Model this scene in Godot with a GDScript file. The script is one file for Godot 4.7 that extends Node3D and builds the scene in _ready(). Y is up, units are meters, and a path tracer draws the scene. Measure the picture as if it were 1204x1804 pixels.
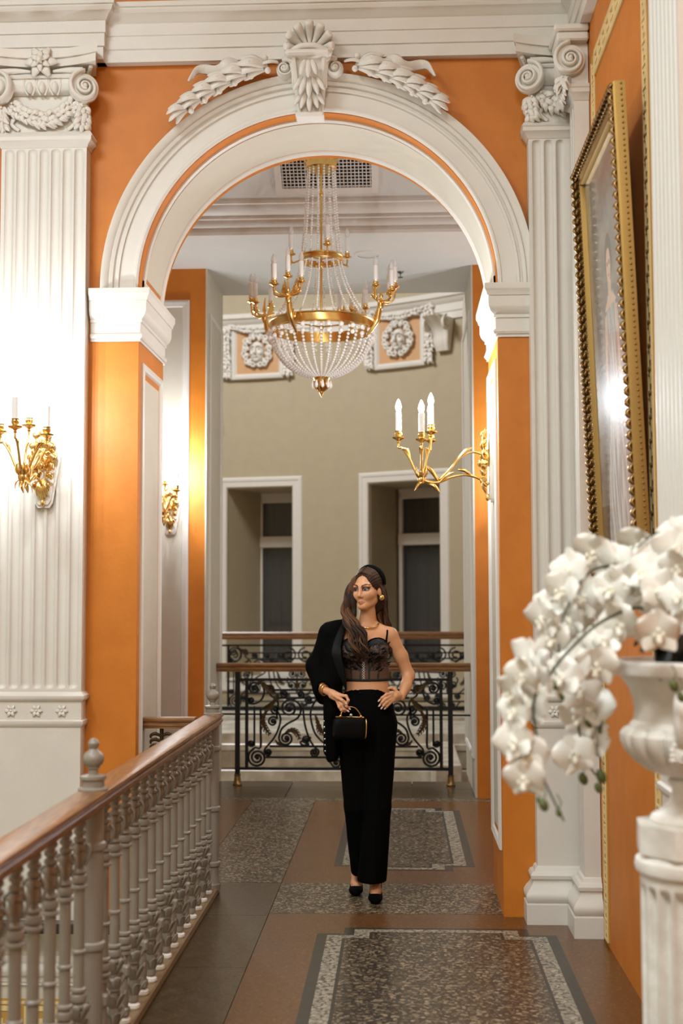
extends Node3D

# ---------------------------------------------------------------- geometry
class Geo:
	var v := PackedVector3Array()
	var ix := PackedInt32Array()
	var col := PackedColorArray()
	var uv := PackedVector2Array()

	func orient(s: int):
		var c := Vector3.ZERO
		var n := ix.size() - s
		if n <= 0: return
		for i in range(s, ix.size()): c += v[ix[i]]
		c /= n
		var vol := 0.0
		for i in range(s, ix.size(), 3):
			vol += (v[ix[i]] - c).dot((v[ix[i + 1]] - c).cross(v[ix[i + 2]] - c))
		if vol > 0.0:   # Godot: front faces clockwise
			for i in range(s, ix.size(), 3):
				var t := ix[i + 1]; ix[i + 1] = ix[i + 2]; ix[i + 2] = t

	func quad(a: Vector3, b: Vector3, c: Vector3, d: Vector3):
		var k := v.size()
		v.append_array(PackedVector3Array([a, b, c, d]))
		ix.append_array(PackedInt32Array([k, k + 1, k + 2, k, k + 2, k + 3]))

	# box with a small chamfer
	func box(c: Vector3, s: Vector3, b: float = 0.0, bs: Basis = Basis.IDENTITY):
		var st := ix.size()
		var h := s * 0.5
		b = minf(b, minf(h.x, minf(h.y, h.z)) * 0.9)
		var ax := [Vector3.RIGHT, Vector3.UP, Vector3.BACK]
		for k in 3:
			for sg in [-1.0, 1.0]:
				var u: Vector3 = ax[(k + 1) % 3]
				var w: Vector3 = ax[(k + 2) % 3]
				var n: Vector3 = ax[k]
				var o: Vector3 = n * h[k] * sg
				var hu: float = h[(k + 1) % 3] - b
				var hw: float = h[(k + 2) % 3] - b
				var p := [o - u * hu - w * hw, o + u * hu - w * hw, o + u * hu + w * hw, o - u * hu + w * hw]
				if sg < 0: p.reverse()
				quad(c + bs * p[0], c + bs * p[1], c + bs * p[2], c + bs * p[3])
		if b > 0.0:
			for k in 3:
				var u2: Vector3 = ax[(k + 1) % 3]
				var w2: Vector3 = ax[(k + 2) % 3]
				var n2: Vector3 = ax[k]
				for su in [-1.0, 1.0]:
					for sw in [-1.0, 1.0]:
						var e: float = h[k] - b
						var hu2: float = h[(k + 1) % 3]
						var hw2: float = h[(k + 2) % 3]
						var pa: Vector3 = u2 * su * hu2 + w2 * sw * (hw2 - b)
						var pb: Vector3 = u2 * su * (hu2 - b) + w2 * sw * hw2
						var q := [pa - n2 * e, pa + n2 * e, pb + n2 * e, pb - n2 * e]
						if su * sw > 0: q.reverse()
						quad(c + bs * q[0], c + bs * q[1], c + bs * q[2], c + bs * q[3])
			for sx: float in [-1.0, 1.0]:
				for sy in [-1.0, 1.0]:
					for sz in [-1.0, 1.0]:
						var k2 := v.size()
						v.append(c + bs * Vector3(sx * h.x, sy * (h.y - b), sz * (h.z - b)))
						v.append(c + bs * Vector3(sx * (h.x - b), sy * h.y, sz * (h.z - b)))
						v.append(c + bs * Vector3(sx * (h.x - b), sy * (h.y - b), sz * h.z))
						if sx * sy * sz > 0: ix.append_array(PackedInt32Array([k2, k2 + 2, k2 + 1]))
						else: ix.append_array(PackedInt32Array([k2, k2 + 1, k2 + 2]))
		orient(st)

	func bar(a: Vector3, b: Vector3, w: float, t: float, bev: float = 0.0, up: Vector3 = Vector3.UP):
		var d := (b - a).normalized()
		if absf(d.dot(up)) > 0.99: up = Vector3.BACK
		var x := up.cross(d).normalized()
		var y := d.cross(x)
		box((a + b) * 0.5, Vector3(w, t, (b - a).length()), bev, Basis(x, y, d))

	# split a 2D profile at its creases; returns runs of points
	static func runs(p: PackedVector2Array, closed: bool, ang: float = 0.6) -> Array:
		var n := p.size()
		var segs := n if closed else n - 1
		var out := []
		var cur := PackedVector2Array([p[0]])
		for i in segs:
			var a := p[i]
			var b := p[(i + 1) % n]
			if i > 0:
				var d0 := (a - p[i - 1]).normalized()
				var d1 := (b - a).normalized()
				if absf(d0.angle_to(d1)) > ang:
					out.append(cur)
					cur = PackedVector2Array([a])
			cur.append(b)
		out.append(cur)
		return out

	# frames: Array of [origin, xaxis, yaxis]
	func sweep(p: PackedVector2Array, frames: Array, hard: bool = false, loop: bool = false, caps: bool = true, closed: bool = true):
		var st := ix.size()
		var nf := frames.size()
		for r in runs(p, closed):
			var m: int = r.size()
			if hard:
				for k in (nf if loop else nf - 1):
					var f0: Array = frames[k]
					var f1: Array = frames[(k + 1) % nf]
					var b := v.size()
					for q in r: v.append(f0[0] + f0[1] * q.x + f0[2] * q.y)
					for q in r: v.append(f1[0] + f1[1] * q.x + f1[2] * q.y)
					for j in m - 1:
						ix.append_array(PackedInt32Array([b + j, b + j + 1, b + m + j + 1, b + j, b + m + j + 1, b + m + j]))
			else:
				var b2 := v.size()
				for f in frames:
					for q in r: v.append(f[0] + f[1] * q.x + f[2] * q.y)
				for k in (nf if loop else nf - 1):
					var k1 := (k + 1) % nf
					for j in m - 1:
						ix.append_array(PackedInt32Array([b2 + k * m + j, b2 + k * m + j + 1, b2 + k1 * m + j + 1, b2 + k * m + j, b2 + k1 * m + j + 1, b2 + k1 * m + j]))
		if caps and not loop and closed:
			var tri := Geometry2D.triangulate_polygon(p)
			for e in 2:
				var f: Array = frames[0] if e == 0 else frames[nf - 1]
				var b3 := v.size()
				for q in p: v.append(f[0] + f[1] * q.x + f[2] * q.y)
				# keep the winding of the sides: side quad direction tells the sign
				var sgn := 1.0
				var area := 0.0
				for j in p.size(): area += p[j].cross(p[(j + 1) % p.size()])
				for t in range(0, tri.size(), 3):
					var ta := tri[t]; var tb := tri[t + 1]; var tc := tri[t + 2]
					var ar := (p[tb] - p[ta]).cross(p[tc] - p[ta])
					var same := (ar > 0.0) == (area > 0.0)
					if (e == 0) == same: ix.append_array(PackedInt32Array([b3 + ta, b3 + tc, b3 + tb]))
					else: ix.append_array(PackedInt32Array([b3 + ta, b3 + tb, b3 + tc]))
		orient(st)

	# revolve profile (r, y) round the y axis at o; mod scales r as a function of angle and index
	func lathe(p: PackedVector2Array, segs: int, o: Vector3 = Vector3.ZERO, bs: Basis = Basis.IDENTITY, mod = null):
		var st := ix.size()
		for r in runs(p, false, 0.55):
			var m: int = r.size()
			var b := v.size()
			for k in segs:
				var a := TAU * k / segs
				for q in r:
					var rr: float = q.x
					if mod != null: rr = mod.call(a, q)
					v.append(o + bs * Vector3(cos(a) * rr, q.y, sin(a) * rr))
			for k in segs:
				var k1 := (k + 1) % segs
				for j in m - 1:
					ix.append_array(PackedInt32Array([b + k * m + j, b + k1 * m + j, b + k1 * m + j + 1, b + k * m + j, b + k1 * m + j + 1, b + k * m + j + 1]))
		orient(st)

	# tube with an elliptical section; ws = half widths, ts = half thicknesses, up = section normal hint
	func strap(pts: PackedVector3Array, ws, ts, up: Vector3 = Vector3.UP, sides: int = 8, ups: PackedVector3Array = PackedVector3Array()):
		var st := ix.size()
		var n := pts.size()
		var b := v.size()
		var pu := up
		for i in n:
			var d := (pts[mini(i + 1, n - 1)] - pts[maxi(i - 1, 0)]).normalized()
			var u: Vector3 = ups[i] if ups.size() > 0 else pu
			u = (u - d * u.dot(d))
			if u.length() < 0.01: u = d.cross(Vector3(0.31, 0.87, 0.4))
			u = u.normalized()
			pu = u
			var x := d.cross(u)
			var w: float = ws[i] if not (ws is float) else ws
			var t: float = ts[i] if not (ts is float) else ts
			for k in sides:
				var a := TAU * k / sides
				v.append(pts[i] + x * cos(a) * w + u * sin(a) * t)
		for i in n - 1:
			for k in sides:
				var k1 := (k + 1) % sides
				ix.append_array(PackedInt32Array([b + i * sides + k, b + (i + 1) * sides + k, b + (i + 1) * sides + k1, b + i * sides + k, b + (i + 1) * sides + k1, b + i * sides + k1]))
		var c0 := v.size()
		v.append(pts[0]); v.append(pts[n - 1])
		for k in sides:
			var k2 := (k + 1) % sides
			ix.append_array(PackedInt32Array([c0, b + k, b + k2, c0 + 1, b + (n - 1) * sides + k2, b + (n - 1) * sides + k]))
		orient(st)

	func tube(pts: PackedVector3Array, r, sides: int = 8, up: Vector3 = Vector3.UP):
		strap(pts, r, r, up, sides)

	func ball(c: Vector3, r: Vector3, bs: Basis = Basis.IDENTITY, segs: int = 12, rings: int = 8):
		var st := ix.size()
		var b := v.size()
		for j in range(1, rings):
			var th := PI * j / rings
			for k in segs:
				var a := TAU * k / segs
				v.append(c + bs * (Vector3(cos(a) * sin(th), cos(th), sin(a) * sin(th)) * r))
		v.append(c + bs * Vector3(0, r.y, 0)); v.append(c - bs * Vector3(0, r.y, 0))
		var top := v.size() - 2
		for j in rings - 2:
			for k in segs:
				var k1 := (k + 1) % segs
				ix.append_array(PackedInt32Array([b + j * segs + k, b + j * segs + k1, b + (j + 1) * segs + k1, b + j * segs + k, b + (j + 1) * segs + k1, b + (j + 1) * segs + k]))
		for k in segs:
			var k2 := (k + 1) % segs
			ix.append_array(PackedInt32Array([top, b + k2, b + k, top + 1, b + (rings - 2) * segs + k, b + (rings - 2) * segs + k2]))
		orient(st)

	# flat polygon (x, y) given depth along -z: prism
	func prism(p: PackedVector2Array, z0: float, z1: float):
		sweep(p, [[Vector3(0, 0, z0), Vector3.RIGHT, Vector3.UP], [Vector3(0, 0, z1), Vector3.RIGHT, Vector3.UP]], true)

	func add(g: Geo, t: Transform3D):
		var b := v.size()
		v.append_array(t * g.v)
		var flip := t.basis.determinant() < 0
		for i in range(0, g.ix.size(), 3):
			ix.append(b + g.ix[i])
			if flip:
				ix.append(b + g.ix[i + 2]); ix.append(b + g.ix[i + 1])
			else:
				ix.append(b + g.ix[i + 1]); ix.append(b + g.ix[i + 2])
		if g.col.size() > 0: col.append_array(g.col)
		if g.uv.size() > 0: uv.append_array(g.uv)

	func paint(c: Color):
		while col.size() < v.size(): col.append(c)

	func mesh() -> ArrayMesh:
		var nr := PackedVector3Array()
		nr.resize(v.size())
		for i in range(0, ix.size(), 3):
			var a := ix[i]; var b := ix[i + 1]; var c := ix[i + 2]
			var n := (v[c] - v[a]).cross(v[b] - v[a])
			nr[a] += n; nr[b] += n; nr[c] += n
		for i in nr.size():
			nr[i] = nr[i].normalized() if nr[i].length_squared() > 1e-24 else Vector3.UP
		var arr := []
		arr.resize(Mesh.ARRAY_MAX)
		arr[Mesh.ARRAY_VERTEX] = v
		arr[Mesh.ARRAY_NORMAL] = nr
		arr[Mesh.ARRAY_INDEX] = ix
		if col.size() == v.size() and v.size() > 0: arr[Mesh.ARRAY_COLOR] = col
		if uv.size() == v.size() and v.size() > 0: arr[Mesh.ARRAY_TEX_UV] = uv
		var m := ArrayMesh.new()
		m.add_surface_from_arrays(Mesh.PRIMITIVE_TRIANGLES, arr)
		return m

var M := {}
var used := {}

func numbered(n: String) -> String:
	if not used.has(n):
		used[n] = 0
		return n
	used[n] += 1
	return "%s_%03d" % [n, used[n]]

# a mesh: a part when it has a parent, else a top-level object
func put(called: String, g, m: Material, parent: Node = null, at: Vector3 = Vector3.ZERO) -> MeshInstance3D:
	var o := MeshInstance3D.new()
	o.mesh = g.mesh() if g is Geo else g
	o.material_override = m
	o.position = at
	if parent == null:
		o.name = numbered(called)
		add_child(o)
	else:
		o.name = called
		parent.add_child(o, true)
	return o

func tag(o: Node, label: String, category: String, group: String = ""):
	o.set_meta("label", label)
	o.set_meta("category", category)
	if group != "": o.set_meta("group", group)

func thing(called: String, label: String, category: String, at: Vector3 = Vector3.ZERO, turn: float = 0.0, group: String = "") -> Node3D:
	var o := Node3D.new()
	o.name = numbered(called)
	add_child(o)
	o.position = at
	o.rotation.y = turn
	tag(o, label, category, group)
	return o

func struct_root(called: String, label: String, at: Vector3 = Vector3.ZERO) -> Node3D:
	var o := Node3D.new()
	o.name = called
	add_child(o)
	o.position = at
	o.set_meta("kind", "structure")
	o.set_meta("label", label)
	return o

func struct(called: String, g: Geo, m: Material, label: String) -> MeshInstance3D:
	var o := put(called, g, m)
	o.set_meta("kind", "structure")
	o.set_meta("label", label)
	return o

func dup(root: Node3D, label: String = "") -> Node3D:
	var r: Node3D = root.duplicate()
	r.name = numbered(String(root.name).rstrip("_0123456789"))
	add_child(r)
	if label != "": r.set_meta("label", label)
	return r

func pv2(a: Array) -> PackedVector2Array:
	var r := PackedVector2Array()
	for i in range(0, a.size(), 2): r.append(Vector2(a[i], a[i + 1]))
	return r

func pv3(a: Array) -> PackedVector3Array:
	var r := PackedVector3Array()
	for i in range(0, a.size(), 3): r.append(Vector3(a[i], a[i + 1], a[i + 2]))
	return r

# Catmull-Rom through points
func spline(p: PackedVector3Array, per: int = 6) -> PackedVector3Array:
	var out := PackedVector3Array()
	var n := p.size()
	for i in n - 1:
		var a := p[maxi(i - 1, 0)]
		var d := p[mini(i + 2, n - 1)]
		for k in per:
			out.append(p[i].cubic_interpolate(p[i + 1], a, d, float(k) / per))
	out.append(p[n - 1])
	return out

func lerp_list(a: Array, n: int) -> PackedFloat32Array:
	var r := PackedFloat32Array()
	for i in n:
		var t := float(i) / maxf(n - 1, 1) * (a.size() - 1)
		var k := mini(int(t), a.size() - 2)
		r.append(lerpf(a[k], a[k + 1], t - k))
	return r

# rounded moulding pieces for profiles: quarter arcs in 2D
func arc2(c: Vector2, r: float, a0: float, a1: float, n: int = 6) -> PackedVector2Array:
	var o := PackedVector2Array()
	for i in n + 1:
		var a := lerpf(a0, a1, float(i) / n)
		o.append(c + Vector2(cos(a), sin(a)) * r)
	return o

func cat2(a: Array) -> PackedVector2Array:
	var r := PackedVector2Array()
	for e in a:
		for q in e:
			if r.size() == 0 or r[r.size() - 1].distance_to(q) > 1e-5: r.append(q)
	if r.size() > 1 and r[0].distance_to(r[r.size() - 1]) < 1e-5: r.remove_at(r.size() - 1)
	return r

# ---------------------------------------------------------------- materials
func noise_tex(freq: float, c0: Color, c1: Color, size: int = 512, seed_: int = 1, kind: int = FastNoiseLite.TYPE_SIMPLEX_SMOOTH, oct: int = 4) -> NoiseTexture2D:
	var n := FastNoiseLite.new()
	n.noise_type = kind
	n.frequency = freq
	n.seed = seed_
	n.fractal_octaves = oct
	var t := NoiseTexture2D.new()
	t.width = size; t.height = size
	t.seamless = true
	t.noise = n
	var g := Gradient.new()
	g.set_color(0, c0); g.set_color(1, c1)
	g.set_offset(0, 0.2); g.set_offset(1, 0.8)
	t.color_ramp = g
	return t

func bump_tex(freq: float, strength: float, seed_: int = 3, oct: int = 4) -> NoiseTexture2D:
	var n := FastNoiseLite.new()
	n.frequency = freq
	n.seed = seed_
	n.fractal_octaves = oct
	var t := NoiseTexture2D.new()
	t.width = 512; t.height = 512
	t.seamless = true
	t.noise = n
	t.as_normal_map = true
	t.bump_strength = strength
	return t

func mat(c: Color, rough: float = 0.6, metal: float = 0.0) -> StandardMaterial3D:
	var m := StandardMaterial3D.new()
	m.albedo_color = c
	m.roughness = rough
	m.metallic = metal
	return m

func tri(m: StandardMaterial3D, s: Vector3, world: bool = true) -> StandardMaterial3D:
	m.uv1_triplanar = true
	m.uv1_world_triplanar = world
	m.uv1_scale = s
	return m

func chips(size: int, base: Color, tones: Array, count: int, rmin: float, rmax: float, seed_: int) -> ImageTexture:
	var im := Image.create(size, size, false, Image.FORMAT_RGB8)
	im.fill(base)
	var rng := RandomNumberGenerator.new()
	rng.seed = seed_
	for i in size * size / 6:   # fine grit
		var q := base.lerp(tones[rng.randi() % tones.size()], rng.randf() * 0.5)
		im.set_pixel(rng.randi() % size, rng.randi() % size, q)
	for i in count:
		var cx := rng.randf() * size
		var cy := rng.randf() * size
		var r := rng.randf_range(rmin, rmax)
		var k := rng.randf_range(0.45, 1.0)
		var a := rng.randf() * PI
		var c: Color = tones[rng.randi() % tones.size()]
		c = c * rng.randf_range(0.88, 1.1)
		var ca := cos(a); var sa := sin(a)
		var ri := int(ceil(r))
		var sq := rng.randf_range(1.6, 4.0)
		for y in range(-ri, ri + 1):
			for x in range(-ri, ri + 1):
				var u := (x * ca + y * sa) / r
				var w := (-x * sa + y * ca) / (r * k)
				if pow(absf(u), sq) + pow(absf(w), sq) < 1.0:
					im.set_pixel(posmod(int(cx) + x, size), posmod(int(cy) + y, size), c)
	im.generate_mipmaps()
	return ImageTexture.create_from_image(im)

# ---------------------------------------------------------------- the scene
const WZ := -6.69        # face of the arch wall
const BZ := -7.40        # its back
const AX := -0.4325      # middle of the arch
const AR := 0.955        # inner radius
const SY := 3.275        # springing line
const RX := 0.97         # right wall
const CEIL := 6.3

func _ready():
	_camera_and_light()
	_materials()
	_setting()
	_vestibule()
	_far_hall()
	_floor()
	_front_ornament()
	_objects()

func _camera_and_light():
	var cam := Camera3D.new()
	cam.name = "camera"
	add_child(cam)
	cam.transform = Transform3D(Basis(Vector3(0.9989544, -0.0028021, -0.0456315), Vector3(0.0057940, 0.9978313, 0.0655676), Vector3(0.0453488, -0.0657634, 0.9968042)), Vector3(0, 1.64, 0))
	cam.near = 0.05
	cam.far = 80.0
	var at := CameraAttributesPhysical.new()
	at.frustum_focal_length = 12.0 * 2250.0 / 902.0
	at.frustum_focus_distance = 7.0
	at.exposure_aperture = 1.5
	at.frustum_near = 0.05
	at.frustum_far = 80.0
	cam.attributes = at
	cam.fov = rad_to_deg(2.0 * atan(902.0 / 2250.0))
	cam.current = true
	var we := WorldEnvironment.new()
	we.name = "environment"
	var env := Environment.new()
	env.background_mode = Environment.BG_COLOR
	env.background_color = Color(0.04, 0.045, 0.06)
	env.tonemap_mode = Environment.TONE_MAPPER_LINEAR
	env.tonemap_exposure = 1.0
	env.sdfgi_enabled = true
	env.ssao_enabled = true
	env.ssil_enabled = true
	we.environment = env
	add_child(we)
	# the stair hall's ceiling lamp (above and to the left of the camera) and the rotunda's
	_area("hall_ceiling_light", Vector3(-2.9, 6.2, -2.6), Vector2(1.5, 1.5), 22.5, Color(0.905, 0.96, 0.99))
	_area("landing_ceiling_light", Vector3(-0.2, 6.2, 0.6), Vector2(1.2, 1.2), 33.0, Color(0.945, 0.975, 0.975))
	_area("rotunda_ceiling_light", Vector3(-3.2, 8.3, -14.6), Vector2(2.2, 2.2), 58.0, Color(0.98, 0.985, 1.0))

func _area(called: String, at: Vector3, size: Vector2, energy: float, c: Color):
	var l := AreaLight3D.new()
	l.name = called
	l.area_size = size
	l.light_energy = energy
	l.light_color = c
	l.area_range = 40.0
	l.area_attenuation = 2.0
	l.shadow_enabled = true
	l.position = at
	l.rotation.x = -PI / 2
	add_child(l)
	var o := thing("ceiling_lamp", "square white ceiling lamp panel above the " + ("rotunda" if called.begins_with("rot") else ("stairwell" if called.begins_with("hall") else "landing")), "lamp", at + Vector3(0, 0.1, 0))
	var g := Geo.new()
	g.box(Vector3(0, 0, 0), Vector3(size.x + 0.1, 0.08, size.y + 0.1), 0.02)
	put("housing", g, mat(Color(0.85, 0.83, 0.8), 0.5), o)
	var g2 := Geo.new()
	g2.box(Vector3(0, -0.05, 0), Vector3(size.x, 0.02, size.y), 0.004)
	var m := mat(Color(0.95, 0.94, 0.9), 0.5)
	m.emission_enabled = true
	m.emission = c
	m.emission_energy_multiplier = 0.6
	put("diffuser", g2, m, o)

func _materials():
	var wallpaint := func(c: Color, k: float) -> StandardMaterial3D:
		var m := mat(Color.WHITE, 0.55)
		m.albedo_texture = noise_tex(0.012, c.darkened(k), c.lightened(k * 0.6), 512, 5)
		m.normal_enabled = true
		m.normal_texture = bump_tex(0.09, 1.2, 4)
		m.normal_scale = 0.12
		return tri(m, Vector3.ONE * 0.7)
	M.orange = wallpaint.call(Color(0.79, 0.46, 0.10), 0.03)
	M.orange.roughness = 0.55
	M.white = wallpaint.call(Color(0.86, 0.84, 0.80), 0.012)
	M.white.roughness = 0.45
	M.beige = wallpaint.call(Color(0.80, 0.77, 0.70), 0.015)
	M.taupe = wallpaint.call(Color(0.70, 0.645, 0.53), 0.02)
	M.peach = wallpaint.call(Color(0.80, 0.62, 0.44), 0.02)
	M.ceiling = wallpaint.call(Color(0.84, 0.83, 0.80), 0.01)
	M.plaster = mat(Color(0.88, 0.86, 0.82), 0.5)
	M.orange_plain = wallpaint.call(Color(0.80, 0.45, 0.10), 0.03)
	M.gold = mat(Color(0.93, 0.785, 0.49), 0.25, 1.0)
	M.gold_pale = mat(Color(0.86, 0.66, 0.36), 0.34, 1.0)
	M.gold_dark = mat(Color(0.60, 0.48, 0.31), 0.42, 1.0)
	M.gold_frame = mat(Color(0.62, 0.50, 0.29), 0.48, 1.0)
	M.gold_paint = mat(Color(0.74, 0.57, 0.26), 0.5)
	M.cream_paint = mat(Color(0.90, 0.80, 0.58), 0.6)
	M.iron = mat(Color(0.035, 0.036, 0.04), 0.45, 0.2)
	M.bronze = mat(Color(0.30, 0.24, 0.16), 0.45, 0.8)
	M.greyiron = mat(Color(0.55, 0.52, 0.47), 0.42)
	M.curb = mat(Color(0.52, 0.43, 0.31), 0.45)
	M.candle = mat(Color(0.95, 0.95, 0.94), 0.4)
	M.sheet_metal = mat(Color(0.36, 0.36, 0.36), 0.6)
	M.bulb_off = mat(Color(0.95, 0.95, 0.95, 0.45), 0.05)
	M.bulb_off.transparency = BaseMaterial3D.TRANSPARENCY_ALPHA
	var lit := mat(Color(1, 1, 1), 0.3)
	lit.emission_enabled = true
	lit.emission = Color(0.95, 0.97, 1.0)
	lit.emission_energy_multiplier = 6.0
	M.bulb_lit = lit
	var gl := mat(Color(0.98, 0.97, 0.95, 1.0), 0.0)
	gl.refraction_enabled = true
	gl.refraction_scale = 0.05
	M.crystal = gl
	# wood
	var wood := func(sc: Vector3) -> StandardMaterial3D:
		var m := mat(Color.WHITE, 0.32)
		m.albedo_texture = noise_tex(0.02, Color(0.41, 0.26, 0.135), Color(0.61, 0.44, 0.26), 512, 8, FastNoiseLite.TYPE_SIMPLEX_SMOOTH, 5)
		m.clearcoat_enabled = true
		m.clearcoat = 0.3
		m.clearcoat_roughness = 0.25
		return tri(m, sc)
	M.wood_z = wood.call(Vector3(9, 9, 0.5))
	M.wood_x = wood.call(Vector3(0.5, 9, 9))
	# stone floors
	var stone := func(t: Texture2D, rough: float, s: float) -> StandardMaterial3D:
		var m := mat(Color.WHITE, rough)
		m.albedo_texture = t
		m.clearcoat_enabled = true
		m.clearcoat = 0.28
		m.clearcoat_roughness = 0.18
		return tri(m, Vector3.ONE * s)
	M.terrazzo = stone.call(chips(1024, Color(0.17, 0.13, 0.085), [Color(0.54, 0.48, 0.37), Color(0.42, 0.36, 0.27), Color(0.27, 0.215, 0.15), Color(0.60, 0.54, 0.43), Color(0.33, 0.25, 0.16)], 8000, 3.0, 10.0, 11), 0.35, 0.9)
	M.terrazzo_grey = stone.call(chips(1024, Color(0.165, 0.13, 0.09), [Color(0.42, 0.365, 0.28), Color(0.32, 0.27, 0.20), Color(0.55, 0.49, 0.39), Color(0.22, 0.175, 0.125)], 7600, 3.0, 11.0, 12), 0.35, 0.9)
	M.granite = stone.call(chips(512, Color(0.276, 0.217, 0.133), [Color(0.356, 0.285, 0.179), Color(0.223, 0.172, 0.105), Color(0.303, 0.233, 0.143)], 9000, 1.5, 4.0, 13), 0.32, 1.0)
	M.granite_dark = stone.call(chips(512, Color(0.134, 0.113, 0.081), [Color(0.267, 0.233, 0.174), Color(0.089, 0.081, 0.062)], 5000, 1.5, 4.0, 14), 0.3, 1.5)
	M.brownfield = stone.call(chips(512, Color(0.37, 0.225, 0.07), [Color(0.40, 0.255, 0.09), Color(0.33, 0.195, 0.055), Color(0.45, 0.305, 0.13)], 5000, 1.5, 4.0, 15), 0.34, 1.0)
	M.mosaic_white = stone.call(chips(512, Color(0.30, 0.275, 0.225), [Color(0.58, 0.55, 0.475), Color(0.52, 0.49, 0.42), Color(0.63, 0.60, 0.53)], 2600, 6.0, 9.0, 16), 0.4, 1.6)
	M.mosaic_black = stone.call(chips(512, Color(0.142, 0.120, 0.081), [Color(0.187, 0.160, 0.112), Color(0.160, 0.133, 0.093), Color(0.125, 0.104, 0.074)], 3000, 5.0, 8.0, 17), 0.4, 1.6)
	M.marble = mat(Color.WHITE, 0.3)
	M.marble.albedo_texture = noise_tex(0.008, Color(0.70, 0.67, 0.60), Color(0.84, 0.82, 0.77), 512, 21)
	tri(M.marble, Vector3.ONE * 0.8)
	M.urn = mat(Color.WHITE, 0.42)
	M.urn.albedo_texture = noise_tex(0.012, Color(0.84, 0.82, 0.78), Color(0.93, 0.92, 0.89), 512, 22)
	tri(M.urn, Vector3.ONE * 2.0)
	M.window_glass = mat(Color(0.30, 0.31, 0.31, 0.30), 0.04)
	M.window_glass.transparency = BaseMaterial3D.TRANSPARENCY_ALPHA
	M.curtain = mat(Color(0.40, 0.36, 0.31), 0.9)

# slab from a plan polygon (x, z)
func plan(g: Geo, p: PackedVector2Array, y0: float, y1: float):
	g.sweep(p, [[Vector3(0, y0, 0), Vector3.RIGHT, Vector3.BACK], [Vector3(0, y1, 0), Vector3.RIGHT, Vector3.BACK]], true)

func rect(x0: float, x1: float, z0: float, z1: float) -> PackedVector2Array:
	return pv2([x0, z0, x1, z0, x1, z1, x0, z1])

func bx(g: Geo, x0, x1, y0, y1, z0, z1, b: float = 0.0):
	g.box(Vector3((x0 + x1) / 2.0, (y0 + y1) / 2.0, (z0 + z1) / 2.0), Vector3(absf(x1 - x0), absf(y1 - y0), absf(z1 - z0)), b)

# moulding along a horizontal path of [x, z] points; outs = the outward vectors [x, z] at each point
func run_mould(g: Geo, prof: PackedVector2Array, pts: Array, outs: Array):
	var fr := []
	for i in pts.size():
		fr.append([Vector3(pts[i][0], 0, pts[i][1]), Vector3(outs[i][0], 0, outs[i][1]), Vector3.UP])
	g.sweep(prof, fr, true)

# picture-frame moulding on a plane: o corner, u and w in-plane axes, n outward; size (a, b)
func frame_mould(g: Geo, o: Vector3, u: Vector3, w: Vector3, n: Vector3, a: float, b: float, prof: PackedVector2Array):
	# prof: x = inward from the outer edge, y = out of the plane
	var c := [[o, u + w], [o + u * a, -u + w], [o + u * a + w * b, -u - w], [o + w * b, u - w]]
	var fr := []
	for e in c: fr.append([e[0], e[1], n])
	g.sweep(prof, fr, true, true, false)

const FRAME_P := [0.0, 0.0, 0.0, 0.010, 0.008, 0.016, 0.016, 0.018, 0.028, 0.012, 0.036, 0.012, 0.042, 0.006, 0.045, 0.0]

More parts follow.
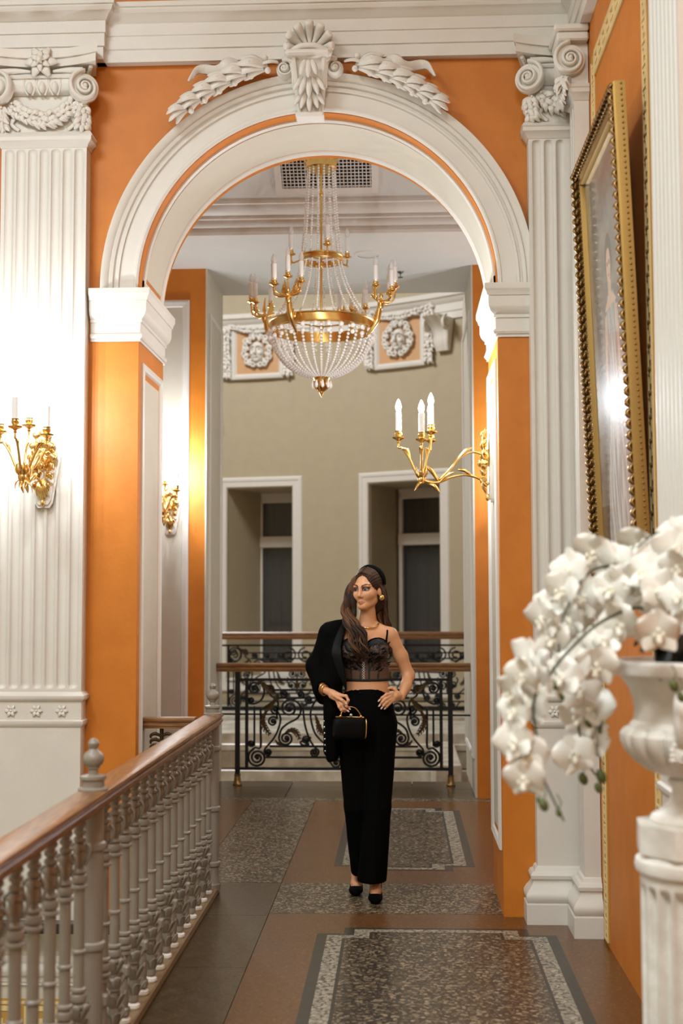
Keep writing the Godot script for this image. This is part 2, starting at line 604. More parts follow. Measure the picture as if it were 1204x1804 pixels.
func _setting():
	# ---- the arch wall
	var p := PackedVector2Array([Vector2(-5.0, -3.0), Vector2(AX - AR, -3.0)])
	for i in 97:
		var a := PI - PI * i / 96.0
		p.append(Vector2(AX + cos(a) * AR, SY + sin(a) * AR))
	p.append_array(pv2([AX + AR, -0.3, 2.4, -0.3, 2.4, CEIL, -5.0, CEIL]))
	var g := Geo.new()
	g.prism(p, BZ, WZ)
	var wf := struct("wall_front", g, M.orange, "orange plaster wall pierced by the round arch")
	# ---- right wall with thickness, left and back walls, ceiling
	g = Geo.new(); bx(g, RX, RX + 0.3, -0.3, CEIL, WZ, 2.6)
	var wr := struct("wall_right", g, M.orange, "orange plaster wall where the portrait hangs")
	g = Geo.new(); bx(g, -5.3, -5.0, -3.3, CEIL, WZ - 0.7, 2.6)
	struct("wall_left", g, M.beige, "cream plaster wall across the stairwell")
	g = Geo.new(); bx(g, -5.3, RX + 0.3, -3.3, CEIL, 2.6, 2.9)
	struct("wall_back", g, M.beige, "cream plaster wall at the head of the landing")
	g = Geo.new(); bx(g, -5.3, 2.7, CEIL, CEIL + 0.25, BZ, 2.9)
	struct("ceiling", g, M.ceiling, "white plaster ceiling of the stair hall")
	# lower level of the stairwell
	g = Geo.new(); bx(g, -5.3, 2.4, -3.3, -3.0, -12.0, 2.9)
	struct("floor_lower", g, M.marble, "pale stone floor at the foot of the stairwell")
	g = Geo.new(); bx(g, -1.25, -1.11, -3.0, -0.28, -6.9, 2.6)
	struct("wall_lower", g, M.beige, "cream wall below the landing edge")
	g = Geo.new(); bx(g, -5.0, -1.40, -3.0, -0.06, WZ, WZ + 0.02)
	struct("wall_stair", g, M.beige, "cream wall of the stairwell below the granite course")
	g = Geo.new(); bx(g, -5.0, -1.39, -0.065, -0.012, WZ, WZ + 0.17, 0.004)
	struct("trim_1", g, M.granite_dark, "dark granite course along the stairwell wall")
	g = Geo.new()
	run_mould(g, pv2([0.0, -0.36, 0.012, -0.36, 0.012, -0.345, 0.018, -0.34, 0.018, -0.315, 0.036, -0.305, 0.046, -0.285, 0.046, -0.265, 0.036, -0.245, 0.018, -0.238, 0.012, -0.225, 0.012, -0.21, 0.0, -0.21]), [[-5.0, WZ + 0.02], [-1.40, WZ + 0.02]], [[0, 1], [0, 1]])
	bx(g, -5.0, -1.40, -0.10, -0.065, WZ + 0.02, WZ + 0.05, 0.004)
	struct("trim_18", g, M.white, "white rounded moulding below the granite course on the stairwell wall")
	# gold key band low on the stairwell wall
	var kb := struct_root("trim_2", "gold key band painted low on the stairwell wall")
	g = Geo.new(); bx(g, -5.0, -1.40, -0.66, -0.43, WZ + 0.02, WZ + 0.024)
	put("band_ground", g, M.gold_paint, kb)
	g = Geo.new(); _key_band(g, Vector3(-3.4, -0.64, WZ + 0.024), Vector3.RIGHT, Vector3.UP, Vector3.BACK, 1.95, 0.18)
	put("key_pattern", g, M.cream_paint, kb)
	# ---- entablature along the front and right walls
	var ent := pv2([-0.02, 4.51, 0.05, 4.51, 0.05, 4.575, 0.058, 4.58, 0.058, 4.648, 0.064, 4.652, 0.064, 4.715, 0.072, 4.722, 0.084, 4.745, 0.104, 4.757, 0.112, 4.775, 0.112, 4.782, 0.122, 4.786, 0.122, 4.812, -0.02, 4.812])
	g = Geo.new()
	run_mould(g, ent, [[-5.0, WZ], [RX, WZ], [RX, 2.6]], [[0, 1], [-1, 1], [-1, 0]])
	struct("trim_3", g, M.white, "white stepped entablature running above the arch and along the right wall")
	# it breaks forward over the left pilaster
	g = Geo.new()
	run_mould(g, ent, [[-2.15, WZ], [-2.15, WZ + 0.05], [-1.62, WZ + 0.05], [-1.62, WZ]], [[-1, 0], [-1, 1], [1, 1], [1, 0]])
	bx(g, -2.15, -1.62, 4.51, 4.812, WZ - 0.01, WZ + 0.05)
	struct("trim_4", g, M.white, "white entablature block projecting over the wide pilaster")
	# ---- archivolt
	var av := pv2([0.004, -0.02, 0.004, 0.020, 0.012, 0.028, 0.022, 0.028, 0.026, 0.020, 0.100, 0.024, 0.104, 0.036, 0.116, 0.038, 0.122, 0.030, 0.128, 0.030, 0.134, 0.046, 0.150, 0.052, 0.156, 0.044, 0.162, 0.056, 0.182, 0.068, 0.195, 0.070, 0.195, -0.02])
	g = Geo.new()
	var fr := []
	for i in 97:
		var a := PI * i / 96.0
		fr.append([Vector3(AX + cos(a) * AR, SY + sin(a) * AR, WZ), Vector3(cos(a), sin(a), 0), Vector3.BACK])
	g.sweep(av, fr)
	struct("trim_5", g, M.white, "white moulded archivolt round the arch")
	# ---- imposts
	var ip := pv2([-0.02, 3.0, 0.010, 3.0, 0.010, 3.012, 0.018, 3.016, 0.024, 3.028, 0.018, 3.040, 0.010, 3.044, 0.012, 3.100, 0.020, 3.102, 0.020, 3.118, 0.028, 3.124, 0.040, 3.138, 0.045, 3.152, 0.048, 3.158, 0.050, 3.212, 0.056, 3.214, 0.060, 3.230, 0.068, 3.244, 0.070, 3.248, 0.070, 3.276, -0.02, 3.276])
	g = Geo.new()
	run_mould(g, ip, [[-1.645, WZ], [AX - AR, WZ], [AX - AR, BZ]], [[0, 1], [1, 1], [1, 0]])
	struct("trim_6", g, M.white, "white stepped impost on the pier beside the stair railing")
	g = Geo.new()
	run_mould(g, ip, [[0.692, WZ], [AX + AR, WZ], [AX + AR, BZ]], [[0, 1], [-1, 1], [-1, 0]])
	struct("trim_7", g, M.white, "white stepped impost on the pier beside the portrait wall")
	# ---- panel mouldings of the intrados
	var fp := pv2(FRAME_P)
	var so := struct_root("trim_8", "cream soffit panel with a white moulding under the arch")
	g = Geo.new()
	var za := WZ - 0.08
	var zb := BZ + 0.08
	var a0 := 0.035
	var nn := 80
	var arcf := func(zz: float, inward: float) -> Array:
		var r := []
		for i in nn + 1:
			var a: float = lerpf(a0, PI - a0, float(i) / nn)
			r.append([Vector3(AX + cos(a) * AR, SY + sin(a) * AR, zz), Vector3(0, 0, inward), Vector3(-cos(a), -sin(a), 0)])
		return r
	g.sweep(fp, arcf.call(za, -1.0))
	g.sweep(fp, arcf.call(zb, 1.0))
	for e in [a0, PI - a0]:
		var d := Vector3(cos(e), sin(e), 0)
		var t := Vector3(-sin(e), cos(e), 0) * (1.0 if e < 1.0 else -1.0)
		g.sweep(fp, [[Vector3(AX, SY, za) + d * AR, t, -d], [Vector3(AX, SY, zb) + d * AR, t, -d]])
	put("moulding", g, M.white, so)
	g = Geo.new()
	var inner := PackedVector2Array([Vector2(0, 0), Vector2(0, 0.006), Vector2(absf(zb - za) - 0.13, 0.006), Vector2(absf(zb - za) - 0.13, 0)])
	var fr2 := []
	for i in nn + 1:
		var a: float = lerpf(a0 + 0.07, PI - a0 - 0.07, float(i) / nn)
		fr2.append([Vector3(AX + cos(a) * AR, SY + sin(a) * AR, za - 0.065), Vector3(0, 0, -1), Vector3(-cos(a), -sin(a), 0)])
	g.sweep(inner, fr2)
	put("panel", g, M.beige, so)
	# ---- panels on the inner faces of the piers
	for sd in [[AX - AR, 1.0, "trim_9", "beside the stair railing"], [AX + AR, -1.0, "trim_10", "that carries the branching sconce"]]:
		var root := struct_root(sd[2], "cream wall panel in a white frame on the arch pier " + sd[3])
		var x: float = sd[0]
		var nx := Vector3(sd[1], 0, 0)
		g = Geo.new()
		frame_mould(g, Vector3(x, 0.32, zb), Vector3.BACK, Vector3.UP, nx, za - zb, 2.58, fp)
		put("moulding", g, M.white, root)
		g = Geo.new()
		bx(g, x, x + sd[1] * 0.004, 0.40, 2.82, zb + 0.075, za - 0.075)
		put("panel", g, M.beige, root)
	# ---- right wall key border round the portrait panel
	var kr := struct_root("trim_11", "gold and cream key border framing the portrait wall panel")
	g = Geo.new()
	bx(g, RX - 0.006, RX, 0.02, 4.30, -6.235, -6.125)
	bx(g, RX - 0.006, RX, 0.02, 4.30, -4.945, -4.835)
	bx(g, RX - 0.006, RX, 4.17, 4.30, -6.125, -4.945)
	put("band_ground", g, M.gold_paint, kr)
	g = Geo.new()
	_key_band(g, Vector3(RX - 0.006, 0.02, -6.22), Vector3.UP, Vector3.BACK, Vector3.LEFT, 4.25, 0.08)
	_key_band(g, Vector3(RX - 0.006, 0.02, -4.85), Vector3.UP, Vector3.FORWARD, Vector3.LEFT, 4.25, 0.08)
	_key_band(g, Vector3(RX - 0.006, 4.185, -6.125), Vector3.BACK, Vector3.UP, Vector3.LEFT, 1.18, 0.10)
	put("key_pattern", g, M.cream_paint, kr)

# greek key relief: along u, across w, proud along n
func _key_band(g: Geo, o: Vector3, u: Vector3, w: Vector3, n: Vector3, length: float, h: float):
	var th := h * 0.13
	var pr := 0.004
	var unit := h * 1.15
	var b := func(u0: float, u1: float, w0: float, w1: float):
		var c := o + u * (u0 + u1) * 0.5 + w * (w0 + w1) * 0.5 + n * pr * 0.5
		g.box(c, Vector3(u1 - u0, w1 - w0, pr), 0.0, Basis(u, w, n))
	b.call(0, length, -0.10 * h, -0.02 * h)
	b.call(0, length, 1.02 * h, 1.10 * h)
	var k := int(length / unit)
	for i in k:
		var s := i * unit
		b.call(s, s + unit * 0.86, h - th - 0.04 * h, h - 0.04 * h)
		b.call(s, s + th, 0.04 * h, h - th - 0.04 * h)
		b.call(s + unit * 0.86 - th, s + unit * 0.86, h * 0.34, h - th - 0.04 * h)
		b.call(s + unit * 0.36, s + unit * 0.86 - th, h * 0.34, h * 0.34 + th)
		b.call(s + unit * 0.36, s + unit * 0.36 + th, h * 0.34 + th, h * 0.62)
		b.call(s + th, s + unit, 0.04 * h, 0.04 * h + th)

func _vestibule():
	# bay behind the arch
	var g := Geo.new()
	# front-facing walls with the passage between x -1.62 and 0.62
	bx(g, -4.2, -1.62, -0.3, 4.42, -11.5, -10.55)
	var wl := struct("wall_bay_left", g, M.orange, "orange wall beyond the arch on the stair side")
	g = Geo.new(); bx(g, 0.62, 2.4, -0.3, 4.42, -12.0, -10.55)
	var wr := struct("wall_bay_right", g, M.orange, "orange wall beyond the arch on the portrait side")
	# pale side faces with panel mouldings
	for s in [[-1.62, 1.0, -11.5, "trim_12", "left"], [0.62, -1.0, -12.0, "trim_13", "right"]]:
		var r := struct_root(s[3], "grey-beige passage side with a white panel moulding beside the " + ("stairwell" if s[1] > 0 else "portrait side") + " landing")
		var x: float = s[0]
		g = Geo.new(); bx(g, x, x + s[1] * 0.012, 0.0, 4.40, s[2], -10.55)
		put("facing", g, M.beige, r)
		g = Geo.new(); frame_mould(g, Vector3(x + s[1] * 0.012, 0.3, s[2] + 0.08), Vector3.BACK, Vector3.UP, Vector3(s[1], 0, 0), -10.68 - s[2] - 0.08, 3.75, pv2(FRAME_P))
		put("moulding", g, M.white, r)
	# cream panel with white frame where the far sconce hangs
	var pl := struct_root("trim_14", "cream wall panel in a white frame behind the distant sconce")
	g = Geo.new(); bx(g, -2.78, -1.80, 0.3, 4.08, -10.55, -10.544)
	put("panel", g, M.beige, pl)
	g = Geo.new(); frame_mould(g, Vector3(-2.83, 0.25, -10.55), Vector3.RIGHT, Vector3.UP, Vector3.BACK, 1.075, 3.88, pv2([0.0, 0.0, 0.0, 0.014, 0.012, 0.022, 0.024, 0.024, 0.042, 0.016, 0.052, 0.016, 0.06, 0.008, 0.065, 0.0]))
	put("moulding", g, M.white, pl)
	# bay side walls
	g = Geo.new(); bx(g, -4.4, -4.2, -3.0, 5.4, -11.5, BZ)
	struct("wall_bay_end_left", g, M.beige, "cream end wall of the bay beyond the arch, stair side")
	g = Geo.new(); bx(g, 2.4, 2.6, -0.3, 5.4, -12.0, BZ)
	struct("wall_bay_end_right", g, M.beige, "cream end wall of the bay beyond the arch, portrait side")
	# flat ceiling over the passage
	g = Geo.new(); bx(g, -4.4, 2.6, 4.40, 4.6, -11.5, -9.5)
	bx(g, -4.4, -2.35, 4.40, 4.6, -9.5, BZ); bx(g, 1.5, 2.6, 4.40, 4.6, -9.5, BZ)
	struct("ceiling_bay", g, M.ceiling, "flat white ceiling over the passage beyond the arch")
	# cornice round the coffer, then a hipped vault
	var cp := pv2([-0.02, 4.38, 0.0, 4.38, 0.015, 4.40, 0.015, 4.425, 0.04, 4.435, 0.06, 4.455, 0.065, 4.475, 0.085, 4.48, 0.085, 4.50, 0.12, 4.51, 0.16, 4.535, 0.175, 4.56, 0.19, 4.565, 0.19, 4.59, -0.02, 4.59])
	g = Geo.new()
	run_mould(g, cp, [[-2.35, BZ], [-2.35, -9.5], [1.5, -9.5], [1.5, BZ]], [[1, 0], [1, 1], [-1, 1], [-1, 0]])
	struct("trim_15", g, M.white, "white stepped cornice round the coffer over the chandelier")
	g = Geo.new()
	var a := [Vector3(-1.35, 4.58, -9.32), Vector3(0.45, 4.58, -9.32), Vector3(0.45, 4.58, -7.55), Vector3(-1.35, 4.58, -7.55)]
	var b := [Vector3(-0.95, 4.95, -8.85), Vector3(0.05, 4.95, -8.85), Vector3(0.05, 4.95, -8.0), Vector3(-0.95, 4.95, -8.0)]
	for i in range(1, 4):
		var j := (i + 1) % 4
		g.quad(a[i], a[j], b[j], b[i])
	# far slope, pierced for the vent
	var sl := func(x: float, t: float) -> Vector3: return Vector3(x, lerpf(4.58, 4.95, t), lerpf(-9.32, -8.85, t))
	var lx := func(t: float) -> float: return lerpf(-1.35, -0.95, t)
	var rx := func(t: float) -> float: return lerpf(0.45, 0.05, t)
	var t0 := 0.194
	var t1 := 0.662
	var hx0 := -0.86
	var hx1 := -0.18
	g.quad(sl.call(lx.call(0.0), 0.0), sl.call(rx.call(0.0), 0.0), sl.call(rx.call(t0), t0), sl.call(lx.call(t0), t0))
	g.quad(sl.call(lx.call(t1), t1), sl.call(rx.call(t1), t1), sl.call(rx.call(1.0), 1.0), sl.call(lx.call(1.0), 1.0))
	g.quad(sl.call(lx.call(t0), t0), sl.call(hx0, t0), sl.call(hx0, t1), sl.call(lx.call(t1), t1))
	g.quad(sl.call(hx1, t0), sl.call(rx.call(t0), t0), sl.call(rx.call(t1), t1), sl.call(hx1, t1))
	g.quad(b[0], b[1], b[2], b[3])
	# flat margin round the vault
	var o := [Vector3(-2.4, 4.58, -9.55), Vector3(1.55, 4.58, -9.55), Vector3(1.55, 4.58, -7.35), Vector3(-2.4, 4.58, -7.35)]
	for i in 4:
		var j := (i + 1) % 4
		g.quad(o[i], o[j], a[j], a[i])
	# its upper side
	for i in 4:
		var j := (i + 1) % 4
		g.quad(o[i] + Vector3(0, 0.5, 0), o[j] + Vector3(0, 0.5, 0), o[j], o[i])
	g.quad(o[3] + Vector3(0, 0.5, 0), o[2] + Vector3(0, 0.5, 0), o[1] + Vector3(0, 0.5, 0), o[0] + Vector3(0, 0.5, 0))
	g.orient(0)
	struct("ceiling_coffer", g, M.ceiling, "hipped white vault over the chandelier")
	# air vent on the far slope of the vault
	var up := Vector3(0, 0.37, 0.47).normalized()
	var out := Vector3.RIGHT.cross(up).normalized()
	if out.y > 0: out = -out
	var v := thing("air_vent", "white grid air vent in the vault behind the chandelier", "vent", Vector3(-0.52, 4.74, -9.117) + out * 0.004)
	v.basis = Basis(Vector3.RIGHT, up, Vector3.RIGHT.cross(up)) if Vector3.RIGHT.cross(up).y < 0 else Basis(Vector3.RIGHT, up, out)
	g = Geo.new(); 
	# sheet metal duct: four sides and a back, open behind the grid
	for q in [[Vector3(-0.345, 0, -0.26), Vector3(0.012, 0.30, 0.5)], [Vector3(0.345, 0, -0.26), Vector3(0.012, 0.30, 0.5)], [Vector3(0, 0.146, -0.26), Vector3(0.70, 0.012, 0.5)], [Vector3(0, -0.146, -0.26), Vector3(0.70, 0.012, 0.5)], [Vector3(0, 0, -0.51), Vector3(0.70, 0.30, 0.012)]]: g.box(q[0], q[1])
	put("duct", g, M.sheet_metal, v)
	g = Geo.new(); frame_mould(g, Vector3(-0.38, -0.19, 0), Vector3.RIGHT, Vector3.UP, Vector3(0, 0, 1), 0.76, 0.38, pv2([0, -0.01, 0, 0.014, 0.05, 0.014, 0.05, -0.01]))
	put("frame", g, M.plaster, v)
	g = Geo.new()
	for i in 24: g.box(Vector3(-0.335 + 0.67 * (i + 0.5) / 24.0, 0, 0.008), Vector3(0.0065, 0.29, 0.006))
	for i in 10: g.box(Vector3(0, -0.14 + 0.28 * (i + 0.5) / 10.0, 0.008), Vector3(0.67, 0.0065, 0.006))
	put("grid", g, M.plaster, v)
	# loudspeaker disc and sprinkler in the flat ceiling
	var d := thing("ceiling_speaker", "flat round white speaker set in the passage ceiling", "speaker", Vector3(-0.24, 4.40, -10.15))
	g = Geo.new(); g.lathe(pv2([0.0, -0.012, 0.085, -0.012, 0.095, -0.008, 0.10, 0.0]), 32)
	put("grille", g, M.ceiling, d)
	g = Geo.new(); g.lathe(pv2([0.09, -0.014, 0.105, -0.014, 0.112, 0.0]), 32)
	put("rim", g, M.plaster, d)
	var sp := thing("fire_sprinkler", "small chrome fire sprinkler head on the passage ceiling", "sprinkler", Vector3(0.02, 4.40, -10.75))
	g = Geo.new(); g.lathe(pv2([0.0, -0.05, 0.022, -0.05, 0.022, -0.047, 0.004, -0.046, 0.004, -0.02, 0.02, -0.012, 0.03, 0.0]), 14)
	put("head", g, mat(Color(0.5, 0.5, 0.5), 0.3, 0.9), sp)

func rot_p(al: float, r: float = 8.3, y: float = 0.0) -> Vector3:
	return Vector3(-3.97 + sin(al) * r, y, -11.4 - cos(al) * r)

func _arc_wall(g: Geo, a0: float, a1: float, y0: float, y1: float, r: float = 8.3, th: float = 1.15):
	var n := maxi(1, int(ceil(absf(a1 - a0) / 0.05)))
	var fr := []
	for i in n + 1:
		var a := lerpf(a0, a1, float(i) / n)
		fr.append([Vector3(-3.97, 0, -11.4), Vector3(sin(a), 0, -cos(a)), Vector3.UP])
	g.sweep(pv2([r, y0, r + th, y0, r + th, y1, r, y1]), fr)

var WIN := [[0.1589, 0.2853], [0.4372, 0.5798]]

func _far_hall():
	var g := Geo.new()
	var top := 8.6
	# window openings as angular spans [a0, a1]
	var w := WIN
	_arc_wall(g, -1.57, w[0][0], -3.0, top)
	_arc_wall(g, w[0][1], w[1][0], -3.0, top)
	_arc_wall(g, w[1][1], 1.57, -3.0, top)
	for k in 2:
		_arc_wall(g, w[k][0], w[k][1], -3.0, 0.35)
		_arc_wall(g, w[k][0], w[k][1], 3.30, top)
	struct("wall_far", g, M.taupe, "curved grey-beige wall with two deep windows")
	g = Geo.new(); bx(g, -13.4, -4.4, -3.0, top, -11.6, -11.4)
	bx(g, 2.6, 5.5, -3.0, top, -11.6, -11.4)
	bx(g, -4.4, 2.6, 4.42, top, -11.6, -11.4)
	bx(g, -4.4, 2.6, -3.0, -0.02, -11.6, -11.46)
	struct("wall_rotunda_near", g, M.taupe, "grey-beige wall of the rotunda above the passage")
	g = Geo.new(); bx(g, -13.4, 5.5, top, top + 0.2, -21.0, -11.4)
	struct("ceiling_rotunda", g, M.ceiling, "white ceiling of the rotunda")
	g = Geo.new(); bx(g, -13.4, 5.5, -3.3, -3.0, -21.0, -11.4)
	struct("floor_rotunda", g, M.marble, "pale stone floor at the foot of the rotunda stairs")
	# windows
	for k in 2:
		var a0: float = w[k][0]
		var a1: float = w[k][1]
		var am := (a0 + a1) / 2
		var root := struct_root("window_%d" % (k + 1), ["white casement window in a deep reveal beside the passage wall", "white casement window in a deep reveal behind the sconce"][k], rot_p(am, 8.3))
		root.rotation.y = -am
		var half := 8.3 * (a1 - a0) / 2
		# trim round the opening, on the wall face (local +z is into the room)
		var tp := pv2([0.0, -0.05, 0.0, 0.035, 0.02, 0.05, 0.06, 0.05, 0.066, 0.04, 0.145, 0.04, 0.155, 0.03, 0.165, -0.05])
		g = Geo.new()
		frame_mould(g, Vector3(-half - 0.165, 0.185, 0.0), Vector3.RIGHT, Vector3.UP, Vector3.BACK, half * 2 + 0.33, 3.285, tp)
		put("surround", g, M.white, root)
		var d := -1.0
		# casement frame
		g = Geo.new()
		var hw := half * 1.05
		for sx: float in [-1.0, 1.0]: bx(g, sx * hw, sx * (hw - (0.27 if k == 0 else 0.06)), 0.35, 3.25, d, d + 0.07, 0.008)
		bx(g, 0.265, 0.335, 0.35, 3.25, d, d + 0.07, 0.008)
		bx(g, -hw, hw, 3.14, 3.30, d, d + 0.07, 0.008)
		bx(g, -hw, hw, 2.42, 2.60, d - 0.01, d + 0.09, 0.01)
		bx(g, -hw, hw, 0.35, 0.47, d, d + 0.07, 0.008)
		put("casement", g, M.white, root)
		for q in [[-1, 0.47, 2.42], [1, 0.47, 2.42], [-1, 2.60, 3.14], [1, 2.60, 3.14]]:
			g = Geo.new()
			var x0 := 0.335 if q[0] > 0 else -hw + (0.27 if k == 0 else 0.06)
			var x1 := hw - 0.10 if q[0] > 0 else 0.265
			bx(g, x0, x1, q[1], q[2], d + 0.02, d + 0.026)
			put("pane", g, M.window_glass, root)
		if k == 0:   # splayed jamb
			g = Geo.new()
			plan(g, pv2([-half - 0.01, 0.0, -half + 0.22, d + 0.07, -half - 0.01, d + 0.07]), 0.38, 3.30)
			put("jamb", g, M.taupe, root)
		g = Geo.new(); bx(g, -half, half, 0.35, 0.39, d, 0.06, 0.01)
		put("window_sill", g, M.white, root)
		# curtain behind the glass
		var cpn := PackedVector3Array()
		g = Geo.new()
		var cols := 60
		var k0 := g.v.size()
		for i in cols + 1:
			var t := float(i) / cols
			for y in 2: g.v.append(Vector3(lerpf(-hw + 0.05, hw - 0.05, t), 0.36 if y == 0 else 3.25, d - 0.10 + 0.022 * sin(t * 70.0) + 0.012 * sin(t * 31.0)))
		for i in cols: g.ix.append_array(PackedInt32Array([k0 + i * 2, k0 + i * 2 + 1, k0 + i * 2 + 3, k0 + i * 2, k0 + i * 2 + 3, k0 + i * 2 + 2]))
		put("curtain", g, M.curtain, root)
	# base and entablature of the curved wall
	g = Geo.new()
	var fr := []
	for i in 49:
		var a := lerpf(-0.6, 1.5, i / 48.0)
		fr.append([rot_p(a, 8.3), Vector3(-sin(a), 0, cos(a)), Vector3.UP])
	g.sweep(pv2([-0.02, 5.62, 0.03, 5.62, 0.03, 5.72, 0.05, 5.73, 0.05, 5.84, 0.09, 5.87, 0.11, 5.92, 0.14, 5.93, 0.14, 6.0, -0.02, 6.0]), fr)
	struct("trim_16", g, M.white, "white entablature on the curved wall")
	g = Geo.new()
	var fr3 := []
	for i in 40:
		var a := lerpf(0.27, 0.437, i / 39.0)
		fr3.append([rot_p(a, 8.3), Vector3(-sin(a), 0, cos(a)), Vector3.UP])
	g.sweep(pv2([-0.02, 0.0, 0.04, 0.0, 0.04, 0.16, 0.02, 0.2, -0.02, 0.2]), fr3)
	struct("baseboard_far", g, M.white, "white baseboard between the two windows")
	# far landing: ring of floor along the curved wall with marble steps down from it
	g = Geo.new()
	plan(g, pv2([-9.0, -15.4, 3.9, -15.4, 3.4, -17.0, 1.8, -18.0, -0.5, -18.95, -3.97, -19.7, -7.0, -19.2, -9.0, -18.0]), -0.12, 0.0)
	struct("floor_far", g, M.marble, "pale marble landing before the two windows")
	var st := struct_root("floor_stairs", "white marble stair face below the far landing")
	for q in [[-0.12, -0.20, -15.36], [-0.205, -0.42, -15.42], [-0.425, -0.62, -15.34], [-0.625, -3.0, -15.44]]:
		g = Geo.new()
		bx(g, -9.0, 3.9, q[1], q[0], -16.4, q[2], 0.01)
		put("marble_course", g, M.marble, st)
	# sloping flight between the two landings
	var fl := struct_root("floor_flight", "white marble stair flight descending under the railing")
	for i in 12:
		g = Geo.new()
		bx(g, -0.6 - 0.30 * (i + 1), -0.6 - 0.30 * i, -3.0, -0.62 - 0.14 * i, -15.3, -12.4, 0.006)
		put("step", g, M.marble, fl)
	g = Geo.new(); bx(g, -0.6, 3.9, -3.0, -0.60, -15.3, -12.4, 0.006)
	put("half_landing", g, M.marble, fl)
	g = Geo.new(); bx(g, 0.35, 0.62, -3.0, -0.08, -15.3, -13.2, 0.01)
	put("pedestal_block", g, M.marble, fl)

func _floor():
	var f := struct_root("floor", "terrazzo floor of the landing with inlaid mosaic carpets")
	var g := Geo.new()
	plan(g, pv2([-1.11, 2.6, RX, 2.6, RX, -6.9, 2.4, -6.9, 2.4, -10.6, 0.62, -10.6, 0.62, -11.44, -1.62, -11.44, -1.62, -10.6, -4.2, -10.6, -4.2, BZ, -1.39, BZ, -1.39, -6.9, -1.11, -6.9]), -0.28, -0.03)
	put("slab", g, M.marble, f)
	var piece := func(called: String, p: PackedVector2Array, m: Material, top: float):
		var q := Geo.new()
		plan(q, p, -0.03, top)
		put(called, q, m, f)
	var j := 0.003
	# granite border slabs along the railing
	var zs := [2.6, 1.4, 0.1, -1.1, -2.3, -3.5, -4.7, -5.75, -6.68, -7.43]
	for i in zs.size() - 1:
		piece.call("granite_slab", rect(-1.11, -0.69, zs[i + 1] + j, zs[i]), M.granite, 0.0)
	piece.call("granite_slab", rect(-1.39, -1.11 - j, -7.43 + j, -6.9), M.granite, 0.0)
	# brown fields
	piece.call("terrazzo_field", rect(-0.69 + j, RX, -6.73, 2.6), M.brownfield, -0.0004)
	piece.call("terrazzo_field", rect(-0.69 + j, 1.4, -10.37, -7.43), M.brownfield, -0.0004)
	piece.call("terrazzo_field", rect(-4.2, -1.20, -10.37, -7.43), M.brownfield, -0.0004)
	piece.call("terrazzo_field", rect(1.4, 2.4, -10.37, -7.43), M.granite, -0.0004)
	# chip terrazzo
	piece.call("chip_terrazzo", rect(-0.69 + j, 0.53, -7.43, -6.73 - j), M.terrazzo, 0.0)
	piece.call("chip_terrazzo", rect(-1.20 + j, -0.69, -10.37, -7.43 - j), M.terrazzo, 0.0)
	piece.call("chip_terrazzo", rect(-4.2, 2.4, -10.52, -10.37 - j), M.terrazzo, 0.0)
	var xs := [-1.62, -0.95, -0.30, 0.10, 0.63]
	for i in xs.size() - 1:
		for r in [[-10.52 - j, -11.0], [-11.0 - j, -11.46]]:
			piece.call("granite_slab", rect(xs[i], xs[i + 1] - j * 2, r[1], r[0]), M.granite, 0.0)
	# mosaic carpets
	var step_rect := func(x0: float, x1: float, z0: float, z1: float, nx: float, nz: float) -> PackedVector2Array:
		# z0 = near, z1 = far; corners stepped by (nx, nz)
		return pv2([x0 + nx, z0 + nz, x1 - nx, z0 + nz, x1 - nx, z0, x1, z0, x1, z1, x1 - nx, z1, x1 - nx, z1 - nz, x0 + nx, z1 - nz, x0 + nx, z1, x0, z1, x0, z0, x0 + nx, z0])
	for c in [[-0.412, 0.746, -2.0, -6.335, 0.13, 0.115], [-0.412, 0.446, -7.895, -9.94, 0.135, 0.115]]:
		piece.call("mosaic_border_dark", step_rect.call(c[0], c[1], c[2], c[3], c[4], c[5]), M.mosaic_black, 0.0002)
		piece.call("mosaic_border_pale", step_rect.call(c[0] + 0.05, c[1] - 0.05, c[2] - 0.03, c[3] + 0.03, c[4], c[5]), M.mosaic_white, 0.0006)
		piece.call("mosaic_line_dark", step_rect.call(c[0] + 0.125, c[1] - 0.125, c[2] - 0.085, c[3] + 0.085, c[4], c[5]), M.mosaic_black, 0.0010)
		piece.call("mosaic_field", step_rect.call(c[0] + 0.14, c[1] - 0.14, c[2] - 0.10, c[3] + 0.10, c[4], c[5]), M.terrazzo_grey, 0.0014)


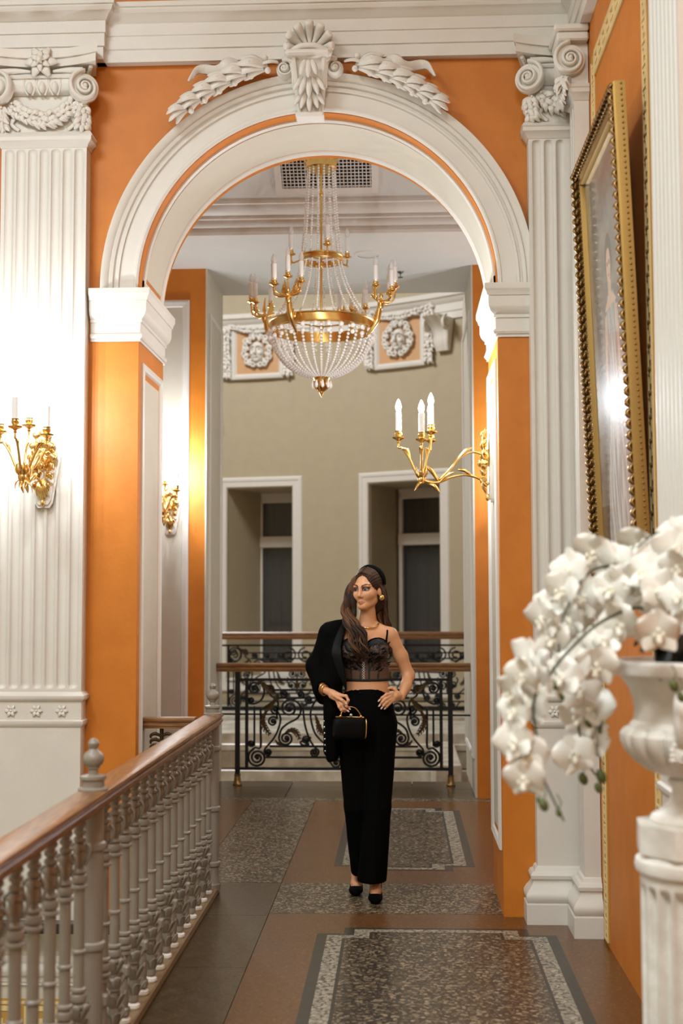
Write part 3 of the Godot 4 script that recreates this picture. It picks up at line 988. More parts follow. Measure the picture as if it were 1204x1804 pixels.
# ---------------------------------------------------------------- plaster ornament
# fluted slab: local x across, y up, z out; flutes of radius r centred at xs
func fluted(g: Geo, x0: float, x1: float, y0: float, y1: float, dep: float, xs: Array, r: float, fy0: float, fy1: float, k: float):
	var cols := [x0]
	for c in xs:
		for i in 11:
			var th := PI - PI * i / 10.0
			cols.append(c + r * 1.001 * cos(th))
	cols.append(x1)
	var rows := [y0, fy0 - 0.001]
	for i in 7: rows.append(fy0 + r * (1.0 - cos(PI / 2 * i / 6.0)))
	for i in 7: rows.append(fy1 - r * (1.0 - cos(PI / 2 * (6 - i) / 6.0)))
	rows.append(fy1 + 0.001); rows.append(y1)
	var b := g.v.size()
	var st := g.ix.size()
	var nc := cols.size()
	for y in rows:
		for x in cols:
			var d := 0.0
			var dy := 0.0
			if y < fy0 + r: dy = (fy0 + r) - y
			elif y > fy1 - r: dy = y - (fy1 - r)
			if y >= fy0 - 1e-6 and y <= fy1 + 1e-6:
				for c in xs:
					var q: float = 1.0 - ((x - c) * (x - c) + dy * dy) / (r * r)
					if q > 0.0: d = maxf(d, k * sqrt(q))
			g.v.append(Vector3(x, y, dep - d))
	for j in rows.size() - 1:
		for i in nc - 1:
			var a := b + j * nc + i
			g.ix.append_array(PackedInt32Array([a, a + nc, a + nc + 1, a, a + nc + 1, a + 1]))
	g.quad(Vector3(x0, y0, 0), Vector3(x0, y1, 0), Vector3(x0, y1, dep), Vector3(x0, y0, dep))
	g.quad(Vector3(x1, y0, dep), Vector3(x1, y1, dep), Vector3(x1, y1, 0), Vector3(x1, y0, 0))
	g.quad(Vector3(x0, y1, dep), Vector3(x0, y1, 0), Vector3(x1, y1, 0), Vector3(x1, y1, dep))
	g.quad(Vector3(x0, y0, 0), Vector3(x0, y0, dep), Vector3(x1, y0, dep), Vector3(x1, y0, 0))

# moulding round three sides of a block x0..x1, depth dep
func wrap3(g: Geo, prof: PackedVector2Array, x0: float, x1: float, dep: float, left := true, right := true):
	var pts := []
	var outs := []
	if left:
		pts.append([x0, 0.0]); outs.append([-1, 0])
		pts.append([x0, dep]); outs.append([-1, 1])
	else:
		pts.append([x0, dep]); outs.append([0, 1])
	if right:
		pts.append([x1, dep]); outs.append([1, 1])
		pts.append([x1, 0.0]); outs.append([1, 0])
	else:
		pts.append([x1, dep]); outs.append([0, 1])
	run_mould(g, prof, pts, outs)

# a plaster leaf: spine points, half width, with a pointed tip
func leaf(g: Geo, pts: PackedVector3Array, w: float, t: float, up: Vector3, tip: float = 0.12):
	var s := spline(pts, 4)
	var n := s.size()
	var ws := PackedFloat32Array()
	var ts := PackedFloat32Array()
	for i in n:
		var f := float(i) / (n - 1)
		var k := pow(sin(PI * clampf(0.12 + 0.88 * f, 0, 1)), 0.7) if f < 0.98 else tip
		ws.append(maxf(w * k, w * tip))
		ts.append(maxf(t * k, t * tip))
	g.strap(s, ws, ts, up, 6)

func volute(g: Geo, c: Vector3, bs: Basis, r: float, dep: float, hand: float):
	# disc body
	var body := pv2([0.0, dep * 0.55, r * 0.80, dep * 0.55, r * 0.86, dep * 0.5, r * 0.9, 0.0, 0.0, 0.0])
	g.lathe(body, 28, c, bs * Basis(Vector3.RIGHT, PI / 2))
	var pts := PackedVector3Array()
	var ws := PackedFloat32Array()
	var ts := PackedFloat32Array()
	var n := 64
	for i in n:
		var f := float(i) / (n - 1)
		var a := hand * (PI * 0.5 + f * TAU * 2.6) if true else 0.0
		var rr := r * (1.0 - f) + r * 0.16 * f
		rr = r * pow(0.17, f)
		pts.append(c + bs * Vector3(cos(a) * rr * hand * hand, sin(a) * rr, dep * (0.55 + 0.45 * f)))
		ws.append(lerpf(r * 0.14, r * 0.07, f))
		ts.append(lerpf(dep * 0.40, dep * 0.22, f))
	g.strap(pts, ws, ts, bs * Vector3(0, 0, 1), 8)
	g.ball(c + bs * Vector3(0, 0, dep), Vector3.ONE * r * 0.15, bs, 10, 6)

func rosette(g: Geo, c: Vector3, bs: Basis, r: float, petals: int, layers: int):
	for l in layers:
		var rr := r * (1.0 - 0.36 * l)
		for i in petals:
			var a := TAU * (i + 0.5 * l) / petals
			var d := Vector3(cos(a), sin(a), 0)
			var z := 0.06 * r + 0.25 * r * l
			leaf(g, PackedVector3Array([c + bs * (d * rr * 0.12 + Vector3(0, 0, z)), c + bs * (d * rr * 0.55 + Vector3(0, 0, z + rr * 0.22)), c + bs * (d * rr * 0.98 + Vector3(0, 0, z + rr * 0.10))]), rr * 0.30, rr * 0.10, bs * Vector3(0, 0, 1), 0.5)
	g.ball(c + bs * Vector3(0, 0, r * 0.2 * layers), Vector3.ONE * r * 0.2, bs, 10, 6)

# bunch of leaves along a path (garland); n outward
func garland(g: Geo, path: PackedVector3Array, n: Vector3, size: float, rng: RandomNumberGenerator, dense: int = 3, dir: float = 1.0):
	var s := spline(path, 5)
	for i in s.size():
		var d := (s[mini(i + 1, s.size() - 1)] - s[maxi(i - 1, 0)]).normalized() * dir
		var x := d.cross(n).normalized()
		for k in dense:
			var off := (k - (dense - 1) * 0.5) * 0.9 + rng.randf_range(-0.2, 0.2)
			var l := size * rng.randf_range(0.85, 1.2)
			var dd := (d + x * off * 0.85).normalized()
			var b0 := s[i] + x * off * size * 0.12 + n * size * 0.12
			leaf(g, PackedVector3Array([b0, b0 + dd * l * 0.55 + n * l * rng.randf_range(0.25, 0.5), b0 + dd * l + n * l * rng.randf_range(-0.05, 0.25)]), l * 0.24, l * 0.085, n)
		if i % 3 == 1: g.ball(s[i] + n * size * 0.45 + x * rng.randf_range(-0.3, 0.3) * size, Vector3.ONE * size * 0.14, Basis.IDENTITY, 7, 5)

func _capital(root: Node3D, w: float, dep: float, left: bool, right: bool, seed_: int):
	# local frame: x = 0 at the middle of the shaft, y world, z = 0 wall, dep = shaft face
	var rng := RandomNumberGenerator.new()
	rng.seed = seed_
	var h := w / 2
	var xl := -h if left else -h
	var xr := h if right else 0.045
	var g := Geo.new()
	bx(g, xl + 0.012, xr - 0.012, 4.10, 4.46, 0.0, dep + 0.012)
	# egg bed
	g.sweep(pv2([0, 4.31, 0.02, 4.31, 0.045, 4.33, 0.055, 4.36, 0.05, 4.39, 0.0, 4.39]), [[Vector3(xl + 0.05, 0, dep), Vector3.BACK, Vector3.UP], [Vector3(xr - 0.05, 0, dep), Vector3.BACK, Vector3.UP]])
	g.sweep(pv2([0, 4.39, 0.06, 4.39, 0.066, 4.40, 0.06, 4.41, 0.0, 4.41]), [[Vector3(xl, 0, dep), Vector3.BACK, Vector3.UP], [Vector3(xr, 0, dep), Vector3.BACK, Vector3.UP]])
	var bell := put("capital", g, M.plaster, root)
	# eggs
	g = Geo.new()
	for i in 3:
		var x := (i - 1) * 0.068
		if x < xl or x > xr: continue
		g.ball(Vector3(x, 4.345, dep + 0.045), Vector3(0.021, 0.032, 0.024), Basis.IDENTITY, 10, 8)
		for s: float in [-1.0, 1.0]:
			g.tube(spline(PackedVector3Array([Vector3(x + s * 0.028, 4.385, dep + 0.052), Vector3(x + s * 0.030, 4.345, dep + 0.050), Vector3(x + s * 0.012, 4.305, dep + 0.036)]), 4), 0.006, 6)
	put("egg_moulding", g, M.plaster, bell)
	# abacus: concave front, flaring corners
	for lay in [[4.455, 4.50, 0.0], [4.50, 4.545, 0.014]]:
		g = Geo.new()
		var p := PackedVector2Array()
		var ov: float = 0.085 + lay[2]
		var nseg := 16
		if left: p.append(Vector2(-h - ov * 0.3, 0.0))
		else: p.append(Vector2(-h, 0.0))
		for i in nseg + 1:
			var t := float(i) / nseg * 2.0 - 1.0
			if not left and t < 0: continue
			if not right and t > 0.15: continue
			var x := t * (h + ov * 0.85)
			p.append(Vector2(x, dep + 0.045 + lay[2] + 0.075 * t * t))
		if right: p.append(Vector2(h + ov * 0.3, 0.0))
		else: p.append(Vector2(p[p.size() - 1].x, 0.0))
		plan(g, p, lay[0], lay[1])
		put("abacus", g, M.plaster, bell)
	# volutes
	for s: float in [-1.0, 1.0]:
		if (s < 0 and not left) or (s > 0 and not right): continue
		g = Geo.new()
		var bs := Basis(Vector3.UP, s * 0.42)
		var c := Vector3(s * (h - 0.012), 4.335, dep + 0.035)
		volute(g, c, bs * (Basis.IDENTITY if s > 0 else Basis(Vector3.LEFT, Vector3.UP, Vector3.BACK)), 0.088, 0.055, 1.0)
		# side roll of the volute, and its band up to the abacus
		g.lathe(pv2([0.0, -0.10, 0.055, -0.10, 0.06, -0.07, 0.045, -0.04, 0.07, 0.0, 0.0, 0.0]), 20, c, bs * Basis(Vector3.RIGHT, PI / 2))
		g.strap(spline(PackedVector3Array([Vector3(s * (h - 0.01), 4.42, dep + 0.07), Vector3(s * (h - 0.09), 4.43, dep + 0.06), Vector3(s * 0.06, 4.425, dep + 0.055)]), 5), lerp_list([0.022, 0.016, 0.008], 11), 0.012, Vector3.BACK, 8)
		# bead cluster under the abacus corner
		for i in 5: g.ball(c + bs * Vector3(s * 0.03, 0.095 + 0.004 * i, -0.03 + 0.018 * i), Vector3.ONE * 0.013, Basis.IDENTITY, 8, 6)
		put("volute", g, M.plaster, bell)
		# leaf tassel under the volute
		g = Geo.new()
		garland(g, PackedVector3Array([c + Vector3(0, -0.09, -0.01), c + Vector3(s * -0.005, -0.14, -0.015), c + Vector3(s * -0.01, -0.18, -0.02)]), bs * Vector3(0, 0, 1), 0.055, rng, 3)
		put("leaf_tassel", g, M.plaster, bell)
	# festoon
	g = Geo.new()
	var x0 := -h + 0.05 if left else -0.02
	var x1 := h - 0.05 if right else -0.03
	var path := PackedVector3Array()
	for i in 7:
		var t := i / 6.0 * 2.0 - 1.0
		var x := t * (h - 0.05)
		if x < x0 - 0.01 or x > x1 + 0.01: continue
		path.append(Vector3(x, 4.175 + 0.085 * t * t, dep + 0.02))
	garland(g, path, Vector3.BACK, 0.058, rng, 3)
	for s: float in [-1.0, 1.0]:
		if (s < 0 and not left) or (s > 0 and not right): continue
		g.strap(spline(PackedVector3Array([Vector3(s * (h - 0.05), 4.26, dep + 0.03), Vector3(s * (h - 0.075), 4.20, dep + 0.025), Vector3(s * (h - 0.06), 4.155, dep + 0.025), Vector3(s * (h - 0.10), 4.12, dep + 0.02)]), 4), 0.012, 0.004, Vector3.BACK, 6)
	put("festoon", g, M.plaster, bell)
	# flower on the abacus
	if left and right:
		g = Geo.new()
		rosette(g, Vector3(0, 4.470, dep + 0.060), Basis.IDENTITY, 0.088, 6, 3)
		put("abacus_flower", g, M.plaster, bell)

const PIL_BASE := [0.0, 0.0, 0.062, 0.0, 0.062, 0.098, 0.050, 0.104, 0.058, 0.112, 0.064, 0.130, 0.062, 0.148, 0.050, 0.168, 0.034, 0.184, 0.026, 0.200, 0.026, 0.210, 0.036, 0.220, 0.038, 0.236, 0.030, 0.250, 0.016, 0.256, 0.010, 0.272, 0.0, 0.278]
const PIL_BAND := [0.0, 0.965, 0.006, 0.970, 0.016, 0.985, 0.016, 1.000, 0.004, 1.006, 0.004, 1.098, 0.014, 1.104, 0.022, 1.116, 0.022, 1.130, 0.006, 1.146, 0.0, 1.150]
const PIL_NECK := [0.0, 4.030, 0.004, 4.032, 0.010, 4.046, 0.022, 4.060, 0.030, 4.066, 0.030, 4.085, 0.036, 4.092, 0.024, 4.112, 0.0, 4.116]

func _front_ornament():
	# ---- wide pilaster at the stair side
	var w := 0.46
	var dep := 0.09
	var t := thing("fluted_pilaster", "wide white fluted pilaster with a garlanded capital and a sconce", "pilaster", Vector3(-1.885, 0, WZ + 0.003))
	var xs := []
	for i in 7: xs.append((i - 3) * 0.0625)
	var g := Geo.new()
	fluted(g, -w / 2, w / 2, 1.10, 4.06, dep, xs, 0.024, 1.165, 4.025, 0.017)
	put("shaft", g, M.white, t)
	g = Geo.new(); bx(g, -w / 2, w / 2, -0.012, 1.12, 0.0, dep + 0.004)
	put("dado", g, M.white, t)
	g = Geo.new(); wrap3(g, pv2(PIL_BAND), -w / 2, w / 2, dep + 0.004)
	put("rosette_band", g, M.white, t)
	for i in 3:
		g = Geo.new(); rosette(g, Vector3((i - 1) * 0.133, 1.052, dep + 0.008), Basis.IDENTITY, 0.033, 6, 1)
		put("rosette", g, M.plaster, t)
	g = Geo.new(); wrap3(g, pv2(PIL_NECK), -w / 2, w / 2, dep)
	put("necking", g, M.white, t)
	_capital(t, w, dep, true, true, 31)
	# ---- corner pilaster at the portrait side
	t = thing("fluted_pilaster", "narrow white fluted corner pilaster between the arch and the portrait wall", "pilaster", Vector3(0.917, 0, WZ + 0.003))
	g = Geo.new()
	fluted(g, -0.23, 0.05, 1.10, 4.06, dep, [-0.1875, -0.125, -0.0625], 0.024, 1.165, 4.025, 0.017)
	put("shaft", g, M.white, t)
	g = Geo.new(); bx(g, -0.23, 0.05, 0.0, 1.12, 0.0, dep + 0.004)
	put("dado", g, M.white, t)
	g = Geo.new(); wrap3(g, pv2(PIL_BAND), -0.23, -0.012, dep + 0.004, true, false)
	put("rosette_band", g, M.white, t)
	g = Geo.new(); rosette(g, Vector3(-0.135, 1.052, dep + 0.008), Basis.IDENTITY, 0.033, 6, 1)
	put("rosette", g, M.plaster, t)
	g = Geo.new(); wrap3(g, pv2(PIL_NECK), -0.23, -0.01, dep, true, false)
	put("necking", g, M.white, t)
	g = Geo.new(); wrap3(g, pv2(PIL_BASE), -0.23, 0.0, dep + 0.004, true, false)
	put("base", g, M.white, t)
	_capital(t, w, dep, true, false, 37)
	# ---- pilaster returning on the right wall, turned to face the stairwell
	t = thing("fluted_pilaster", "white fluted pilaster on the portrait wall tight in the corner", "pilaster", Vector3(RX - 0.003, 0, -6.45), -PI / 2)
	# local z = out of the right wall (-x), local x = +z (towards the landing)
	g = Geo.new()
	fluted(g, -0.055, 0.11, 1.10, 4.18, 0.075, [-0.005, 0.06], 0.022, 1.165, 4.13, 0.015)
	put("shaft", g, M.white, t)
	g = Geo.new(); bx(g, -0.055, 0.11, 0.0, 1.12, 0.0, 0.079)
	put("dado", g, M.white, t)
	g = Geo.new(); wrap3(g, pv2(PIL_BAND), -0.055, 0.11, 0.079)
	put("rosette_band", g, M.white, t)
	g = Geo.new(); wrap3(g, pv2(PIL_BASE), -0.055, 0.11, 0.079)
	put("base", g, M.white, t)
	g = Geo.new()
	var nk := PackedVector2Array()
	for q in pv2(PIL_NECK): nk.append(q + Vector2(0, 0.10))
	wrap3(g, nk, -0.055, 0.11, 0.075)
	put("necking", g, M.white, t)
	g = Geo.new(); bx(g, -0.05, 0.10, 4.20, 4.43, 0.0, 0.085)
	var cb := put("capital", g, M.plaster, t)
	g = Geo.new()
	# volute on the end that looks down the landing
	volute(g, Vector3(0.11, 4.335, 0.095), Basis(Vector3.UP, PI / 2) , 0.088, 0.05, 1.0)
	g.lathe(pv2([0.0, -0.16, 0.06, -0.16, 0.066, -0.12, 0.05, -0.06, 0.074, 0.0, 0.0, 0.0]), 20, Vector3(0.11, 4.335, 0.095), Basis(Vector3.UP, PI / 2) * Basis(Vector3.RIGHT, PI / 2))
	put("volute", g, M.plaster, cb)
	g = Geo.new()
	bx(g, -0.07, 0.15, 4.43, 4.475, 0.0, 0.16, 0.008); bx(g, -0.08, 0.165, 4.475, 4.51, 0.0, 0.175, 0.008)
	put("abacus", g, M.plaster, cb)
	g = Geo.new()
	var rng := RandomNumberGenerator.new()
	rng.seed = 77
	garland(g, PackedVector3Array([Vector3(0.12, 4.25, 0.10), Vector3(0.10, 4.20, 0.12), Vector3(0.0, 4.17, 0.11), Vector3(-0.1, 4.2, 0.1)]), Vector3(0.6, 0, 0.8), 0.06, rng, 3)
	put("leaf_tassel", g, M.plaster, cb)
	# ---- pilaster on the right wall nearer the landing's head
	t = thing("fluted_pilaster", "white fluted pilaster on the portrait wall behind the orchids", "pilaster", Vector3(RX - 0.003, 0, -4.24), -PI / 2)
	g = Geo.new()
	xs = []
	for i in 7: xs.append((i - 3) * 0.0625)
	fluted(g, -0.23, 0.23, 1.10, 4.06, 0.07, xs, 0.024, 1.165, 4.025, 0.017)
	put("shaft", g, M.white, t)
	g = Geo.new(); bx(g, -0.23, 0.23, 0.0, 1.12, 0.0, 0.074)
	put("dado", g, M.white, t)
	g = Geo.new(); wrap3(g, pv2(PIL_BAND), -0.23, 0.23, 0.074)
	put("rosette_band", g, M.white, t)
	g = Geo.new(); wrap3(g, pv2(PIL_BASE), -0.23, 0.23, 0.074)
	put("base", g, M.white, t)
	g = Geo.new(); wrap3(g, pv2(PIL_NECK), -0.23, 0.23, 0.07)
	put("necking", g, M.white, t)
	_keystone()

func _keystone():
	var k := thing("keystone", "white scroll keystone topped by a fluted shell at the arch crown", "keystone", Vector3(AX - 0.03, 0, WZ + 0.03))
	# tapered console: depth swells at the top
	var g := Geo.new()
	var fr := []
	for i in 9:
		var f := i / 8.0
		var y := lerpf(4.175, 4.47, f)
		var hw := lerpf(0.062, 0.10, f)
		var dp := lerpf(0.055, 0.15, f * f)
		fr.append([Vector3(0, y, 0), Vector3(hw, 0, 0), Vector3(0, 0, dp)])
	g.sweep(pv2([-1, -0.3, -1, 0.86, -0.86, 1.0, -0.72, 1.0, -0.66, 0.86, 0.66, 0.86, 0.72, 1.0, 0.86, 1.0, 1, 0.86, 1, -0.3]), fr)
	bx(g, -0.075, 0.075, 4.17, 4.195, -0.02, 0.085, 0.006)
	bx(g, -0.115, 0.115, 4.465, 4.50, -0.02, 0.175, 0.012)
	put("console", g, M.plaster, k)
	# acanthus leaf on the console
	g = Geo.new()
	for row in [[4.44, 0.10, 3], [4.37, 0.12, 5], [4.30, 0.11, 5]]:
		for i in row[2]:
			var o: float = (i - (row[2] - 1) * 0.5)
			var z0: float = 0.13 * pow((row[0] - 4.175) / 0.295, 2.0) + 0.055
			var d := Vector3(o * 0.30, -1, 0).normalized()
			var l: float = row[1] * (1.0 - 0.12 * absf(o))
			var p0 := Vector3(o * 0.018, row[0], z0)
			leaf(g, PackedVector3Array([p0, p0 + d * l * 0.5 + Vector3(0, 0, 0.01), p0 + d * l + Vector3(0, 0, 0.015)]), 0.017, 0.011, Vector3.BACK)
	put("acanthus", g, M.plaster, k)
	# side scrolls
	for s: float in [-1.0, 1.0]:
		g = Geo.new()
		volute(g, Vector3(s * 0.135, 4.435, 0.03), Basis.IDENTITY if s > 0 else Basis(Vector3.LEFT, Vector3.UP, Vector3.BACK), 0.05, 0.06, 1.0)
		g.strap(spline(PackedVector3Array([Vector3(s * 0.14, 4.485, 0.06), Vector3(s * 0.10, 4.475, 0.09), Vector3(s * 0.085, 4.42, 0.09), Vector3(s * 0.085, 4.33, 0.06)]), 5), lerp_list([0.016, 0.02, 0.014, 0.006], 16), 0.014, Vector3.BACK, 8)
		put("scroll", g, M.plaster, k)
	# shell
	g = Geo.new()
	var n := 9
	for i in n:
		var a := lerpf(-0.62, PI + 0.62, float(i) / (n - 1))
		var d := Vector3(cos(a), sin(a), 0)
		var r := 0.128
		var c := Vector3(0, 4.54, 0.07)
		var pts := PackedVector3Array([c + d * 0.02 + Vector3(0, 0, 0.0), c + d * r * 0.5 + Vector3(0, 0, 0.005), c + d * r * 0.9 + Vector3(0, 0, 0.045), c + d * r + Vector3(0, 0, 0.06)])
		g.strap(spline(pts, 4), lerp_list([0.004, 0.016, 0.026, 0.020], 13), lerp_list([0.006, 0.014, 0.022, 0.01], 13), Vector3.BACK, 8)
	g.lathe(pv2([0.0, 0.0, 0.118, 0.03, 0.125, 0.05, 0.0, 0.0]), 24, Vector3(0, 4.54, 0.03), Basis(Vector3.RIGHT, PI / 2))
	put("shell", g, M.plaster, k)
	g = Geo.new()
	g.strap(spline(PackedVector3Array([Vector3(-0.10, 4.49, 0.14), Vector3(-0.05, 4.515, 0.155), Vector3(0, 4.52, 0.16), Vector3(0.05, 4.515, 0.155), Vector3(0.10, 4.49, 0.14)]), 4), 0.016, 0.012, Vector3.BACK, 8)
	for s: float in [-1.0, 1.0]: g.ball(Vector3(s * 0.105, 4.488, 0.14), Vector3.ONE * 0.022, Basis.IDENTITY, 10, 8)
	put("shell_lip", g, M.plaster, k)
	# laurel branches lying on the archivolt on both sides
	var rng := RandomNumberGenerator.new()
	for s: float in [-1.0, 1.0]:
		rng.seed = 51
		var br := thing("laurel_branch", "white plaster laurel branch with a ribbon on the arch, " + ("stair side of the keystone" if s < 0 else "portrait side of the keystone"), "ornament", Vector3(AX - 0.02, 0, WZ + 0.04))
		g = Geo.new()
		var tipa := 0.60 if s < 0 else 0.56
		for c in 6:
			var f := c / 5.0
			var th: float = PI / 2 + (-s) * lerpf(0.20, tipa, f)
			var rad := 1.20 - 0.035 * f
			var p0 := Vector3(cos(th) * rad, SY + sin(th) * rad, 0.045)
			var tdir := Vector3(-sin(th), cos(th), 0) * (-s)
			var rdir := Vector3(cos(th), sin(th), 0)
			var l := lerpf(0.165, 0.125, f)
			for q in [[0.55, 0.015, 0.9], [-0.40, 0.015, 0.9], [0.16, 0.05, 1.0], [-0.12, 0.035, 1.08]]:
				var d: Vector3 = (tdir + rdir * q[0]).normalized()
				var e: Vector3 = Vector3.BACK
				leaf(g, PackedVector3Array([p0 + e * q[1] * 0.4, p0 + d * l * 0.5 * q[2] + e * (q[1] + 0.035), p0 + d * l * q[2] * rng.randf_range(0.95, 1.08) + e * (q[1] + 0.008)]), l * 0.20, l * 0.075, (e + rdir * 0.25).normalized())
				# midrib
				g.tube(PackedVector3Array([p0 + e * (q[1] * 0.4 + 0.008), p0 + d * l * 0.5 * q[2] + e * (q[1] + 0.035 + l * 0.075), p0 + d * l * q[2] * 0.92 + e * (q[1] + 0.016)]), 0.003, 5)
			for b: float in [-1.0, 1.0]: g.ball(p0 + rdir * 0.035 * b + Vector3(0, 0, 0.04), Vector3.ONE * 0.017, Basis.IDENTITY, 8, 6)
		put("leaves", g, M.plaster, br)
		g = Geo.new()
		var rp := PackedVector3Array()
		for i in 14:
			var f := i / 13.0
			var th: float = PI / 2 + (-s) * lerpf(0.15, 0.54, f)
			var rad := 1.21 + 0.085 * smoothstep(0.2, 0.8, f) + 0.026 * sin(f * 17.0) * smoothstep(0.2, 0.5, f)
			rp.append(Vector3(cos(th) * rad, SY + sin(th) * rad, 0.06 + 0.03 * sin(f * 14.0)))
		g.strap(spline(rp, 3), lerp_list([0.016, 0.022, 0.028, 0.030, 0.026, 0.006], 40), 0.006, Vector3(0, 0.7, 1.0), 8)
		put("ribbon", g, M.plaster, br)

# ---------------------------------------------------------------- sconces
func candle_cup(g: Geo, p: Vector3, s: float = 1.0):
	g.lathe(pv2([0.0, -0.030 * s, 0.005 * s, -0.030 * s, 0.009 * s, -0.024 * s, 0.006 * s, -0.018 * s, 0.012 * s, -0.012 * s, 0.030 * s, -0.004 * s, 0.034 * s, 0.002 * s, 0.030 * s, 0.003 * s, 0.014 * s, -0.002 * s, 0.011 * s, 0.004 * s, 0.017 * s, 0.014 * s, 0.019 * s, 0.024 * s, 0.016 * s, 0.030 * s, 0.019 * s, 0.036 * s, 0.014 * s, 0.036 * s, 0.0, 0.034 * s]), 16, p)

func bulb_geo(g: Geo, p: Vector3, s: float = 1.0):
	g.lathe(pv2([0.0, 0.0, 0.009 * s, 0.0, 0.0125 * s, 0.010 * s, 0.0145 * s, 0.020 * s, 0.0125 * s, 0.034 * s, 0.007 * s, 0.048 * s, 0.003 * s, 0.056 * s, 0.0, 0.059 * s]), 14, p)

func gold_leaf(g: Geo, a: Vector3, b: Vector3, curl: Vector3, w: float, up: Vector3):
	leaf(g, PackedVector3Array([a, a.lerp(b, 0.5) + curl, b]), w, w * 0.28, up, 0.15)

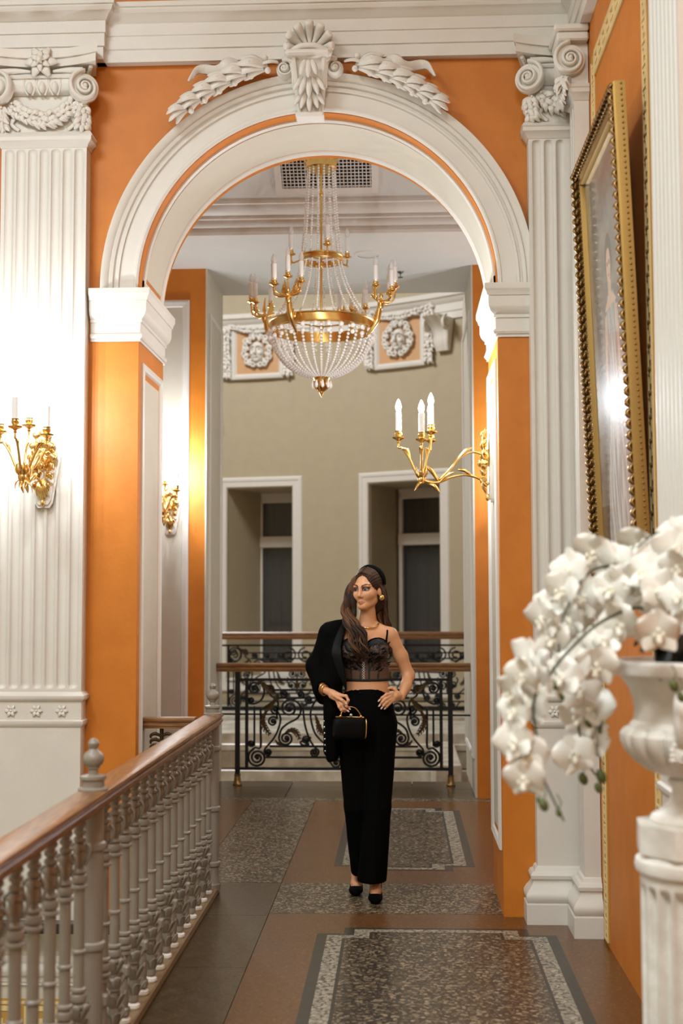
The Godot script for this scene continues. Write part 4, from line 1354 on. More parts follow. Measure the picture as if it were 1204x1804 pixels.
func make_sconce(label: String, at: Vector3, turn: float, energy: float) -> Node3D:
	var t := thing("candle_sconce", label, "sconce", at, turn, "gilt candle sconces")
	# white hexagonal backplate
	var g := Geo.new()
	var hexa := pv2([-0.030, -0.225, 0.030, -0.225, 0.048, -0.20, 0.085, 0.02, 0.085, 0.06, 0.042, 0.20, 0.0, 0.215, -0.042, 0.20, -0.085, 0.06, -0.085, 0.02, -0.048, -0.20])
	g.prism(hexa, 0.0, 0.018)
	var h2 := PackedVector2Array()
	for q in hexa: h2.append(q * Vector2(0.84, 0.93))
	g.prism(h2, 0.018, 0.026)
	put("backplate", g, M.plaster, t)
	# gilt cartouche
	g = Geo.new()
	var u := Vector3.BACK
	g.ball(Vector3(0, 0.02, 0.035), Vector3(0.035, 0.05, 0.022), Basis.IDENTITY, 14, 10)
	for s: float in [-1.0, 1.0]:
		for q in [[0.0, 0.12, 0.03, 0.17, 0.02], [0.01, 0.06, 0.055, 0.12, 0.022], [0.02, 0.0, 0.065, 0.06, 0.022], [0.02, -0.03, 0.06, -0.01, 0.02], [0.012, -0.06, 0.045, -0.08, 0.018], [0.006, -0.10, 0.03, -0.14, 0.016]]:
			gold_leaf(g, Vector3(s * q[0], q[1], 0.04), Vector3(s * q[2], q[3], 0.038), Vector3(s * 0.015, 0.01, 0.03), q[4], u)
		var sp := PackedVector3Array()
		for i in 20:
			var f := i / 19.0
			var a := f * TAU * 1.5
			var rr := lerpf(0.030, 0.006, f)
			sp.append(Vector3(s * (0.030 + cos(a) * rr), 0.055 + sin(a) * rr, 0.045 + 0.015 * f))
		g.tube(sp, lerp_list([0.007, 0.004], 20), 7, u)
	for k in 5:
		gold_leaf(g, Vector3((k - 2) * 0.006, -0.08, 0.045), Vector3((k - 2) * 0.014, -0.19 + 0.012 * absf(k - 2), 0.04), Vector3(0, 0, 0.025), 0.012, u)
		gold_leaf(g, Vector3((k - 2) * 0.006, 0.07, 0.045), Vector3((k - 2) * 0.016, 0.19 - 0.014 * absf(k - 2), 0.045), Vector3(0, 0, 0.02), 0.012, u)
	g.ball(Vector3(0, -0.20, 0.035), Vector3(0.012, 0.02, 0.014), Basis.IDENTITY, 10, 8)
	put("cartouche", g, M.gold, t)
	# stem: two S arms from the plate to the branching node
	g = Geo.new()
	var node := Vector3(0, -0.085, 0.40)
	g.tube(spline(pv3([0, -0.13, 0.03, 0, -0.10, 0.07, 0, -0.075, 0.15, 0, -0.085, 0.23, 0, -0.115, 0.31, 0, -0.11, 0.37, node.x, node.y, node.z]), 5), lerp_list([0.010, 0.008, 0.007, 0.008, 0.011, 0.010], 31), 9)
	g.tube(spline(pv3([0, 0.02, 0.04, 0, 0.045, 0.08, 0, 0.05, 0.13, 0, 0.02, 0.19, 0, -0.04, 0.24, 0, -0.10, 0.30]), 5), lerp_list([0.010, 0.006, 0.006, 0.007, 0.010], 26), 9)
	g.ball(Vector3(0, -0.01, 0.075), Vector3(0.022, 0.022, 0.018), Basis.IDENTITY, 12, 8)
	g.ball(node + Vector3(0, -0.012, 0), Vector3(0.022, 0.028, 0.022), Basis.IDENTITY, 12, 8)
	# leaves wrapping the arms
	for q in [[0.30, -0.115, 0.38, -0.02], [0.24, -0.05, 0.16, 0.055], [0.31, -0.12, 0.22, -0.06], [0.36, -0.12, 0.30, -0.17], [0.39, -0.11, 0.44, -0.16], [0.20, 0.02, 0.12, 0.075], [0.12, -0.08, 0.20, -0.045], [0.06, 0.04, 0.04, 0.11]]:
		for s: float in [-1.0, 0.0, 1.0]:
			gold_leaf(g, Vector3(0, q[1], q[0]), Vector3(s * 0.022, q[3], q[2]), Vector3(s * 0.012, 0.012, 0), 0.011, Vector3(s * 0.6, 0.7, 0.3))
	for k in 6:
		var a := TAU * k / 6
		gold_leaf(g, node + Vector3(0, -0.02, 0), node + Vector3(cos(a) * 0.03, 0.055, sin(a) * 0.03), Vector3(cos(a) * 0.018, 0, sin(a) * 0.018), 0.013, Vector3(cos(a), 0.2, sin(a)))
	put("arm", g, M.gold, t)
	# candle branches
	for c in [[Vector3(0.0, 0.135, 0.525), 0.06], [Vector3(0.12, 0.11, 0.40), 0.05], [Vector3(-0.13, 0.135, 0.345), 0.05], [Vector3(0.015, 0.165, 0.345), 0.03]]:
		var p: Vector3 = c[0]
		g = Geo.new()
		var d := Vector3(p.x - node.x, 0, p.z - node.z)
		g.tube(spline(PackedVector3Array([node, node + d * 0.25 + Vector3(0, 0.03, 0), node + d * 0.55 + Vector3(0, 0.11, 0), node + d * 0.85 + Vector3(0, 0.135 + p.y * 0.2, 0), p + Vector3(0, -0.055, 0), p + Vector3(0, -0.02, 0)]), 4), lerp_list([0.009, 0.007, 0.006, 0.006, 0.005], 21), 8)
		for s: float in [-1.0, 1.0]:
			gold_leaf(g, node + d * 0.5 + Vector3(0, 0.10, 0), node + d * 0.8 + Vector3(s * 0.012, 0.155, s * 0.012), Vector3(0, 0.025, 0), 0.009, Vector3(s, 0.5, 0.2))
		candle_cup(g, p, 1.08)
		put("branch", g, M.gold, t)
		g = Geo.new()
		g.lathe(pv2([0.0, 0.034, 0.0165, 0.034, 0.0165, 0.140, 0.0145, 0.145, 0.0, 0.145]), 16, p)
		var ca := put("candle", g, M.candle, t)
		g = Geo.new()
		bulb_geo(g, p + Vector3(0, 0.145, 0), 1.25)
		put("bulb", g, M.bulb_lit, ca)
		var l := OmniLight3D.new()
		l.name = "bulb_light"
		l.light_color = Color(0.94, 0.97, 1.0)
		l.light_energy = energy
		l.light_size = 0.014
		l.omni_range = 30.0
		l.omni_attenuation = 2.0
		l.shadow_enabled = true
		l.position = p + Vector3(0, 0.172, 0)
		t.add_child(l, true)
	return t

# ---------------------------------------------------------------- chandelier
func bead(g: Geo, p: Vector3, r: float, up: Vector3 = Vector3.UP):
	# faceted crystal: two stacked pyramids with a flat girdle, 5 sides
	var st := g.ix.size()
	var b := g.v.size()
	var x := up.cross(Vector3(0.3, 0.2, 0.93)).normalized()
	var y := up.cross(x)
	for ring in [[0.75, 0.65], [-0.75, 0.65], [0.15, 1.0], [-0.15, 1.0]]:
		for k in 5:
			var a := TAU * k / 5
			g.v.append(p + up * ring[0] * r + (x * cos(a) + y * sin(a)) * r * ring[1])
	g.v.append(p + up * r); g.v.append(p - up * r)
	for k in 5:
		var k1 := (k + 1) % 5
		g.ix.append_array(PackedInt32Array([b + 20, b + k, b + k1, b + k, b + 10 + k, b + 10 + k1, b + k, b + 10 + k1, b + k1,
			b + 10 + k, b + 15 + k, b + 15 + k1, b + 10 + k, b + 15 + k1, b + 10 + k1,
			b + 15 + k, b + 5 + k, b + 5 + k1, b + 15 + k, b + 5 + k1, b + 15 + k1, b + 21, b + 5 + k1, b + 5 + k]))
	g.orient(st)

func strand(g: Geo, a: Vector3, b: Vector3, sag: Vector3, r0: float, r1: float):
	var ctrl := (a + b) * 0.5 + sag
	var ln := (b - a).length() + sag.length() * 0.8
	var t := 0.0
	while t <= 1.0:
		var p := a.lerp(ctrl, t).lerp(ctrl.lerp(b, t), t)
		var r := lerpf(r0, r1, t)
		bead(g, p, r)
		t += r * 2.5 / ln

func make_chandelier():
	var t := thing("chandelier", "tall gilt chandelier with crystal strands and unlit candle bulbs under the vault", "chandelier", Vector3(-0.525, 0, -8.6))
	var g := Geo.new()
	# canopy plate
	g.lathe(pv2([0.0, 4.95, 0.05, 4.95, 0.055, 4.90, 0.02, 4.88, 0.012, 4.70, 0.03, 4.68, 0.085, 4.66, 0.108, 4.645, 0.112, 4.62, 0.105, 4.60, 0.108, 4.575, 0.098, 4.565, 0.0, 4.56]), 36)
	for k in 14:
		var a := TAU * k / 14
		g.ball(Vector3(cos(a) * 0.109, 4.625, sin(a) * 0.109), Vector3(0.010, 0.014, 0.010), Basis.IDENTITY, 8, 6)
	put("canopy", g, M.gold, t)
	g = Geo.new()
	g.tube(pv3([0, 4.58, 0, 0, 4.2, 0, 0, 3.6, 0, 0, 3.12, 0]), 0.008, 10, Vector3.RIGHT)
	for y in [4.4, 3.99, 3.9, 3.47]: g.ball(Vector3(0, y, 0), Vector3(0.016, 0.022, 0.016), Basis.IDENTITY, 10, 8)
	put("stem", g, M.gold, t)
	# rings
	var ring := func(r: float, y: float, h: float, called: String):
		var q := Geo.new()
		var fr := []
		for i in 48:
			var a := TAU * i / 48
			fr.append([Vector3(0, y, 0), Vector3(cos(a), 0, sin(a)), Vector3.UP])
		q.sweep(pv2([r - 0.008, -h, r + 0.003, -h, r + 0.007, -h + 0.006, r + 0.003, -h + 0.012, r, -h + 0.014, r, h - 0.014, r + 0.003, h - 0.012, r + 0.007, h - 0.006, r + 0.003, h, r - 0.008, h]), fr, false, true, false)
		for i in 3:
			var a2 := TAU * i / 3 + 0.4
			q.tube(PackedVector3Array([Vector3(0, y, 0), Vector3(cos(a2) * r * 0.5, y, sin(a2) * r * 0.5), Vector3(cos(a2) * r, y, sin(a2) * r)]), 0.005, 6)
		put(called, q, M.gold, t)
	ring.call(0.147, 3.945, 0.022, "upper_ring")
	ring.call(0.356, 3.475, 0.036, "main_ring")
	# upper candle arms
	var bulbs := []
	for a in [3.28, 1.31, -0.62]:
		g = Geo.new()
		var d := Vector3(cos(a), 0, sin(a))
		g.tube(spline(PackedVector3Array([Vector3(0, 3.945, 0) + d * 0.147, Vector3(0, 3.935, 0) + d * 0.175, Vector3(0, 3.93, 0) + d * 0.20, Vector3(0, 3.955, 0) + d * 0.212, Vector3(0, 3.975, 0) + d * 0.212]), 4), 0.006, 8)
		g.ball(Vector3(0, 3.925, 0) + d * 0.212, Vector3(0.007, 0.012, 0.007), Basis.IDENTITY, 8, 6)
		candle_cup(g, Vector3(0, 3.99, 0) + d * 0.212, 0.95)
		put("arm", g, M.gold, t)
		bulbs.append(Vector3(0, 3.99, 0) + d * 0.212)
	# four winged branches with four candles each
	for ci in 4:
		var a := deg_to_rad([115.0, 25.0, 205.0, 295.0][ci])
		var d := Vector3(cos(a), 0, sin(a))
		var x := Vector3(-sin(a), 0, cos(a))
		g = Geo.new()
		var root := Vector3(0, 3.46, 0) + d * 0.36
		var hub := Vector3(0, 3.60, 0) + d * 0.45
		g.tube(spline(PackedVector3Array([root + Vector3(0, -0.09, 0) - d * 0.02, root + Vector3(0, -0.03, 0) + d * 0.03, root + d * 0.065 + Vector3(0, 0.03, 0), hub]), 5), lerp_list([0.006, 0.014, 0.022, 0.014], 16), 10)
		# figure: bust, head and wings
		g.ball(hub + Vector3(0, -0.02, 0), Vector3(0.022, 0.04, 0.022), Basis.IDENTITY, 10, 8)
		g.ball(hub + Vector3(0, 0.035, 0) + d * 0.004, Vector3(0.014, 0.018, 0.014), Basis.IDENTITY, 10, 8)
		for s: float in [-1.0, 1.0]:
			for k in 4:
				var w0 := hub - d * 0.012 + x * s * 0.012
				gold_leaf(g, w0, w0 + x * s * (0.035 + 0.012 * k) + Vector3(0, 0.115 - 0.03 * k, 0) - d * 0.02, x * s * 0.012 + Vector3(0, 0.01, 0), 0.013, d)
		for k in 5:
			gold_leaf(g, root + Vector3(0, -0.03, 0), root + Vector3(0, 0.08 - 0.02 * absf(k - 2), 0) + x * (k - 2) * 0.018 + d * 0.05, d * 0.02, 0.012, d)
		put("winged_branch", g, M.gold, t)
		for c in [[0.105, 0.015, 0.085], [-0.105, 0.015, 0.075], [0.045, 0.105, 0.055], [-0.045, 0.085, 0.10]]:
			g = Geo.new()
			var p: Vector3 = hub + x * c[0] + d * c[1] + Vector3(0, c[2], 0)
			var e := p - hub; e.y = 0
			g.tube(spline(PackedVector3Array([hub + Vector3(0, 0.0, 0), hub + e * 0.5 + Vector3(0, -0.005, 0), hub + e * 0.9 + Vector3(0, 0.01, 0), p + Vector3(0, -0.03, 0), p + Vector3(0, -0.02, 0)]), 4), lerp_list([0.009, 0.006, 0.005], 17), 8)
			candle_cup(g, p, 0.95)
			put("arm", g, M.gold, t)
			bulbs.append(p)
	for p in bulbs:
		g = Geo.new()
		g.lathe(pv2([0.0, 0.026, 0.0165, 0.026, 0.0165, 0.130, 0.015, 0.134, 0.0, 0.134]), 14, p)
		var ca := put("candle", g, M.candle, t)
		g = Geo.new()
		bulb_geo(g, p + Vector3(0, 0.134, 0), 1.15)
		put("bulb", g, M.bulb_off, ca)
	# crystal strands: canopy to upper ring, upper ring to main ring, bowl
	for k in 16:
		var a := TAU * (k + 0.3) / 16
		var d := Vector3(cos(a), 0, sin(a))
		g = Geo.new()
		strand(g, Vector3(0, 4.57, 0) + d * 0.095, Vector3(0, 3.95, 0) + d * 0.140, -d * 0.012, 0.008, 0.007)
		put("crystal_strand", g, M.crystal, t)
	for k in 18:
		var a := TAU * (k + 0.6) / 18
		var d := Vector3(cos(a), 0, sin(a))
		g = Geo.new()
		strand(g, Vector3(0, 3.93, 0) + d * 0.140, Vector3(0, 3.50, 0) + d * 0.345, -d * 0.07, 0.007, 0.008)
		put("crystal_strand", g, M.crystal, t)
	for k in 34:
		var a := TAU * (k + 0.2) / 34
		var d := Vector3(cos(a), 0, sin(a))
		g = Geo.new()
		strand(g, Vector3(0, 3.42, 0) + d * 0.352, Vector3(0, 3.125, 0) + d * 0.055, d * 0.10 + Vector3(0, -0.10, 0), 0.0115, 0.008)
		put("crystal_strand", g, M.crystal, t)
	# large round drops under the main ring: upper and lower rows
	for k in 26:
		var a := TAU * (k + 0.7) / 26
		var d := Vector3(cos(a), 0, sin(a))
		for q in [[3.425, 0.360, 0.017], [3.382, 0.357, 0.0155]]:
			g = Geo.new()
			g.ball(Vector3(0, q[0], 0) + d * q[1], Vector3.ONE * q[2], Basis.IDENTITY, 10, 7)
			put("crystal_drop", g, M.crystal, t)
	# finial with hanging drops
	g = Geo.new()
	g.lathe(pv2([0.0, 3.14, 0.075, 3.138, 0.08, 3.13, 0.06, 3.12, 0.05, 3.10, 0.034, 3.07, 0.030, 3.05, 0.014, 3.03, 0.016, 3.02, 0.006, 3.0, 0.0, 2.985]), 24)
	for k in 8:
		var a := TAU * k / 8
		gold_leaf(g, Vector3(cos(a) * 0.05, 3.11, sin(a) * 0.05), Vector3(cos(a) * 0.02, 3.03, sin(a) * 0.02), Vector3(cos(a) * 0.02, 0, sin(a) * 0.02), 0.014, Vector3(cos(a), 0, sin(a)))
	put("finial", g, M.gold, t)
	for k in 9:
		var a := TAU * k / 9
		g = Geo.new()
		g.lathe(pv2([0.0, 0.0, 0.005, -0.006, 0.012, -0.028, 0.013, -0.040, 0.008, -0.052, 0.0, -0.058]), 7, Vector3(cos(a) * 0.062, 3.105, sin(a) * 0.062))
		put("crystal_drop", g, M.crystal, t)

func _lamps():
	make_sconce("gilt candle sconce lit on the wide fluted pilaster", Vector3(-1.86, 2.33, WZ + 0.09), 0.0, 0.24)
	make_sconce("gilt candle sconce reaching into the arch from its pier beside the portrait wall", Vector3(AX + AR, 2.38, -7.04), -PI / 2, 0.38)
	make_sconce("gilt candle sconce on the framed cream panel beyond the arch", Vector3(-1.905, 2.38, -10.544), 0.0, 0.38)
	make_sconce("gilt candle sconce on the orange wall beyond the arch, portrait side", Vector3(1.15, 2.38, -10.55), 0.0, 0.40)
	make_chandelier()

# ---------------------------------------------------------------- railings
# points of a spiral that winds in to its eye: centre, start radius, start angle, turns (signed)
func spiral2(c: Vector2, r: float, a0: float, turns: float, r1: float = 0.22) -> PackedVector2Array:
	var o := PackedVector2Array()
	var n := int(absf(turns) * 18) + 2
	for i in n:
		var f := float(i) / (n - 1)
		var rr := r * lerpf(1.0, r1, f)
		o.append(c + Vector2(cos(a0 + turns * TAU * f), sin(a0 + turns * TAU * f)) * rr)
	return o

# one scroll: [spiral at start or null, stem points..., spiral at end or null], panel sketch units
func scroll_piece(parent: Node3D, head, stem: Array, tail, flip: bool, xf: Transform2D, r: float, m: Material):
	var p := PackedVector2Array()
	if head != null:
		var s := spiral2(Vector2(head[0], head[1]), head[2], head[3], head[4])
		s.reverse()
		p.append_array(s)
	p.append_array(pv2(stem))
	if tail != null: p.append_array(spiral2(Vector2(tail[0], tail[1]), tail[2], tail[3], tail[4]))
	var q := PackedVector3Array()
	for e in p:
		var w := Vector2(2467.6 - e.x, e.y) if flip else e
		w = xf * w
		q.append(Vector3(w.x, w.y, 0))
	var g := Geo.new()
	var sp := spline(q, 3)
	g.strap(sp, r, r * 1.2, Vector3.BACK, 6)
	for e in ([head, tail]):
		if e == null: continue
		var w2 := xf * (Vector2(2467.6 - e[0], e[1]) if flip else Vector2(e[0], e[1]))
		g.ball(Vector3(w2.x, w2.y, 0), Vector3(r * 1.9, r * 1.9, r * 1.6), Basis.IDENTITY, 8, 6)
	put("scroll", g, m, parent)

func iron_leaf(parent: Node3D, pts: Array, flip: bool, xf: Transform2D, w: float):
	var base := PackedVector3Array()
	for e in pv2(pts):
		var q := xf * (Vector2(2467.6 - e.x, e.y) if flip else e)
		base.append(Vector3(q.x, q.y, 0.008))
	var g := Geo.new()
	leaf(g, base, w, w * 0.3, Vector3.BACK)
	var s := spline(base, 3)
	for i in range(1, s.size() - 1):
		var d := (s[i + 1] - s[i]).normalized()
		var x := Vector3(-d.y, d.x, 0)
		var l := w * 2.2 * sin(PI * float(i) / s.size())
		for sg: float in [-1.0, 1.0]:
			leaf(g, PackedVector3Array([s[i], s[i] + x * sg * l * 0.6 + d * l * 0.3 + Vector3(0, 0, 0.006), s[i] + x * sg * l * 0.75 + d * l * 0.9 + Vector3(0, 0, 0.012)]), w * 0.42, w * 0.16, Vector3.BACK)
	put("leaf_ornament", g, M.bronze, parent)

# scroll panel between two posts; xf maps sketch units to metres
func scroll_panel(t: Node3D, xf: Transform2D, r: float):
	var hbar := func(y: float, x0: float, x1: float, rr: float):
		var a := xf * Vector2(x0, y)
		var b := xf * Vector2(x1, y)
		var q := Geo.new()
		q.bar(Vector3(a.x, a.y, 0), Vector3(b.x, b.y, 0), rr * 2, rr * 2, rr * 0.3)
		put("bar", q, M.iron, t)
	var vbar := func(x: float, y0: float, y1: float, rr: float):
		for fl in 2:
			var xx := x if fl == 0 else 2467.6 - x
			var a := xf * Vector2(xx, y0)
			var b := xf * Vector2(xx, y1)
			var q := Geo.new()
			q.bar(Vector3(a.x, a.y, 0), Vector3(b.x, b.y, 0), rr * 2, rr * 2, rr * 0.3)
			put("bar", q, M.iron, t)
	var c := 1233.8
	hbar.call(500.0, 165.0, 2302.0, r * 1.25)
	hbar.call(1400.0, 165.0, 2302.0, r * 1.4)
	hbar.call(1285.0, 450.0, 2017.0, r)
	hbar.call(1175.0, 490.0, 1977.0, r)
	hbar.call(605.0, 520.0, 1947.0, r)
	hbar.call(685.0, 575.0, 1892.0, r)
	vbar.call(258.0, 500.0, 1395.0, r * 1.5)
	for fl in [false, true]:
		scroll_piece(t, null, [335, 770, 335, 900, 335, 1040], [303, 1145, 34, 0.3, 1.5], fl, xf, r, M.iron)
		scroll_piece(t, null, [398, 780, 398, 1000, 398, 1184, 345, 1188, 300, 1225], [365, 1290, 92, -2.6, -2.1], fl, xf, r * 1.1, M.iron)
		scroll_piece(t, [335, 590, 62, -0.9, -1.6], [405, 545, 435, 620, 405, 705, 335, 745], [302, 712, 34, 2.2, 1.4], fl, xf, r, M.iron)
		scroll_piece(t, [690, 790, 80, -2.2, -1.7], [700, 700, 780, 740, 805, 810, 770, 890, 680, 940, 610, 1000], [655, 1095, 72, 3.4, -1.9], fl, xf, r * 1.05, M.iron)
		scroll_piece(t, [522, 925, 52, -0.6, -1.5], [560, 820, 590, 860, 598, 920, 570, 1020, 520, 1110, 450, 1190], [475, 1232, 40, 3.6, -1.5], fl, xf, r, M.iron)
		scroll_piece(t, [885, 700, 44, 0.6, 1.5], [835, 760, 832, 850, 850, 980, 895, 1110, 945, 1185], [938, 1235, 46, -0.6, 1.6], fl, xf, r, M.iron)
		scroll_piece(t, null, [960, 700, 908, 800, 905, 900, 940, 1030, 1000, 1110, 1070, 1165], [1090, 1215, 44, -1.0, 1.5], fl, xf, r, M.iron)
		scroll_piece(t, [857, 1112, 44, -0.4, -1.5], [800, 1130, 830, 1165, 890, 1150], null, fl, xf, r, M.iron)
		scroll_piece(t, [545, 800, 48, 1.2, 1.4], [575, 740, 540, 690, 500, 660], [490, 590, 44, 1.4, -1.4], fl, xf, r, M.iron)
		scroll_piece(t, [640, 645, 42, -2.4, -1.4], [680, 690, 760, 690], [800, 650, 40, 2.2, -1.4], fl, xf, r, M.iron)
		scroll_piece(t, [1010, 650, 46, 2.6, 1.5], [1090, 720, 1160, 800], [1165, 900, 60, -1.2, 1.6], fl, xf, r, M.iron)
		scroll_piece(t, [1150, 1060, 60, 1.2, -1.5], [1090, 1000, 1110, 950], null, fl, xf, r, M.iron)
		scroll_piece(t, null, [1060, 1290, 1110, 1350], [1160, 1340, 48, 2.8, -1.4], fl, xf, r, M.iron)
		iron_leaf(t, [470, 800, 420, 900, 445, 990, 500, 1060], fl, xf, 0.016)
		iron_leaf(t, [640, 1050, 700, 1010, 760, 1030, 795, 1110], fl, xf, 0.015)
		iron_leaf(t, [380, 510, 430, 560, 480, 590, 540, 640], fl, xf, 0.016)
		iron_leaf(t, [950, 860, 980, 950, 1000, 1020, 1060, 1050], fl, xf, 0.016)
		iron_leaf(t, [560, 680, 520, 740, 480, 780, 440, 800], fl, xf, 0.016)
		iron_leaf(t, [545, 1110, 580, 1150, 620, 1160], fl, xf, 0.010)
	iron_leaf(t, [1233, 1180, 1233, 1050, 1233, 900], false, xf, 0.02)

func rail_x(g: Geo, x0: float, x1: float, y0: float, h: float, w: float, z: float):
	# moulded wooden handrail along x
	var p := pv2([-w * 0.36, 0, w * 0.36, 0, w * 0.36, h * 0.18, w * 0.44, h * 0.24, w * 0.44, h * 0.40, w * 0.38, h * 0.48, w * 0.40, h * 0.58, w * 0.5, h * 0.70, w * 0.5, h * 0.88, w * 0.42, h, -w * 0.42, h, -w * 0.5, h * 0.88, -w * 0.5, h * 0.70, -w * 0.40, h * 0.58, -w * 0.38, h * 0.48, -w * 0.44, h * 0.40, -w * 0.44, h * 0.24, -w * 0.36, h * 0.18])
	g.sweep(p, [[Vector3(x0, y0, z), Vector3.BACK, Vector3.UP], [Vector3(x1, y0, z), Vector3.BACK, Vector3.UP]], true)

func post_foot(t: Node3D, x: float, y1: float, y0: float = 0.0):
	var g := Geo.new()
	g.box(Vector3(x, (y1 + y0 + 0.09) / 2, 0), Vector3(0.042, y1 - y0 - 0.09, 0.042), 0.004)
	var p := put("post", g, M.iron, t)
	g = Geo.new()
	g.lathe(pv2([0.0, 0.0, 0.040, 0.0, 0.042, 0.012, 0.034, 0.022, 0.030, 0.045, 0.026, 0.08, 0.030, 0.088, 0.030, 0.096, 0.0, 0.096]), 18, Vector3(x, y0, 0))
	put("foot", g, M.gold_dark, p)

func _iron_rails():
	var t := thing("iron_railing", "black wrought iron scroll railing with wooden handrail behind the woman", "railing", Vector3(0, 0, -11.2))
	var g := Geo.new()
	rail_x(g, -1.605, 0.605, 0.984, 0.074, 0.09, 0.0)
	put("handrail", g, M.wood_x, t)
	post_foot(t, -1.424, 0.99); post_foot(t, 0.431, 0.99)
	var xf := Transform2D(Vector2(0.000868, 0), Vector2(0, -0.000855), Vector2(-1.5674, 1.3415))
	scroll_panel(t, xf, 0.0092)
	g = Geo.new(); g.bar(Vector3(-1.605, 0.615, 0), Vector3(0.605, 0.606, 0), 0.016, 0.016, 0.003)
	put("bar", g, M.iron, t)
	# far railing across the stairwell
	t = thing("iron_railing", "distant black wrought iron railing with wooden handrail before the windows", "railing", Vector3(0, 0, -17.0))
	g = Geo.new()
	rail_x(g, -4.6, 2.6, 1.07, 0.098, 0.12, 0.0)
	put("handrail", g, M.wood_x, t)
	for x in [-4.45, -2.45, -0.43, 1.55]: post_foot(t, x, 1.07)
	for k in 2:
		var x0 := -2.53 + 1.99 * k
		scroll_panel(t, Transform2D(Vector2(0.00094, 0), Vector2(0, -0.00094), Vector2(x0, 1.46)), 0.010)
		# paired C-scrolls under the top bar
		var xm: float = x0 + 1233.8 * 0.00094
		for s: float in [-1.0, 1.0]:
			for o: float in [0.0, 1.0]:
				g = Geo.new()
				var pts := PackedVector3Array()
				for e in spiral2(Vector2(xm + s * (0.11 + o * 0.72), 0.86), 0.10, PI / 2, s * 1.6): pts.append(Vector3(e.x, e.y, 0.012))
				g.strap(spline(pts, 2), 0.011, 0.013, Vector3.BACK, 6)
				put("scroll", g, M.iron, t)
	g = Geo.new(); g.bar(Vector3(-4.6, 0.165, 0), Vector3(2.6, 0.165, 0), 0.05, 0.05, 0.006)
	put("bar", g, M.iron, t)

